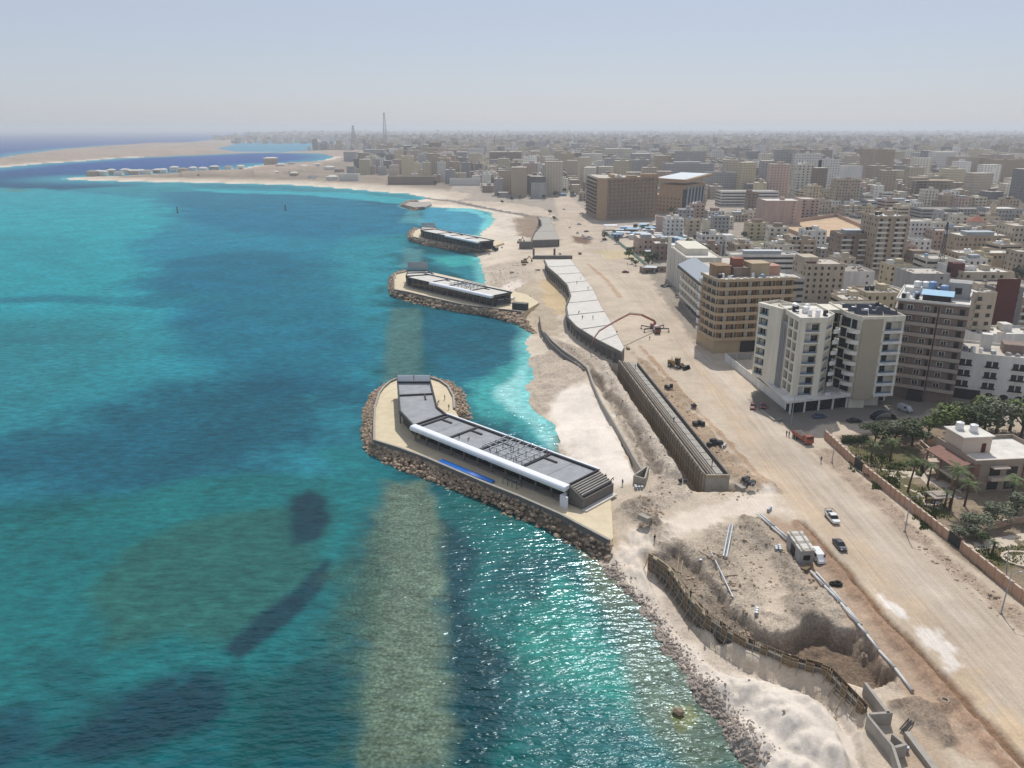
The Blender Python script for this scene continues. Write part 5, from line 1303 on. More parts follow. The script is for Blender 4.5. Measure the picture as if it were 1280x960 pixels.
NAMED = [
 (1087,1127,342,272,22,'tan','black tanks','balcony','tan ten storey block with balcony column and black tanks, right of the sand pitch'),
 (1046,1086,338,294,18,'brown','a sheet roof shed','balcony','brown five storey block with ochre centre bay below the sand pitch'),
 (1003,1051,376,332,20,'beige','a raised corner','grid','beige block with red tiled roof tower behind the cream hotel'),
 (960,1002,390,350,16,'grey','bare roof','band','grey beige block with curved corner between the ochre and cream hotels'),
 (912,1000,345,320,14,'off white','a sheet roof shed','band','long white block with slanted shade roofs behind the ochre hotel'),
 (1051,1090,366,341,22,'off white','bare roof','blank','low white roofed house left of the tan ten storey block'),
 (1078,1124,404,368,16,'pale yellow','black tanks','grid','ochre yellow low block with two black tanks behind the cream hotel'),
 (1052,1078,396,372,14,'beige','white tanks','grid','small house under large white roof tanks behind the cream hotel'),
 (1137,1182,376,344,20,'grey','bare roof','blank','grey blank walled block with black joint behind the brown tower'),
 (1183,1215,368,335,14,'off white','a stair head','blank','white walled block with maroon box behind the brown tower'),
 (1205,1232,440,368,14,'beige','a stair head','balcony','narrow beige block with dark balconies right of the brown tower'),
 (1231,1267,425,362,18,'dark grey','bare roof','blank','dark maroon and grey blank sided block at the right edge'),
 (1266,1300,420,374,18,'tan','bare roof','balcony','tan block with brown balconies cut by the right edge'),
 (1214,1300,446,420,14,'off white','a stair head','blank','low dusty roofed house between the dark block and the white hotel'),
 (1200,1262,372,342,16,'beige','white tanks','balcony','beige terrace of flats with roof clutter left of the right edge'),
 (1140,1180,346,322,14,'brown','a raised corner','grid','brown block with reddish wall below the lattice mast'),
 (1195,1268,338,318,16,'tan','white tanks','grid','long tan block with white roof boxes near the right edge'),
 (1120,1160,306,278,20,'off white','bare roof','grid','white block with small square windows right of the tan ten storey block'),
 (1196,1262,322,296,22,'tan','a sheet roof shed','grid','long tan hall behind the red domed mosque'),
 (1262,1300,322,284,22,'beige','a stair head','grid','beige block with square windows at the right edge beyond the mosque'),
 (955,1000,281,252,30,'pinkish','a stair head','blank','pink blank walled school block left of the sand pitch'),
 (1000,1022,273,250,30,'pinkish','bare roof','balcony','pink school wing with brown balconies above the sand pitch'),
 (1140,1192,252,226,26,'tan','a raised corner','frame','unfinished tan concrete frame building with tower room'),
 (1025,1050,263,252,14,'off white','bare roof','grid','small white school house above the sand pitch'),
 (1085,1150,265,252,22,'grey','a sheet roof shed','band','grey low school with pale blue sheet roof'),
 (1150,1195,278,262,22,'grey','bare roof','band','low grey school building left of the minaret'),
 (1236,1275,282,262,24,'grey','bare roof','grid','blue grey arched school block behind the minaret'),
 (1198,1232,277,262,20,'grey','bare roof','grid','blue grey low school block left of the minaret tower'),
 (970,989,246,188,24,'grey','bare roof','band','dark glassy tower left of the far white tower pair'),
 (988,1022,247,193,26,'off white','a stair head','grid','left one of the far white tower pair'),
 (1018,1044,247,200,26,'off white','a stair head','grid','right one of the far white tower pair'),
 (1046,1074,243,208,24,'off white','bare roof','blank','pale white slab right of the far white tower pair'),
 (1080,1112,238,188,26,'tan','a stair head','grid','tall tan far tower above the unfinished frame'),
 (1190,1232,236,197,28,'beige','twin stair heads','balcony','left far beige slab of balconies toward the right edge'),
 (1234,1275,238,200,28,'tan','a stair head','balcony','right far tan slab of balconies toward the right edge'),
 (1165,1192,226,190,26,'off white','bare roof','grid','far off white slab beyond the unfinished frame'),
 (900,972,258,240,24,'off white','bare roof','band','long white banded low block beyond the tilted roof hall'),
 (880,925,245,216,26,'grey','a stair head','band','blue grey glassy block beyond the tilted roof hall'),
 (925,965,240,210,26,'brown','bare roof','grid','brown wide block left of the glassy tower'),
 (830,890,240,205,28,'grey','a sheet roof shed','band','grey blue low mall behind the slab hotel'),
 (845,880,226,190,26,'grey','bare roof','grid','grey far block behind the slab hotel'),
 (756,790,220,186,26,'cream','a stair head','grid','cream tower directly behind the slab hotel'),
 (790,812,222,192,26,'grey','bare roof','grid','grey tower behind the slab hotel to the right'),
 (725,752,218,192,26,'off white','a stair head','grid','off white tower behind the slab hotel to the left'),
 (700,728,222,198,26,'tan','a stair head','grid','tan block left of the slab hotel'),
 (812,835,256,236,20,'grey','bare roof','grid','narrow grey block between the slab hotel and tilted hall'),
 (585,604,215,186,26,'off white','bare roof','grid','white slab right of the tall tower row by the bay'),
 (566,584,214,190,26,'grey','bare roof','grid','grey slab in the tower row by the bay'),
 (612,652,217,190,30,'brown','a stair head','grid','wide brown block above the bay promenade'),
 (505,516,206,182,22,'dark grey','bare roof','grid','dark narrow tower in the tower row by the bay'),
 (514,522,206,181,22,'off white','bare roof','blank','thin white tower in the tower row by the bay'),
 (527,538,206,181,22,'beige','bare roof','grid','beige thin tower in the tower row by the bay'),
 (537,552,206,178,24,'brown','a stair head','grid','tallest brown tower in the tower row by the bay'),
 (484,506,205,186,30,'dark grey','bare roof','grid','dark wide slab in the tower row by the bay'),
 (455,483,204,187,30,'grey','bare roof','grid','grey slab left in the tower row by the bay'),
 (430,446,202,190,26,'grey','bare roof','band','low blue grey block at the left end of the tower row'),
 (492,560,214,205,24,'grey','bare roof','band','long low grey blue hall before the tower row'),
 (485,545,231,221,20,'brown','bare roof','band','long brown arcade along the bay promenade'),
 (562,600,232,224,16,'off white','bare roof','grid','white row of chalets along the bay promenade'),
 (664,684,248,230,14,'grey','bare roof','blank','small blue grey block beside the curved coast road'),
 (424,448,226,218,20,'off white','bare roof','grid','white low hotel at the start of the sand spit'),
 (652,690,226,205,24,'off white','a stair head','grid','white stepped block above the curved coast road'),
 (797,822,318,299,22,'pinkish','a sheet roof shed','grid','pinkish low block with red sheet roof beside the dirt road'),
 (818,836,326,306,16,'brown','a stair head','grid','brown low block behind the pink roadside block'),
]
for q in NAMED: at_px(*q[:9])
def extra_on(label_part, fn):
    for o in COL.objects:
        if o.get('label', '').startswith(label_part): fn(o); return
def _red(o):
    MB().box(2,7,6,11,13.8,19).build('roof_tower', PM['beige'], o)
    MB().add([(1.4,5.4,19.01),(7.6,5.4,19.01),(7.6,11.6,19.01),(1.4,11.6,19.01),(4.5,8.5,21.4)], [(0,1,4),(1,2,4),(2,3,4),(3,0,4),(3,2,1,0)]).build('tiled_roof', M['redtile'], o)
    MB().add([(9,4,16.8),(20,4,16.8),(20,12,18.2),(9,12,18.2),(9,4,16.5),(20,4,16.5),(20,12,17.9),(9,12,17.9)], [(0,1,2,3),(7,6,5,4),(0,4,5,1),(1,5,6,2),(2,6,7,3),(3,7,4,0)]).build('tiled_roof', M['redtile'], o)
extra_on('beige block with red tiled', _red)
extra_on('white walled block with maroon', lambda o: MB().box(0,6,-2,4,9.5,17).build('maroon_room', M['maroon'], o))
extra_on('dark maroon and grey', lambda o: MB().box(.3,10,-.12,-.02,6,26).build('maroon_panel', M['maroon'], o))
extra_on('grey low school with pale', lambda o: MB().box(-1,26,-2,10,7.5,8.1).build('sheet_roof', M['bluetin'], o))
def lattice(label, px, yb, yt, base_w, n, cat='mast', zb=LZ, m='rim', name='lattice_mast'):
    p = P(px, yb, zb); h = height_at(px, yt, p.x, p.y)-zb; t = thing(name, label, cat, p)
    r = lambda k: base_w*(1-k*.82)/2
    lg = MB()
    for sx, sy in ((-1,-1),(1,-1),(1,1),(-1,1)): MB().bar((sx*r(0),sy*r(0),0),(sx*r(1),sy*r(1),h), max(base_w*.07,.15)).build('leg', M[m], t)
    for i in range(n):
        k, k1 = i/n, (i+1)/n; b = MB()
        c0 = [(-r(k),-r(k),k*h),(r(k),-r(k),k*h),(r(k),r(k),k*h),(-r(k),r(k),k*h)]; c1 = [(-r(k1),-r(k1),k1*h),(r(k1),-r(k1),k1*h),(r(k1),r(k1),k1*h),(-r(k1),r(k1),k1*h)]
        for j in range(4): lg.bar(c0[j], c1[(j+1)%4], max(base_w*.045,.1)); lg.bar(c1[j], c1[(j+1)%4], max(base_w*.045,.1))
    lg.build('bracing', M[m], t); return t
lattice('black lattice mast with antennas rising from a town roof behind the brown tower', 1174, 340, 278, 2.6, 9, zb=12)
t = [o for o in COL.objects if o.get('label','').startswith('black lattice')][0]
for a in range(6): MB().box(-.12,.12,-.2,.2,-1,1).build('antenna', M['whitemetal'], t).location = (math.cos(a)*1.1, math.sin(a)*1.1, 22+(a%2)*5)
lattice('shorter of the two far lattice masts on the skyline', 443, 190, 157, 22, 9, m='greywall')
lattice('tallest far lattice mast on the skyline', 482, 184, 141, 22, 11, m='greywall')
lattice('far lattice mast rising over the brown block by the bay', 618, 196, 170, 8, 6, m='rim')
t = thing('minaret', 'square tan minaret with slim top right of the red domed mosque', 'minaret', P(1236,288,LZ)); 
MB().box(-2.4,2.4,-2.4,2.4,0,15).build('shaft', PM['tan'], t); MB().box(-2.9,2.9,-2.9,2.9,15,16).box(-1.8,1.8,-1.8,1.8,16,22).build('gallery', PM['sand'], t); MB().cyl((0,0,22),1.6,4,8,r2=.1).build('cap', PM['sand'], t)
t = thing('mosque', 'small tan mosque with a red hipped dome roof', 'mosque', P(1206,300,LZ))
MB().box(0,24,0,16,0,11).build('wall', PM['tan'], t); MB().cyl((11,8,11),7,3,10,r2=6).build('drum', PM['cream'], t); MB().cyl((11,8,14.01),7.4,4.5,10,r2=.4).build('dome', M['redtile'], t); winrow(t, (0,0),(24,0), 1, 2, 4.5, 6, 1.3, 2.2, fm='tan')
t = thing('school_wall', 'long reddish wall around the bare sand pitch', 'wall', P(968,283,LZ)); o_ = t.location
w_ = [tuple(Vector((x-o_.x, y-o_.y))) for x, y in P2([(968,283),(1030,308),(1090,291),(1045,271),(968,281.5)], LZ)]
for a_, b_ in zip(w_, w_[1:]): MB().strip_wall([tuple(Vector(a_).lerp(Vector(b_),.003)), tuple(Vector(b_).lerp(Vector(a_),.003))], .6, 0, 3.2).build('wall_run', M['gardenwall'], t)

# generated blocks: rows along the streets, nearest first
def free(x, y, r=9):
    return all(math.hypot(x-a, y-b) > c+r*.8 for a, b, c in FOOT)
def town_grid():
    rr = random.Random(99); cells = []
    for iy in range(200):
        y = 330+iy*24+iy*iy*.02
        if y > 9000: break
        for ix in range(-60, 260):
            x = ix*21+rr.uniform(-3,3); yy = y+rr.uniform(-4,4)
            if abs(x) > yy*.78+20: continue
            cells.append((x, yy))
    cells.sort(key=lambda c: math.hypot(*c)); C = np.array(cells); sd = sdist(SHORE_W, C[:,0], C[:,1]); lg = sdist(LAGOON_W, C[:,0], C[:,1])
    out = []
    for (x, y), s, l in zip(cells, sd, lg):
        if s < 60 or l > -60: continue
        edge = 112 if y < 940 else 100 - (y-940)*1.3
        if abs(x-64) < 18 and y < 1060: continue
        if x/y < -.36: continue
        if x < edge and y < 1000: continue
        if y < 520 and x < 118: continue
        if y >= 1000 and x < -60 and s < 140: continue
        if x < -200 and y < 1500: continue
        if x < -330 and y < 2350: continue
        out.append((x, y, rr.random()))
    return out
CELLS = town_grid(); made = 0; rest = []
for i, (x, y, q) in enumerate(CELLS):
    rr = random.Random(i*13+5); d_ = math.hypot(x, y)
    dens = .84 if y < 650 else .82
    if (i*7919 % 100)/100 > dens: continue
    if y < 900 and x < 330 and 560 < y and rr.random() < .35: continue
    w, d = rr.uniform(10, 17), rr.uniform(10, 17); nf = rr.choice([1,2,2,3,3,4,4,5]) if y < 800 else rr.choice([2,3,3,4,4,5,5,6,7] if y < 1300 else [3,4,5,5,6,7,8,9,10])
    if y > 800 and rr.random() < .19: nf = rr.randint(8, 14); w, d = rr.uniform(16,26), rr.uniform(14,20)
    if y > 2200 and rr.random() < .09: nf = rr.randint(9, 16)
    if not free(x+w/2, y+d/2): continue
    if made < 205:
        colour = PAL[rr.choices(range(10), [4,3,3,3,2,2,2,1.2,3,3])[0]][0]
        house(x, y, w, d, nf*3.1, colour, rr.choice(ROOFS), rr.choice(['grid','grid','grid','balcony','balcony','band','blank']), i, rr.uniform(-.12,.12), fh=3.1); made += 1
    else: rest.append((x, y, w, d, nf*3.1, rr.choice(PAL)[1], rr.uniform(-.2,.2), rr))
def far_city():
    """everything behind: thousands of blocks that read as one mass"""
    vs, fs, cs, mi = [], [], [], []
    def add(x0,x1,y0,y1,z0,z1,c,rz,cx,cy):
        k = len(vs); ca, sa = math.cos(rz), math.sin(rz)
        for z in (z0, z1):
            for x, y in ((x0,y0),(x1,y0),(x1,y1),(x0,y1)):
                dx, dy = x-cx, y-cy; vs.append((cx+dx*ca-dy*sa, cy+dx*sa+dy*ca, z))
        for f in ((0,1,5,4),(1,2,6,5),(2,3,7,6),(3,0,4,7)): fs.append(tuple(k+i for i in f)); mi.append(0)
        fs.append((k+4,k+5,k+6,k+7)); mi.append(1); cs.extend([c]*8)
    for x, y, w, d, h, c, rz, rr in rest:
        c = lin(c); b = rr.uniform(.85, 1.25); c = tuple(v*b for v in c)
        add(x,x+w,y,y+d,2,LZ+h,c,rz,x,y)
        if rr.random() < .6: add(x+w*.4,x+w*.75,y+d*.4,y+d*.75,LZ+h,LZ+h+2.8,c,rz,x,y)
    rr = random.Random(5)
    for _ in range(5200):     # outer districts
        y = rr.uniform(4700, 15000); x = rr.uniform(-.35*y, .8*y); 
        if x < -300 and sdist(SHORE_W, np.array([x]), np.array([y]))[0] < 100: continue
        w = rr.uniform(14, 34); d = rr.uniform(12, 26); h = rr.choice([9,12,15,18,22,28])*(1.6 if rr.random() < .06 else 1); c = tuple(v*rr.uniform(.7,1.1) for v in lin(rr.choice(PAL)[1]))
        add(x,x+w,y,y+d,-1,LZ+h+(18 if y > 8000 else 0),c,rr.uniform(-.3,.3),x,y)
    for _ in range(150):      # far town across the lagoon
        p = P(rr.uniform(265,440), rr.uniform(172.5,177.5), 0); h = rr.choice([12,16,22,30,38]); w = rr.uniform(20,40)
        if sdist(LAGOON_W, np.array([p.x]), np.array([p.y]))[0] > -40: continue
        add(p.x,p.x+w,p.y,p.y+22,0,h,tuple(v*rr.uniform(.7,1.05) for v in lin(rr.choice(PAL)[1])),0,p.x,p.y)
    me = bpy.data.meshes.new('distant_city'); me.from_pydata(vs, [], fs); me.materials.append(facade_mat('far_walls', None)); me.materials.append(M['roofpale'])
    me.polygons.foreach_set('material_index', mi)
    at = me.attributes.new('tone', 'FLOAT_COLOR', 'POINT'); at.data.foreach_set('color', np.c_[np.array(cs), np.ones(len(cs))].ravel().astype(np.float32))
    me.update(); o = bpy.data.objects.new('distant_city', me); COL.objects.link(o); o['kind'] = 'stuff'
far_city()

# houses on the sand spit and low sheds by the bay
rr = random.Random(17)
SP = [(108,219.5),(116,218.5),(124,219),(133,217.5),(142,218.5),(150,216.5),(160,217.5),(170,216),(178,216.8),(190,215),(200,215.5),(212,213.5),(222,215),(236,212.5),(248,213),(262,211.5),(280,211),(296,210.5),(330,205.8),(345,209),(360,208),(375,210),(392,209),(405,213),(418,216),(300,218),(335,219),(362,221),(385,224),(408,226)]
for i, (px, py) in enumerate(SP):
    p = P(px, py, 2); w, d, h = rr.uniform(12,20), rr.uniform(10,16), rr.uniform(4,7.5)
    if px == 330: w, d, h = 34, 20, 15
    side = ['at the tip of the sand spit','on the outer sand spit','on the middle of the sand spit','on the inner sand spit','near the root of the sand spit'][min(i//6,4)]
    nth = ['first','second','third','fourth','fifth','sixth'][i%6]
    t = thing('beach_house', f'{nth} low pale house from the left {side}', 'house', (p.x,p.y,2), rr.uniform(-.3,.3), 'houses on the sand spit')
    MB().box(0,w,0,d,-1,h).build('wall', PM['off white' if i%3 else 'tan'], t)
    MB().add([(-.6,-.6,h+.01),(w+.6,-.6,h+.01),(w+.6,d+.6,h+.01),(-.6,d+.6,h+.01),(w*.25,d/2,h+2.6),(w*.75,d/2,h+2.6)], [(0,1,5,4),(1,2,5),(2,3,4,5),(3,0,4),(3,2,1,0)]).build('roof', M['roofwhite' if i%4 else 'roofdirty'], t)
# ------------------------------------------------------------------ garden, trees
def leaf_mat(name, col, dark=.5):
    m = bpy.data.materials.new(name); m.use_nodes = True; nt = m.node_tree; n = nt.nodes; L = nt.links
    b = n['Principled BSDF']; b.inputs['Roughness'].default_value = .7; b.inputs['Specular IOR Level'].default_value = .25
    g = n.new('ShaderNodeNewGeometry'); r = n.new('ShaderNodeMapRange'); r.inputs[3].default_value = dark; r.inputs[4].default_value = 1.35
    L.new(g.outputs['Random Per Island'], r.inputs[0])
    x = n.new('ShaderNodeMix'); x.data_type = 'RGBA'; x.blend_type = 'MULTIPLY'; x.inputs[0].default_value = 1; x.inputs['A'].default_value = (*lin(col), 1)
    L.new(r.outputs[0], x.inputs['B']); L.new(x.outputs['Result'], b.inputs['Base Color']); return m
LEAF = dict(green=leaf_mat('green_leaves', '5c6a33'), dark=leaf_mat('dark_leaves', '404c2a'), olive=leaf_mat('olive_leaves', '686d56'), palm=leaf_mat('palm_leaves', '68754a'))
BARK = mat('bark', '5a4a3b', .95, .25, 2)
def crown_mesh(seed, n=1100, lobes=9, leaf=.34, m='green', flat=.75):
    rr = random.Random(seed); mb = MB(); L = []
    for _ in range(lobes):
        a, r = rr.uniform(0, 6.28), rr.uniform(.1, .62); L.append((math.cos(a)*r, math.sin(a)*r, rr.uniform(-.3,.45)*flat, rr.uniform(.28,.5)))
    for i in range(n):
        x, y, z, r = rr.choice(L); v = Vector((rr.gauss(0,1), rr.gauss(0,1), rr.gauss(0,1))).normalized()*r*rr.uniform(.7,1.05)**.5
        p = Vector((x, y, z))+Vector((v.x, v.y, v.z*flat)); s = leaf*rr.uniform(.10,.26)
        u = Vector((rr.uniform(-1,1), rr.uniform(-1,1), rr.uniform(-.6,.6))).normalized(); w = u.cross(v.normalized()+Vector((0,0,.3))).normalized()
        mb.add([p-u*s, p+w*s*.7, p+u*s, p-w*s*.7], [(0,1,2,3)])
    return mb.mesh('crown', LEAF[m])
CROWNS = {k: [crown_mesh(i+10*j, m=k, n=1300) for i in range(3)] for j, k in enumerate(('green','dark','olive'))}
SMALLC = {k: [crown_mesh(i+40+10*j, n=260, lobes=5, leaf=.75, m=k) for i in range(2)] for j, k in enumerate(('green','dark'))}
def trunk_mesh(seed):
    rr = random.Random(seed); mb = MB(); mb.tube([(0,0,-.03),(.02,.01,.2),(.0,.03,.42),(.03,0,.62)], [.055,.042,.034,.02], 6)
    for i in range(5):
        a = i*1.26+rr.random()*.6; z = rr.uniform(.25,.42); mb.tube([(0,.02,z),(math.cos(a)*.16,math.sin(a)*.16,z+.16),(math.cos(a)*.34,math.sin(a)*.34,z+.3)], [.024,.016,.007], 5)
    return mb.mesh('trunk', BARK)
TRUNKS = [trunk_mesh(i) for i in range(2)]
tr = random.Random(31)
def tree(x, y, h, r, kind, label, z=LZ, small=False, group=None, name='tree'):
    t = thing(name, label, 'tree', (x, y, z), tr.uniform(0, 6.28), group)
    inst('trunk', TRUNKS[tr.randrange(2)], t, (0,0,0), 0, (h*.8,h*.8,h))
    c = inst('crown', (SMALLC if small else CROWNS)[kind][tr.randrange(2 if small else 3)], t, (0,0,h*.64), 0, (r,r,h*.5)); return t
# frond: arched rachis with leaflets
def frond_mesh():
    mb = MB(); n = 11; pts = []
    for i in range(n+1):
        k = i/n; pts.append(Vector((k*.92, 0, .42*k-.75*k*k)))
    mb.tube(pts, [.018*(1-.7*i/n) for i in range(n+1)], 3)
    for i in range(1, n+1):
        p = pts[i]; l = .26*(1-abs(i/n-.45)*1.1)+.05
        for s in (-1,1): mb.add([p, p+Vector((.05,0,0)), p+Vector((.13,s*l,-.10))], [(0,1,2)])
    return mb.mesh('frond', LEAF['palm'])
FROND = frond_mesh()
def palm(px, py, h, label, lean=.0, r=2.3, nf=20):
    p = P(px, py, LZ); t = thing('palm_tree', label, 'palm tree', p, 0, 'palms in the villa garden')
    top = Vector((lean, lean*.3, h)); MB().tube([(0,0,-.3),(lean*.2,0,h*.35),(lean*.6,lean*.1,h*.7),top], [.3,.24,.2,.22], 8).build('trunk', BARK, t)
    for i in range(nf):
        o = inst('frond', FROND, t, top, i*2.4+tr.uniform(-.3,.3), (r,r,r)); o.rotation_euler = (0, tr.uniform(-.75,.65), i*2.4)
    return t
for i, (px, py, ht, r, k) in enumerate([(1183,550,11,7.4,'green'),(1216,551,12,7.2,'dark'),(1243,548,12,7.2,'olive'),(1275,548,12,7.4,'green'),(1300,550,11,7,'dark'),(1160,548,8,5,'green'),(1093,558,7.5,5.4,'dark'),(1118,558,7.5,5.0,'olive'),(1140,559,8.5,6.0,'dark'),(1198,540,10,6.5,'dark'),(1230,537,11,7,'green'),(1262,538,11,7,'dark'),(1292,537,11,7,'olive'),(1104,549,6,4.5,'dark'),(1130,548,6.5,5,'dark')]):
    p = P(px, py, LZ)
    tree(p.x, p.y, ht, r, k, ['bright green leafy tree at the left of the row before the white hotel','dark leafy tree second from the left before the white hotel','greyish green leafy tree in the middle of the row behind the villa','green leafy tree behind the villa roof tanks at the right','leafy tree cut by the right edge behind the villa','smaller green tree touching the left end of the tree row','dark bushy tree at the back left of the villa garden','greyish bushy tree between the two dark trees at the garden back','broad dark tree by the garden back wall','dark tree in the second row before the white hotel arches, left','green tree in the second row before the white hotel arches','dark tree in the second row behind the villa tanks','greyish tree in the second row at the right edge','small dark tree behind the hedge end','small dark tree on the street side of the garden back'][i], group='trees behind the villa')
for i, (px, py, ht, r, k) in enumerate([(1213,668,5,4.6,'olive'),(1238,658,6,4.6,'olive'),(1268,650,7,4.8,'olive'),(1198,674,3,2.8,'olive'),(1220,676,3,3.0,'dark'),(1290,648,6,4.2,'dark')]):
    p = P(px, py, LZ)
    tree(p.x, p.y, ht, r, k, ['grey green olive tree in front of the villa, nearest its left corner','grey green olive tree in front of the villa, middle one','tall grey green olive tree in front of the villa, right one','low rounded grey bush by the garden wall gate','low dark bush right of the grey bush by the gate','dark olive tree at the right edge in front of the villa'][i], group='olive trees before the villa')
for a in [(1088,576,5.0,'short palm at the back of the garden, leftmost',.2,2.4),(1112,577,5.6,'palm right of the leftmost short palm',.1,2.4),(1134,617,8.2,'leaning palm beside the light garden path',1.0,2.8),(1159,609,5.8,'small crowned palm on the garden lawn',.2,1.9),(1187,638,10,'tallest palm with broad crown left of the villa',.6,3.4),(1205,634,6.0,'palm against the villa front, left one',.3,2.8),(1262,630,6.5,'palm with dense crown right of the villa door',.2,2.9),(1240,692,2.6,'small palm on the lawn near the lower gate',.1,1.5),(1180,636,4.2,'slender palm beside the gazebo',.1,1.3)]: palm(*a)
for i, (px, py, s, k) in enumerate([(1113,586,1.4,'green'),(1149,594,1.2,'green'),(1100,603,1.5,'green'),(1138,582,1.4,'dark'),(1085,596,1.3,'dark'),(1128,582,1.2,'green'),(1165,620,1.2,'dark'),(1150,640,1.3,'olive'),(1175,590,1.0,'dark'),(1070,575,1.3,'olive')]):
    p = P(px, py, LZ); o = inst('shrub', CROWNS[k][i%3], None, (p.x,p.y,LZ+s*.45), i*1.1, (s*1.15,s*1.15,s*.8))
    tag(o, ['clipped shrub below the second palm','round shrub at the end of the light path','shrub beside the light path start','dark shrub behind the round shrub','dark low shrub inside the garden wall','small shrub between two short palms','dark shrub near the gazebo','grey shrub between gazebo and garden wall','dark shrub by the villa porch','grey shrub by the upper gate'][i], 'shrub', 'shrubs in the villa garden')
o = MB(); rh = random.Random(4)
hp, hq = P(1052,553,LZ), P(1086,553,LZ)
for i in range(1500):
    p = Vector((rh.uniform(hp.x,hq.x), hp.y+rh.uniform(-1.2,1.2), LZ+rh.uniform(0,1.9))); u = Vector((rh.gauss(0,1),rh.gauss(0,1),rh.gauss(0,1))).normalized()*.2; w = u.orthogonal()*.8
    o.add([p-u,p+w,p+u,p-w],[(0,1,2,3)])
tag(o.build('hedge', LEAF['dark']), 'dark clipped hedge along the back left of the garden', 'hedge')
# lawn tufts and flower beds
o = MB()
for _ in range(5200):
    q = rh.choice([(1060,1105,556,590),(1090,1125,590,612),(1140,1190,610,650),(1218,1300,684,708),(1100,1150,560,590),(1150,1170,640,662)]); p = P(rh.uniform(q[0],q[1]), rh.uniform(q[2],q[3]), LZ)
    s = rh.uniform(.12,.4); a = rh.uniform(0,6.28); o.add([(p.x-s*math.cos(a),p.y-s*math.sin(a),LZ-.1),(p.x+s*math.cos(a),p.y+s*math.sin(a),LZ-.1),(p.x,p.y,LZ+rh.uniform(.2,.7))],[(0,1,2)])
o.build('ground_cover', LEAF['green'], kind='stuff')
def slab(name, pts, z, m, kind='structure', th=.12):
    o = MB().prism(P2(pts, z), z-th, z).build(name, M[m]); o['kind'] = kind; return o
M['path'] = mat('garden_paving', 'c2b5a2', .95, .1, .5)
slab('garden_path', [(1100,586),(1150,590),(1178,566),(1150,570),(1180,575),(1178,600),(1165,612),(1150,597),(1122,597),(1100,592)], LZ+.16, 'path')
slab('garden_path', [(1120,598),(1128,597),(1164,628),(1160,634)], LZ+.17, 'path')
slab('garden_path', [(1160,605),(1180,600),(1212,622),(1205,630)], LZ+.18, 'path'); slab('garden_path', [(1203,680),(1300,662),(1300,680),(1212,688)], LZ+.16, 'path')
def garden_wall():
    t = thing('garden_wall', 'long terracotta garden wall with piers and pale coping along the dirt road', 'garden wall', P(1031,548,LZ)); o = t.location
    for (a, b, n) in (((1031,548),(1067,582),9),((1079,592),(1184,676),17),((1201,690),(1300,771),9)):
        A, B = P(*a, LZ)-o, P(*b, LZ)-o
        for i in range(n):
            p, q = A.lerp(B, i/n), A.lerp(B, (i+.97)/n)
            MB().strip_wall([(p.x,p.y),(q.x,q.y)], .28, -.4, 2.3).build('wall_panel', M['gardenwall'], t)
            MB().strip_wall([(p.x,p.y),(q.x,q.y)], .42, 2.303, 2.48).build('coping', M['coping'], t)
            MB().box(p.x-.25,p.x+.25,p.y-.25,p.y+.25,-.4,2.6).build('pier', M['gardenwall'], t)
    for a, b, l in (((1067.5,583),(1078.5,591.5),0),((1184.5,677),(1200.5,689.5),1)):
        A, B = P(*a, LZ), P(*b, LZ); g = thing('metal_gate', ['dark metal gate in the upper part of the terracotta wall','dark metal gate in the lower part of the terracotta wall'][l], 'gate', A); d = B-A
        for i in range(2): p, q = d*(i*.5+.01), d*(i*.5+.49); MB().strip_wall([(p.x,p.y),(q.x,q.y)], .1, .05, 2.5).build('gate_leaf', M['rim'], g)
        for i in range(13): p = d*((i+.5)/13); MB().box(p.x-.05,p.x+.05,p.y-.16,p.y+.16,.1,2.75).build('bar', M['tankblack'], g)
    for l, pts, hh in (('reddish back wall between the villa garden and the tree row', [(1158,556),(1185,557),(1215,566)], 2.4), ('low pale inner wall beside the garden drive', [(1150,555),(1163,566),(1172,571),(1180,570)], 1.0), ('reddish low wall right of the olive trees', [(1232,664),(1262,656),(1300,650)], 1.6), ('reddish wall behind the villa at the right edge', [(1240,566),(1300,572)], 2.2)):
        w = P2(pts, LZ); t = thing('garden_wall', l, 'garden wall', (w[0][0],w[0][1],LZ)); w = [(x-w[0][0],y-w[0][1]) for x, y in w]
        for a, b in zip(w, w[1:]): MB().strip_wall([tuple(Vector(a).lerp(Vector(b),.005)), tuple(Vector(b).lerp(Vector(a),.005))], .3, -.3, hh).build('wall_panel', M['gardenwall'], t)
        MB().strip_wall(w, .4, hh+.002, hh+.14).build('coping', M['coping'], t)
garden_wall()
t = thing('gazebo', 'dark timber garden gazebo with flat grey roof', 'gazebo', P(1171,632,LZ), .1)
for x in (-1.9,1.9):
    for y in (-1.6,1.6): MB().box(x-.12,x+.12,y-.12,y+.12,0,2.7).build('post', M['maroon'], t)
MB().box(-2.3,2.3,-2,2,2.71,2.95).box(-1.2,1.2,-1,1,2.95,3.2).build('roof', M['brownband'], t); MB().box(-1.8,1.8,1.2,1.6,.3,.6).box(-1.8,1.8,1.5,1.65,.6,1.2).build('bench', M['wood'], t); MB().box(-2,2,-1.7,1.7,-.1,.12).build('floor', M['path'], t); MB().box(-.8,.8,-.5,.5,.7,.8).box(-.1,.1,-.1,.1,.1,.7).build('table', M['whitemetal'], t)
t = thing('planting_ring', 'pale oval garden pond edge at the right edge below the gate', 'pond', P(1278,700,LZ)); pr = [(math.cos(a*.4)*4, math.sin(a*.4)*3) for a in range(15)]
MB().strip_wall(pr, .5, 0, .4).build('rim', M['coping'], t); MB().prism([(x*.93,y*.93) for x,y in pr[:-1]], 0, .2).build('basin', M['path'], t)

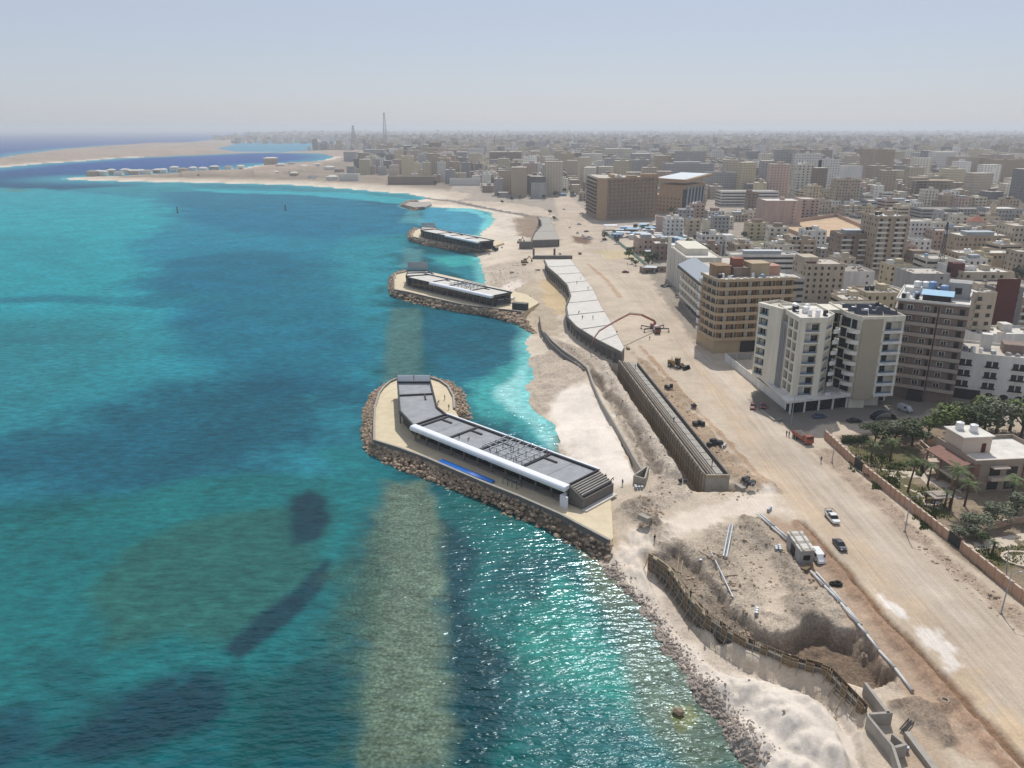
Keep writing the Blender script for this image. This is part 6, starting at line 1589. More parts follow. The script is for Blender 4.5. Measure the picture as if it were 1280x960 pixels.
# town greenery
rt = random.Random(77); GREEN = [(838,268,8),(858,285,7),(868,275,8),(895,300,9),(905,292,8),(930,300,8),(940,285,9),(950,290,8),(915,305,7),(890,318,9),(900,322,8),(885,326,8),(960,310,6),(975,313,6),(990,315,6),(1005,318,6),(1020,316,6),(815,330,9),(825,322,9),(808,312,8),(850,330,8),(1000,252,9),(1065,260,8),(1125,250,7),(1150,300,7),(1275,346,10),(1270,352,9),(1205,310,6),(1218,312,6),(1230,309,6),(695,246,9),(705,242,9),(690,243,10),(715,246,8),(680,250,7),(660,236,7),(650,250,6),(640,252,6),(628,255,5),(693,276,5),(687,268,5),(545,232,8),(452,215,8),(460,214,8),(470,213,9),(740,232,8),(755,300,7),(770,305,6),(790,330,5),(1105,320,6),(1150,345,5),(860,310,8),(872,305,8)]
for i, (px, py, ht) in enumerate(GREEN):
    p = P(px, py, LZ); FOOT.append((p.x,p.y,3)); near = where(p.x, p.y)
    l = None
    for d in ('dark dusty tree','round green tree','low spreading tree','tall dusty tree','small dark tree','bushy grey green tree'):
        for w in near:
            if f'{d} {w}' not in LABELS: l = f'{d} {w}'; break
        if l: break
    tree(p.x, p.y, ht, ht*.55, 'dark' if i%3 else 'green', l or f'dusty tree {near[0]}', small=True, group='trees in the town')

# ------------------------------------------------------------------ vehicles
def paint_mat(n, c): return mat('paint_'+n, c, .3, .05, .5, spec=.6)
PAINT = {k: paint_mat(k, c) for k, c in dict(white='d8d8d6', darkgrey='3c3f44', red='7e2a26', black='222428', silver='a9acb0', blue='3c5170', orange='8f4a36', yellow='94783f', maroon='6b3430', beige='b3a58c').items()}
LAMP = mat('lamp_glass', 'd9d9d2', .2, .05, 1, spec=.6); TAIL = mat('tail_lamp', '7a1512', .3, .05, 1)
TYRE = MB().cyl((0,-.11,0), .33, .22, 12, axis='y').mesh('tyre', M['black']); RIM = MB().cyl((0,-.125,0), .19, .25, 8, axis='y').mesh('rim', M['steel'])
def wheel(t, x, y, r=.33, w=1):
    o = inst('wheel', TYRE, t, (x, y, r), 0, (r/.33, w, r/.33)); inst('rim', RIM, o, (0,0,0)); return o
def loft_x(mb, st, mi=0):
    """closed body from stations (x, half width low, half width high, z low, z high)"""
    vs = []; n = 6
    for x, wl, wh, z0, z1 in st: vs += [(x,-wl,z0),(x,-wl,z0+(z1-z0)*.6),(x,-wh,z1),(x,wh,z1),(x,wl,z0+(z1-z0)*.6),(x,wl,z0)]
    fs = []
    for i in range(len(st)-1):
        for k in range(n): fs.append((i*n+k, (i+1)*n+k, (i+1)*n+(k+1)%n, i*n+(k+1)%n))
    fs += [tuple(range(n)), tuple(range((len(st)-1)*n, len(st)*n))[::-1]]
    return mb.add(vs, fs, mi)
def car(kind, paint, label, x, y, rz, z=LZ, group=None, cat='car', name=None):
    t = thing(name or {'sedan':'parked_car','pickup':'pickup_truck','van':'van'}[kind], label, cat, (x, y, z+.02), rz, group); pm = PAINT[paint]
    if kind == 'sedan':
        loft_x(MB(), [(-2.25,.72,.6,.35,.72),(-2.1,.84,.72,.28,.92),(-1.3,.88,.78,.25,.96),(1.0,.88,.78,.25,.94),(1.9,.84,.7,.28,.82),(2.25,.68,.5,.35,.62)]).build('body', pm, t)
        loft_x(MB(), [(-1.55,.76,.7,.93,.97),(-.95,.76,.56,.93,1.38),(.3,.76,.58,.93,1.42),(1.15,.74,.68,.92,.97)]).build('window', M['glass'], t)
        loft_x(MB(), [(-.98,.56,.5,1.36,1.42),(-.3,.6,.54,1.38,1.46),(.35,.58,.52,1.38,1.45)]).build('roof', pm, t)
    elif kind == 'pickup':
        loft_x(MB(), [(-2.55,.86,.84,.5,.75),(-2.5,.88,.86,.42,.78),(2.0,.9,.84,.4,.98),(2.5,.8,.7,.45,.92),(2.6,.76,.62,.5,.8)]).build('body', pm, t)
        for y0, y1 in ((-.88,-.8),(.8,.88)): MB().box(-2.5,-.45,y0,y1,.7,1.22).build('bed_side', pm, t)
        MB().box(-2.56,-2.48,-.88,.88,.7,1.22).build('tailgate', pm, t); MB().box(-2.47,-.46,-.79,.79,.76,.82).build('bed_floor', M['black'], t)
        loft_x(MB(), [(-.5,.84,.68,1.0,1.62),(.2,.84,.68,1.0,1.66),(.75,.84,.66,1.0,1.6),(1.35,.82,.76,.98,1.05)]).build('window', M['glass'], t)
        loft_x(MB(), [(-.52,.72,.66,1.6,1.68),(.2,.72,.66,1.63,1.71),(.8,.7,.62,1.58,1.66)]).build('roof', pm, t); MB().box(-.55,-.44,-.84,.84,.7,1.6).build('cab_back', pm, t)
        f = MB()
        for y0 in (-.84,.84): f.bar((-2.4,y0,1.2),(-2.4,y0,1.75),.06).bar((-.7,y0,1.2),(-.7,y0,1.75),.06).bar((-2.4,y0,1.75),(-.7,y0,1.75),.06)
        f.bar((-2.4,-.84,1.75),(-2.4,.84,1.75),.06).build('rack', M['rim'], t)
    else:
        loft_x(MB(), [(-2.3,.86,.8,.4,1.9),(-2.2,.88,.82,.35,2.0),(1.1,.88,.82,.35,2.0),(1.9,.86,.76,.38,1.2),(2.3,.8,.66,.45,.95)]).build('body', pm, t)
        loft_x(MB(), [(1.15,.83,.78,1.25,1.92),(1.86,.8,.74,1.1,1.2)]).build('windscreen', M['glass'], t); MB().box(.2,1.05,-.9,.9,1.25,1.8).build('window', M['glass'], t)
    b = 1.38 if kind == 'sedan' else 1.55
    for sx in (-1,1):
        for sy in (-1,1): wheel(t, sx*b, sy*.78, .33 if kind == 'sedan' else .38)
    fx = {'sedan':2.12,'pickup':2.5,'van':2.16}[kind]
    for sy in (-1,1):
        MB().box(fx,fx+.12,sy*.58-.16,sy*.58+.16,.62,.76).build('headlight', LAMP, t); MB().box(-fx-.14,-fx,sy*.62-.14,sy*.62+.14,.68,.84).build('taillight', TAIL, t)
    return t
def at(px, py): p = P(px, py, LZ); return p.x, p.y
RD = -math.pi/2
car('pickup','white','white pickup with rear rack on the dirt road', *at(1040,650), RD+.03, cat='pickup')
car('sedan','darkgrey','dark grey sedan on the road edge below the white pickup', *at(1049.5,684), RD+.02)
car('sedan','red','dark red car in the hotel shade, nearer the road', *at(941,510), RD-.3, group='red cars by the cream hotel'); car('sedan','red','dark red car in the hotel shade, nearer the hotel', *at(954,509), RD-.35, group='red cars by the cream hotel')
car('sedan','black','black car parked on the street before the cream hotel', *at(1068,528), .1); car('van','silver','silver van parked below the brown tower', *at(1131,514), RD+.4, cat='van'); car('sedan','blue','dark blue car beside the hotel entrance', *at(1024,522), .2)
car('van','white','white van parked against the guard hut', *at(1022,700), RD, cat='van')
CARS = [(724,281,'silver'),(722,292,'black'),(733,290,'black'),(729,295,'white'),(736,297,'white'),(738,299,'silver'),(731,299,'silver'),(829,359,'black'),(835,359,'darkgrey'),(846,372,'black'),(727,268,'white'),(752,302,'white'),(782,341,'red'),(775,290,'white'),(790,292,'silver'),(800,294,'white'),(785,297,'white'),(810,290,'silver'),(822,296,'white'),(770,296,'blue'),(795,300,'white'),(806,304,'silver'),(878,300,'white'),(888,305,'white'),(975,322,'white'),(985,322,'silver'),(997,324,'white'),(1008,325,'white'),(1110,256,'white'),(1000,262,'white'),(1052,246,'white'),(1068,247,'silver')]
for i, (px, py, c) in enumerate(CARS):
    x, y = at(px, py); w = where(x, y); l = None
    for pre in (f'small {c} car parked', f'another {c} car parked', f'third {c} car parked', f'fourth {c} car parked'):
        for q in w:
            if f'{pre} {q}' not in LABELS: l = f'{pre} {q}'; break
        if l: break
    car('van' if i%7 == 3 else 'sedan', c, l, x, y, tr.uniform(-.3,.3)+(RD if i%2 else 0), group='cars parked about the town')

def box_truck():
    x, y = at(1003,551); t = thing('tipper_truck', 'orange red tipper truck with earth load at the end of the garden wall', 'truck', (x,y,LZ), RD+.25)
    loft_x(MB(), [(1.9,1.15,1.05,.6,2.4),(2.3,1.2,1.1,.55,2.7),(3.3,1.2,1.05,.55,2.6),(3.6,1.15,1.1,.6,1.5)]).build('cab', PAINT['orange'], t); MB().box(3.25,3.5,-1.0,1.0,1.5,2.3).build('windscreen', M['glass'], t)
    MB().box(-3.6,1.7,-1.2,1.2,1.0,1.15).box(-3.6,1.7,-1.25,-1.13,1.15,2.1).box(-3.6,1.7,1.13,1.25,1.15,2.1).box(1.6,1.72,-1.25,1.25,1.15,2.4).box(-3.65,-3.55,-1.2,1.2,1.15,2.0).build('tipper_body', PAINT['orange'], t)
    MB().add([(-3.5,-1.1,1.9),(1.5,-1.1,2.0),(1.5,1.1,2.0),(-3.5,1.1,1.9),(-1,0,2.8)], [(0,1,4),(1,2,4),(2,3,4),(3,0,4)]).build('earth_load', M['dconc'], t); MB().box(-3.5,3.2,-.45,.45,.55,.95).build('chassis', M['black'], t)
    for xx in (-2.8,-1.6,2.6):
        for s in (-1,1): wheel(t, xx, s*1.05, .5, 1.5)
box_truck()
def pump_truck():
    b = P(818,413,LZ); x, y = b.x, b.y; t = thing('concrete_pump_truck', 'concrete pump truck with long orange boom reaching over the pale curved roof', 'truck', (x,y,LZ), RD+.06)
    inv = (Matrix.Translation((x,y,LZ)) @ Matrix.Rotation(RD+.06,4,'Z')).inverted()
    MB().box(-5,5.5,-.5,.5,.7,1.1).build('chassis', M['black'], t)
    loft_x(MB(), [(4.6,1.2,1.1,.6,2.9),(4.8,1.25,1.15,.55,3.1),(6.4,1.25,1.1,.55,3.0),(6.7,1.2,1.15,.6,1.8)]).build('cab', PAINT['maroon'], t); MB().box(6.3,6.62,-1.05,1.05,1.8,2.8).build('windscreen', M['glass'], t)
    MB().box(2.0,4.4,-1.1,1.1,1.1,1.9).cyl((2.2,0,2.2),.95,2.1,12,axis='x').build('water_tank', PAINT['white'], t)
    MB().cyl((0,0,1.1),.9,1.2,12).box(-.6,.6,-.5,.5,2.3,4.0).build('turret', PAINT['orange'], t); MB().box(-5.2,-3.4,-.9,.9,1.0,2.0).build('hopper', PAINT['orange'], t)
    for xx in (-3.6,-2.3,3.2,5.4):
        for s in (-1,1): wheel(t, xx, s*1.0, .52, 1.6)
    for i, (dx, dy) in enumerate([(3.2,5.6),(3.0,-5.2),(-3.6,5.0),(-3.4,-5.2)]):
        o = MB().bar((dx*.2,dy*.15,1.2),(dx,dy,1.5),.35,.4).bar((dx,dy,1.6),(dx,dy,.15),.25).build('outrigger', M['rim'], t); MB().cyl((dx,dy,0),.5,.15,10).build('foot', M['black'], o)
    e = P(742,424,9.5); rows = [(817,404,0),(802,394,.2),(787,392.5,.4),(769,402,.64),(749,414,.9)]; pts = []
    for px, py, k in rows:
        yy = y+(e.y-y)*k; z = height_at(px, py, 0, yy); s_, c_ = math.sin(PITCH), math.cos(PITCH); xx = (px-640)/960*(yy*c_+(CAM_H-z)*s_); pts.append(inv @ Vector((xx, yy, z)))
    pts[0] = Vector((0,0,4.0))
    pts.append(inv @ e); 
    for i in range(len(pts)-1): MB().bar(pts[i], pts[i+1], .5-.06*i, .58-.06*i).build('boom_section', mat('boom_orange', 'b0603c', .5, .1, 1), t)
    MB().tube([pts[i]+Vector((0,0,.55)) for i in range(len(pts))], .14, 6).build('delivery_pipe', M['steel'], t)
    q = inv @ P(739,431,6.0); MB().tube([pts[-1], pts[-1].lerp(q,.5), q], .16, 6).build('hose', PAINT['orange'], t)
pump_truck()
def loader():
    x, y = at(846,459); t = thing('wheel_loader', 'dusty yellow and black wheel loader with wide bucket on the dirt road', 'loader', (x,y,LZ), -.75)
    loft_x(MB(), [(-3.6,.9,.8,1.0,2.2),(-3.2,1.1,1.0,.9,2.5),(-.6,1.1,1.0,.9,2.5),(-.4,1.0,.9,.9,2.2)]).build('engine_body', PAINT['yellow'], t)
    loft_x(MB(), [(-.5,.9,.8,2.0,3.6),(.9,.9,.8,1.6,3.6)]).build('cab', M['glass'], t); MB().box(-.7,1.1,-.95,.95,3.6,3.75).build('cab_roof', PAINT['yellow'], t)
    loft_x(MB(), [(.0,.8,.7,.8,1.6),(2.0,.7,.6,.8,1.5)]).build('front_frame', PAINT['black'], t)
    for s in (-1,1):
        MB().bar((1.2,s*.7,1.6),(3.6,s*.7,.8),.28,.4).build('lift_arm', PAINT['yellow'], t)
        for xx in (-2.4,1.5): wheel(t, xx, s*1.15, .82, 2.6)
    MB().add([(3.5,-1.7,.15),(4.9,-1.7,.1),(4.9,1.7,.1),(3.5,1.7,.15),(3.3,-1.7,1.3),(3.3,1.7,1.3),(4.2,-1.7,1.4),(4.2,1.7,1.4)], [(0,1,2,3),(0,3,5,4),(4,5,7,6),(0,4,6,1),(3,2,7,5)]).build('bucket', PAINT['black'], t); MB().tube([(-2.6,.5,2.5),(-2.6,.5,3.3)],.1,6).build('exhaust', M['black'], t)
loader()
def excavator(px, py, paint, label, rz):
    x, y = at(px, py); t = thing('excavator', label, 'excavator', (x,y,LZ), rz)
    for s in (-1,1): loft_x(MB(), [(-2,.28,.28,.1,.7),(-1.7,.3,.3,0,.9),(1.7,.3,.3,0,.9),(2,.28,.28,.1,.7)]).build('track', M['black'], t).location = (0,s*1.1,0)
    loft_x(MB(), [(-2.3,1.2,1.1,1.0,2.1),(-1.9,1.3,1.2,1.0,2.3),(.9,1.3,1.2,1.0,2.1)]).build('house', PAINT[paint], t); loft_x(MB(), [(.0,.6,.5,2.0,3.1),(1.3,.6,.5,1.2,3.0)]).build('cab', M['glass'], t).location = (0,.7,0)
    MB().bar((.8,-.2,1.8),(3.6,-.2,4.6),.5).build('boom', PAINT[paint], t); MB().bar((3.6,-.2,4.6),(5.6,-.2,1.6),.36).build('stick', PAINT[paint], t); MB().box(5.1,6,-.7,.3,.6,1.6).build('bucket', M['rim'], t)
excavator(619,313,'darkgrey','dark excavator at the root of the third jetty', 2.4); excavator(656,329,'yellow','yellow excavator on the sand left of the curved roofs', .6); excavator(650,304,'beige','pale excavator by the smaller curved building', 1.0)

# ------------------------------------------------------------------ people
def person_mesh(pose, shirt, trousers):
    J = {'stand': dict(hip=.95, sh=1.45, lk=(.10,.02,.5), lf=(.11,0,.04), rk=(-.10,.02,.5), rf=(-.12,0,.04), le=(.26,.02,1.18), lh=(.27,.1,.92), re=(-.26,.02,1.18), rh=(-.27,.1,.92), lean=.0),
         'walk': dict(hip=.93, sh=1.43, lk=(.10,.22,.52), lf=(.11,.26,.06), rk=(-.10,-.04,.5), rf=(-.11,-.34,.09), le=(.25,-.14,1.18), lh=(.26,-.12,.94), re=(-.25,.16,1.18), rh=(-.26,.32,1.0), lean=.05),
         'bend': dict(hip=.9, sh=1.18, lk=(.12,.12,.48), lf=(.13,0,.04), rk=(-.12,.12,.48), rf=(-.13,-.02,.04), le=(.2,.5,.85), lh=(.16,.62,.6), re=(-.2,.5,.85), rh=(-.16,.62,.6), lean=.42)}[pose]
    L = J['lean']; h = J['hip']; s = J['sh']
    V = [(0,0,h),(0,L*.5,(h+s)/2),(0,L,s),(0,L+L*.2+.02,s+.13),(0,L*1.3+.03,s+.25),(.19,L,s-.03),J['le'],J['lh'],(-.19,L,s-.03),J['re'],J['rh'],(.1,0,h-.06),J['lk'],J['lf'],(-.1,0,h-.06),J['rk'],J['rf'],(J['lf'][0],J['lf'][1]+.17,.03),(J['rf'][0],J['rf'][1]+.17,.03)]
    E = [(0,1),(1,2),(2,3),(3,4),(2,5),(5,6),(6,7),(2,8),(8,9),(9,10),(0,11),(11,12),(12,13),(0,14),(14,15),(15,16),(13,17),(16,18)]
    Rr = [.15,.15,.17,.06,.105,.085,.055,.04,.085,.055,.04,.1,.075,.05,.1,.075,.05,.04,.04]
    me = bpy.data.meshes.new('body'); me.from_pydata(V, E, []); o = bpy.data.objects.new('tmp', me); COL.objects.link(o)
    md = o.modifiers.new('skin', 'SKIN'); 
    for i, v in enumerate(me.skin_vertices[0].data): v.radius = (Rr[i], Rr[i]*.85); v.use_root = i == 0
    o.modifiers.new('sub', 'SUBSURF').levels = 1
    dg = bpy.context.evaluated_depsgraph_get(); out = bpy.data.meshes.new_from_object(o.evaluated_get(dg)); bpy.data.objects.remove(o); out.name = 'body'
    out.materials.clear()
    for m in (M['skin'], shirt, trousers, M['black']): out.materials.append(m)
    for p in out.polygons:
        c = p.center; hand = (Vector(J['lh'])-c).length < .13 or (Vector(J['rh'])-c).length < .13
        p.material_index = 3 if c.z < .1 else 0 if (hand or c.z > s+.08 or (pose == 'bend' and c.y > .48 and abs(c.x) < .12)) else 2 if c.z < h+.02 and not ((Vector(J['le'])-c).length < .3) else 1
        p.use_smooth = True
    hd = Vector(V[4]); hb = MB()
    for i in range(5):
        for k in range(8):
            a0, a1 = k*math.pi/4, (k+1)*math.pi/4; t0, t1 = i*.32, (i+1)*.32; f = lambda a, q: tuple(hd+Vector((math.cos(a)*math.sin(q)*.112, math.sin(a)*math.sin(q)*.12-.012, math.cos(q)*.115+.02)))
            hb.add([f(a0,t0+1e-3),f(a1,t0+1e-3),f(a1,t1),f(a0,t1)],[(0,1,2,3)])
    return out, hb.mesh('hair', M['hair'])
CL = dict(dark=mat('dark_cloth','2b2d33',.9,.15,3), blue=mat('blue_cloth','3d4f6b',.9,.15,3), white=mat('white_cloth','c9c6bf',.9,.1,3), brown=mat('brown_cloth','5c4a3a',.9,.15,3), red=mat('red_cloth','7b3a32',.9,.15,3), grey=mat('grey_cloth','6c6d70',.9,.15,3))
PM_ = [person_mesh('stand',CL['dark'],CL['dark']), person_mesh('walk',CL['blue'],CL['dark']), person_mesh('bend',CL['dark'],CL['brown']), person_mesh('stand',CL['white'],CL['blue']), person_mesh('walk',CL['red'],CL['grey']), person_mesh('stand',CL['grey'],CL['brown'])]
DESC = ['standing person in dark clothes','walking person in blue shirt','bending person in dark shirt','standing person in white shirt','walking person in red shirt','standing person in grey shirt']
def person(k, px, py, z, wh, rz=0.0):
    p = P(px, py, z) if z is not None else G(px, py)
    if z is None: p.z = gz(p.x, p.y)
    t = thing('person', f'{DESC[k]} {wh}', 'person', p, rz, 'workers on the site'); inst('body', PM_[k][0], t); inst('hair', PM_[k][1], t)
for a in [(0,757,600,None,'by the steps of the nearest pavilion'),(2,764,603,None,'beside the nearest pavilion steps'),(5,778,607,None,'on the sand between pavilion and concrete box'),(0,818,677,None,'at the top of the formwork wall'),(0,1030,702,None,'beside the white van at the hut'),(0,556,500,3.5,'on the paved north end of the nearest jetty'),(5,561,512,3.5,'near the sea wall of the nearest jetty'),(2,547,506,3.5,'beside the bent wing on the nearest jetty'),
          (0,574,549,8.55,'on the white eave of the nearest pavilion'),(2,585,552,8.55,'working on the white eave of the nearest pavilion'),(0,721,355,8.2,'on the pale curved roof, upper part'),(3,726,349,8.2,'on the pale curved roof beside the upper joint'),(0,735,362,8.2,'near the edge of the pale curved roof'),(2,723,392,8.2,'on the middle of the pale curved roof'),(0,728,399,8.2,'by the lower joint of the pale curved roof'),(1,741,399,8.2,'right of the lower joint on the pale curved roof'),
          (0,794,461,5.65,'on top of the retaining box at its far end'),(1,842,528,5.65,'on top of the retaining box halfway along'),(0,890,582,5.65,'on top of the retaining box near its end'),(0,771,418,None,'beside the pale curved roof end'),(4,812,425,None,'beside the pump truck'),(0,838,461,None,'left of the wheel loader'),(1,934,607,None,'by the machines past the retaining box'),(0,863,747,4.4,'on the formwork wall, upper worker'),(2,883,769,4.4,'on the formwork wall, middle worker'),(1,1026,578,None,'by the roadside before the garden wall'),(3,745,405,None,'on the bank east of the curved roof'),(0,784,332,None,'walking far up the dirt road'),(1,1085,505,None,'before the cream hotel'),(0,983,545,None,'left of the tipper truck'),(5,986,546,None,'left of the tipper truck, nearer it')]:
    person(*a, rz=tr.uniform(0, 6.28))

# ------------------------------------------------------------------ site odds and ends
def guard_hut():
    a, b, c, d = [P(x, y, 6.3) for x, y in ((983.5,664),(1003,663),(1020,688),(1001,689))]
    t = thing('guard_hut', 'small block hut with flat plank roof beside the pipes', 'hut', (d.x, d.y, LZ)); O = Vector((d.x, d.y)); q = [Vector((p.x,p.y))-O for p in (a,b,c,d)]
    ce = sum(q, Vector((0,0)))/4; ins = [p.lerp(ce, .12) for p in q]
    MB().strip_wall([tuple(p) for p in ins], .2, -.3, 3.1, close=True).build('wall', M['greywall'], t)
    n = 8
    for i in range(n):
        s0, s1 = i/n, (i+.94)/n
        MB().prism([tuple(q[3].lerp(q[0],s0)), tuple(q[3].lerp(q[0],s1)), tuple(q[2].lerp(q[1],s1)), tuple(q[2].lerp(q[1],s0))], 3.12, 3.26).build('roof_plank', M['lconc' if i%3 else 'concrete'], t)
    MB().strip_wall([tuple(q[3].lerp(q[2],.2)), tuple(q[0].lerp(q[1],.2))], .3, 3.27, 3.5).strip_wall([tuple(q[3].lerp(q[2],.75)), tuple(q[0].lerp(q[1],.75))], .3, 3.27, 3.42).build('roof_beam', M['concrete'], t)
    m = q[3].lerp(q[0], .5).lerp(ce, .10); MB().box(m.x-.1,m.x+.15,m.y-1.2,m.y+1.2,0,2.3).build('door', M['darkshade'], t); m = q[3].lerp(q[2],.5).lerp(ce,.1); MB().box(m.x-.7,m.x+.7,m.y-.14,m.y+.05,.9,2.0).build('window', M['darkshade'], t)
guard_hut()
def pipe_run(label, pts, r=.32, n=1):
    w = [G(x, y, r) for x, y in pts]
    for i in range(len(w)-1):
        top = max(gz(*(w[i].lerp(w[i+1], k/6)[:2])) for k in range(7)); w[i].z = max(w[i].z, top+r*.8); w[i+1].z = max(w[i+1].z, top+r*.8)
    t = thing('water_pipe', label, 'pipe', w[0]); o = Vector(t.location); w = [p-o for p in w]
    for i, (a, b) in enumerate(zip(w, w[1:])):
        for k in range(n):
            off = Vector((.75*k, 0, 0)); MB().tube([a.lerp(b,.005)+off, b.lerp(a,.005)+off], r, 8).build('pipe_length', M['pipe'], t, smooth=True)
            MB().tube([b.lerp(a,.03)+off, b+off], r*1.5, 8).build('coupling', M['concrete'], t)
pipe_run('pair of pale pipes leading down to the hut', [(946,645),(964,660),(983,677)], .22, 2)
pipe_run('long pale pipe lying from the hut past the dug pit', [(1013,716),(1030,735),(1050,757),(1072,782),(1083,795),(1098,814),(1118,838),(1140,866)], .24, 1)
pipe_run('second pale pipe beside the long one near the hut', [(1020,717),(1037,736),(1058,761),(1076,783)], .2, 1)
def pole(px, py, h, label, arm=False, lean=(0,0)):
    p = G(px, py); t = thing('street_pole', label, 'pole', p)
    MB().tube([(0,0,-.3),(lean[0],lean[1],h)], [.14,.08], 6).build('shaft', M['steel'], t); MB().cyl((0,0,-.1),.3,.4,8).build('base', M['concrete'], t)
    if arm: MB().tube([(lean[0],lean[1],h),(lean[0]+1.2,lean[1]-.3,h+.25)],.05,5).box(1.0+lean[0],1.6+lean[0],lean[1]-.45,lean[1]-.2,h+.15,h+.3).build('lamp_arm', M['steel'], t)
pole(1040,578,5,'short grey pole on the verge near the upper garden wall'); pole(1131,664,8.5,'grey lamp pole halfway along the terracotta wall', True); pole(1251,767,8.5,'grey pole before the lower end of the terracotta wall', True, (.6,.5)); pole(919,458,6,'thin pole on the forecourt of the ochre hotel'); pole(989,530,9,'grey lamp pole at the corner of the cream hotel', True); pole(1258,722,7,'leaning garden lamp pole behind the terracotta wall', False, (-.8,.2))
# hoarding round the hotel forecourt
t = thing('hoarding', 'low pale hoarding wall round the forecourt between the two hotels', 'wall', P(906,451,LZ)); o_ = Vector(t.location)
for a, b, n, m_ in (((906,451),(983,513),16,'whitewall'),((906,450),(939,449),8,'greywall')):
    A, B = P(*a,LZ)-o_, P(*b,LZ)-o_
    for i in range(n): p, q = A.lerp(B,i/n), A.lerp(B,(i+.97)/n); MB().strip_wall([(p.x,p.y),(q.x,q.y)],.25,-.2,3.0 if m_=='whitewall' else 2.2).build('panel', M[m_], t)
# kerb blocks in the hotel street
for i, (a, b) in enumerate([((951,514),(968,527)),((970,526),(977,525))]):
    A, B = P(*a,LZ), P(*b,LZ); o = MB().strip_wall([(0,0),((B-A).x,(B-A).y)], .4, 0, .6).build('kerb_block', M['concrete']); o.location = A; tag(o, ['long concrete kerb by the red cars','short concrete kerb end by the red cars'][i], 'kerb')
t = thing('canopy', 'dark arched car canopy in the street before the cream hotel', 'canopy', P(1104,524,LZ), .1)
MB().add([(math.cos(a)*3.6, y, math.sin(a)*2.6) for y in (-1.6,1.6) for a in [i*math.pi/8 for i in range(9)]], [(i,i+1,10+i,9+i) for i in range(8)]).build('cover', M['solar'], t)
for y in (-1.6,1.6): MB().tube([(math.cos(i*math.pi/8)*3.62, y, math.sin(i*math.pi/8)*2.62) for i in range(9)], .08, 5).build('hoop', M['steel'], t)
# tyres, drums, generator, boulders in the water
def torus(name, label, px, py, R_, r_, m, cat):
    mb = MB(); n = 14; k = 6; vs = [((R_+r_*math.cos(b*2*math.pi/k))*math.cos(a*2*math.pi/n), (R_+r_*math.cos(b*2*math.pi/k))*math.sin(a*2*math.pi/n), r_*math.sin(b*2*math.pi/k)+r_) for a in range(n) for b in range(k)]
    mb.add(vs, [(a*k+b, ((a+1)%n)*k+b, ((a+1)%n)*k+(b+1)%k, a*k+(b+1)%k) for a in range(n) for b in range(k)]); o = mb.build(name, M[m], smooth=True); o.location = G(px, py); tag(o, label, cat)
torus('old_tyre', 'old tyre lying on the brown bank below the hut', 1047,731,.62,.3,'black','tyre'); torus('old_tyre', 'old tyre leaning flat beside the other tyre', 1041,731,.5,.26,'black','tyre'); torus('manhole_ring', 'round concrete manhole on the brown terrace', 1181,876,.55,.14,'concrete','manhole')
MB_ = [('generator','small dark generator past the end of the retaining box',932,602),('generator','second small machine nearer the road past the retaining box',939,607)]
for nme, l, px, py in MB_:
    t = thing(nme, l, 'generator', G(px, py), .5); MB().box(-1,1,-.5,.5,.35,1.3).build('housing', M['rim'], t); MB().box(-.7,.7,-.52,-.5,.5,1.1).build('grille', M['steel'], t)
    for s in (-1,1): wheel(t, 0, s*.6, .3)
for i, (px, py, s) in enumerate([(835,486,1.5),(874,531,1.6),(893,556,1.9),(867,508,1.0),(853,602,.9),(756,300,1.6)]):
    mb = MB(); rr = random.Random(i)
    for _ in range(7): x, y = rr.uniform(-1,1)*s, rr.uniform(-.6,.6)*s; mb.box(x-.35*s,x+.35*s,y-.25*s,y+.25*s,rr.uniform(0,.3),rr.uniform(.4,1.0)*s)
    o = mb.build('scrap_heap', M['rim']); o.location = G(px, py); tag(o, ['dark heap of formwork upper on the bank beside the retaining box','dark heap of formwork halfway along the bank','largest dark heap of formwork lower on the bank','small dark heap between the bank heaps','dark drum heap in front of the retaining box','dark heap by the far parked cars'][i], 'heap')
o = MB(); vs, fs = ROCKGEO[2]; o.add([(v[0]*.85, v[1]*.8, v[2]*1.5) for v in vs], fs); o = o.build('mooring_rock', M['rock']); o.location = P(848,890,.4); tag(o, 'single dark rock standing in the shallow water', 'rock')
for i, (px, py) in enumerate([(222,266),(357,263)]):
    t = thing('channel_marker', ['left dark channel marker in the bay','right dark channel marker in the bay'][i], 'marker', P(px, py, 0)); MB().tube([(0,0,-1),(0,0,5)],.5,6).build('post', M['rim'], t); MB().cyl((0,0,5),1.0,1.6,6,r2=.2).build('topmark', M['maroon'], t); MB().cyl((0,0,-.5),1.3,1.2,8).build('float', M['rim'], t)
# timber poles and rails on the dug ground
rp = random.Random(8)
for i, (a, b, r) in enumerate([((912,657),(904,697),.22),((916,657),(908,698),.22),((888,690),(916,748),.16),((906,722),(922,720),.14),((905,731),(920,731),.14),((908,740),(922,739),.14),((880,688),(908,700),.12),((873,690),(893,702),.12),((884,684),(895,706),.12),((850,690),(846,716),.14),((855,690),(851,718),.14)]):
    A, B = G(*a, .25), G(*b, .25); o = MB().tube([(0,0,0), tuple((B-A)*.5+Vector((0,0,.1))), tuple(B-A)], r, 6).build('timber_pole', M['wood'] if i > 2 else M['steel']); o.location = A
    tag(o, ['left long rail on the cross track','right long rail on the cross track','long dark rail lying across the dug ground','upper short cross bar on the long dark rail','middle short cross bar on the long dark rail','lower short cross bar on the long dark rail','upper loose pole near the wall head','lower loose pole near the wall head','slanting loose pole near the wall head','left prop leaning by the wall head','right prop leaning by the wall head'][i], 'pole', 'loose poles on the dug ground')
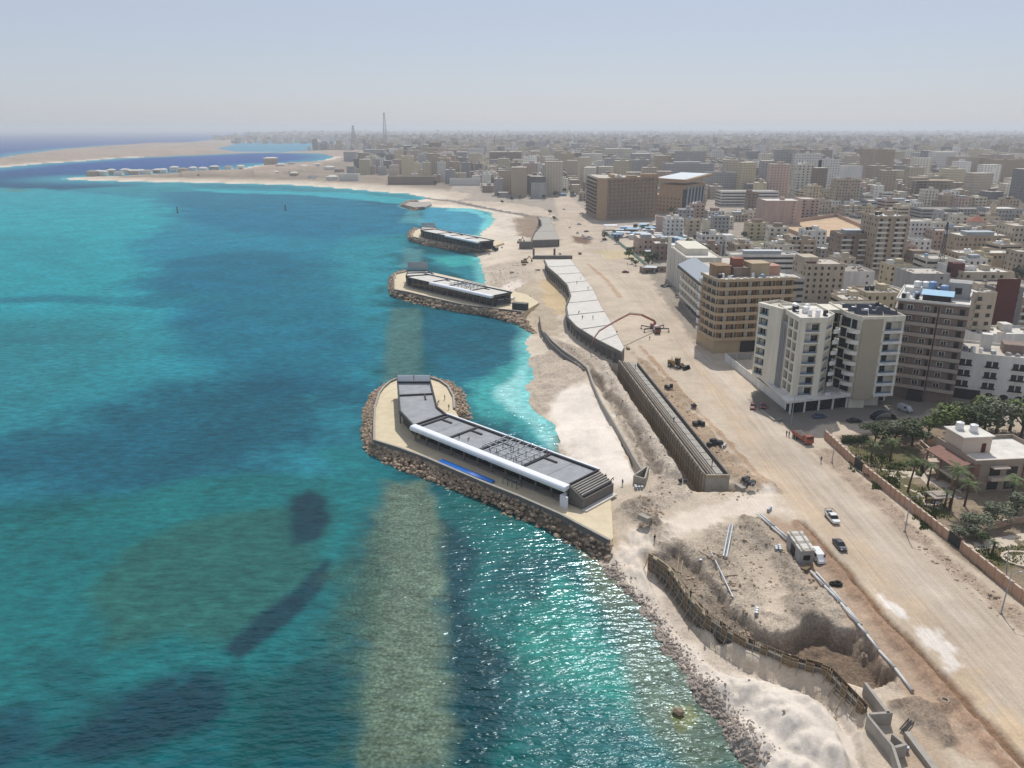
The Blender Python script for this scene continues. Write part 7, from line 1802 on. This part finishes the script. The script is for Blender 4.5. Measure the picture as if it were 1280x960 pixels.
# rubble: loose stones on the dug earth and the shore
def rubble():
    mb = MB(); rr = random.Random(21)
    zones = [((757,706,20),(945,962,34),900,.22,.7),((790,560,0),(870,640,0),0,.2,.5)]
    line = P2([(757,709),(775,735),(797,757),(815,783),(833,807),(850,833),(872,862),(902,898),(926,932),(948,965)], 0); rs = resample(line, 200)
    for _ in range(4200):
        p = rs[rr.randrange(200)]; off = abs(rr.gauss(0, 1.6))-1.2; x, y = p.x+off+rr.uniform(-.5,.5), p.y+off*.4; r = rr.choice([.1,.13,.17,.22,.3,.42 if off < 1.2 else .2]); k = rr.randrange(10); vs, fs = ROCKGEO[k]; a = rr.uniform(0,6.28)
        z = max(gz(x,y), -.4)+r*.1; Mx = Matrix.Translation((x,y,z)) @ Matrix.Rotation(a,4,'Z') @ Matrix.Scale(r,4); mb.add([Mx @ Vector(v) for v in vs], fs)
    mb.build('shore_rubble', mat('shore_stone', '9d9186', .95, .4, .5), kind='stuff')
    mb = MB()
    polys = [[(700,430),(745,447),(800,530),(870,620),(800,650),(790,560),(750,480)],[(870,690),(905,660),(950,655),(990,700),(1040,745),(1000,770),(950,770)],[(790,445),(840,470),(940,600),(900,600),(820,480)],[(800,615),(830,640),(820,665),(795,660)],[(830,690),(900,720),(960,790),(1060,820),(1000,830),(880,760)],[(605,330),(660,330),(650,385),(620,360)],[(920,600),(965,615),(930,625),(880,625)],[(1100,620),(1180,690),(1280,770),(1270,790),(1150,690)],[(905,820),(1030,860),(1070,900),(1000,850)]]
    for pl, n in zip(polys, (420,520,260,240,420,200,140,200,160)):
        w = P2(pl, LZ); A = np.array(w); c = 0
        xs = np.array([rr.uniform(A[:,0].min(),A[:,0].max()) for _ in range(n*4)]); ys = np.array([rr.uniform(A[:,1].min(),A[:,1].max()) for _ in range(n*4)]); ok = sdist(w, xs, ys) > 0
        for x, y in list(zip(xs[ok], ys[ok]))[:n*2//3]:
            r = rr.choice([.08,.1,.12,.16,.2,.25,.4])*(1.5 if y > 380 else 1); k = rr.randrange(10); vs, fs = ROCKGEO[k]; Mx = Matrix.Translation((x,y,gz(x,y)+r*.15)) @ Matrix.Rotation(rr.uniform(0,6.28),4,'Z') @ Matrix.Scale(r,4); mb.add([Mx @ Vector(v) for v in vs], fs)
    mb.build('loose_stones', mat('loose_stone', 'a8957f', .95, .3, .6), kind='stuff')
rubble()

# roadside sheds, kiosks and canopies between the hall and the slab hotel
def sheds():
    rr = random.Random(55); spots = []
    for (x0,x1,y0,y1,n) in ((752,830,284,302,26),(780,880,300,322,22),(836,882,322,345,9),(800,815,336,350,4),(640,700,222,240,12),(700,728,226,246,7)):
        for _ in range(n): spots.append((rr.uniform(x0,x1), rr.uniform(y0,y1)))
    cols = [('white','whitewall','whitemetal'),('sandy','coping','roofpale'),('pale green','pg','steel'),('brown','brown','roofdirty'),('grey','greywall','steel'),('blue','tankblue','bluetin')]
    M['pg'] = mat('pale_green_sheet', '8fae9f', .7, .12, .5)
    for i, (px, py) in enumerate(spots):
        p = P(px, py, LZ)
        if p.x < 78 and p.y < 760: continue
        c, wm, rm = cols[rr.randrange(6)]; kind = rr.choice(['flat roofed shed','kiosk','open sided canopy','low store'])
        w = where(p.x, p.y); l = None
        for pre in ('','small ','old ','dusty ','second ','third ','fourth '):
            for q in w:
                if f'{pre}{c} {kind} {q}' not in LABELS: l = f'{pre}{c} {kind} {q}'; break
            if l: break
        a, b, h = rr.uniform(5,12), rr.uniform(5,9), rr.uniform(2.8,4.5); t = thing('roadside_shed', l or f'{c} {kind} {w[0]}', 'shed', p, rr.uniform(-.25,.25), 'sheds by the road')
        if kind == 'open sided canopy':
            for x in (.2,a-.2):
                for y in (.2,b-.2): MB().box(x-.1,x+.1,y-.1,y+.1,-.3,h).build('post', M['steel'], t)
        else:
            MB().box(0,a,0,b,-.5,h).build('wall', M[wm], t); MB().box(a*.3,a*.3+1.2,-.06,.0,0,2.1).build('door', M['darkshade'], t); MB().box(a*.6,a*.6+1.4,-.06,0,1,2.1).build('window', M['glass'], t)
        MB().box(-.4,a+.4,-.4,b+.4,h+.003,h+.2).build('roof', M[rm], t)
sheds()
rr = random.Random(91)
for i in range(46):
    px, py = (rr.uniform(756,900), rr.uniform(288,340)) if i < 26 else (rr.uniform(115,400), rr.uniform(213,221)) if i < 38 else (rr.uniform(600,720), rr.uniform(228,250))
    p = P(px, py, 2.5)
    if p.x < 80 and 300 < p.y < 760: continue
    w = where(p.x, p.y); l = None
    for d in ('scrubby dark bush','dusty green tree','low dark tree','grey green bush','stunted tree','thin leafy tree','spreading bush','ragged tree','second scrubby bush','second dusty tree','third dusty bush'):
        for q in w:
            if f'{d} {q}' not in LABELS: l = f'{d} {q}'; break
        if l: break
    tree(p.x, p.y, rr.uniform(4,8), rr.uniform(2.5,4.5), 'dark' if i % 2 else 'green', l, z=2.5, small=True, group='trees in the town')
t = thing('roadside_fence', 'long pale green fence along the right side of the far dirt road', 'fence', P(753,290,LZ)); o_ = Vector(t.location)
fp = [P(x,y,LZ)-o_ for x,y in ((753,290),(775,306),(800,326),(818,343))]
for a, b in zip(fp, fp[1:]):
    for i in range(9): p, q = a.lerp(b,i/9), a.lerp(b,(i+.93)/9); MB().strip_wall([(p.x,p.y),(q.x,q.y)],.15,-.3,2.2).build('fence_panel', M['pg'], t)

# stacked building materials about the site
def stacks():
    rr = random.Random(63)
    S = [(612,318),(628,310),(640,375),(634,380),(648,388),(652,396),(660,372),(700,318),(708,322),(725,318),(640,341),(655,332),(672,338),(805,650),(795,612),(850,575),(905,560),(925,612),(960,640),(975,690),(1008,712),(880,705),(945,770),(1120,940),(1140,905),(760,432),(785,436),(700,300),(712,285),(705,262)]
    kind = [('timber stack','wood'),('block pallet','concrete'),('steel bar bundle','rim'),('grey drum group','steel'),('ply sheet stack','ply')]
    where_ = ['by the third jetty root','left of the third jetty excavator','at the landward end of the second jetty','beside the second jetty steps','on the sand past the second jetty','by the rocks of the second jetty','on the pale mound above the second jetty','in front of the concrete frame','right of the concrete frame','beyond the concrete frame','on the sand between the jetties','near the yellow excavator','left of the pale curved roof','by the rubble past the concrete box','beside the cove wall end','on the bank beside the retaining box','on the lower bank by the haul road','past the end of the retaining box','beside the upper pale pipes','left of the guard hut','in front of the guard hut','on the dug ground near the rails','at the rim of the dug pit','on the brown terrace in the corner','behind the corner concrete walls','at the lower end of the curved roof','by the pump truck outriggers','by the smaller curved building','behind the smaller curved building','on the far road side']
    for i, (px, py) in enumerate(S):
        n, m = kind[rr.randrange(5)]; p = G(px, py); t = thing('material_stack', f'small {n} {where_[i]}', 'stack', p, rr.uniform(0,3), 'stacked materials on the site')
        for k in range(rr.randint(3,5)):
            if 'drum' in n: MB().cyl((0,0,0),.32,.9,10).build('drum', M[m], t).location = ((k%3)*.75,(k//3)*.75,0)
            elif 'bar' in n: MB().tube([(-2.6,k*.22,.12),(2.6,k*.22+rr.uniform(-.2,.2),.12)],.1,5).build('bar', M[m], t)
            else: MB().box(-1.4,1.4,-.6,.6,k*.28,k*.28+.24).build('board' if 'block' not in n else 'block', M[m], t).rotation_euler = (0,0,rr.uniform(-.12,.12))
stacks()

t = thing('site_container', 'dark flat topped container at the landward end of the second jetty', 'container', P(640,387,3.5), -.35)
MB().box(0,7.5,0,3,0,3.2).build('body', M['rim'], t); MB().box(-.1,7.6,-.1,3.1,3.2,3.4).build('roof', M['dconc'], t); MB().box(1,2.2,-.06,0,.1,2.4).build('door', M['tankblack'], t)
for i, (px, py, z) in enumerate([(622,374,3.6),(630,376,3.6),(637,378,3.6),(626,379,3.6),(601,303.5,3.6),(606,305.5,3.6)]):
    t = thing('scaffold_stack', ['pale scaffold pile at the foot of the second pavilion end','pale scaffold pile right of the second pavilion end','pale scaffold pile nearest the dark container','low pale scaffold pile before the second pavilion end','pale scaffold pile at the third pavilion end','pale scaffold pile right of the third pavilion end'][i], 'scaffold', P(px, py, z), i*.5, 'scaffold piles on the jetties')
    for k in range(5): MB().bar((-2.6,k*.7-1.4,0),(-2.6,k*.7-1.4,2.2),.16).bar((2.6,k*.7-1.4,0),(2.6,k*.7-1.4,2.2),.16).bar((-2.6,k*.7-1.4,2.2),(2.6,k*.7-1.4,2.2),.2).bar((-2.6,k*.7-1.4,.8),(2.6,k*.7-1.4,1.6),.14).build('frame', M['steel'], t)
    MB().box(-2.4,2.4,-1.5,1.5,2.32,2.5).build('boards', M['whitemetal'], t)
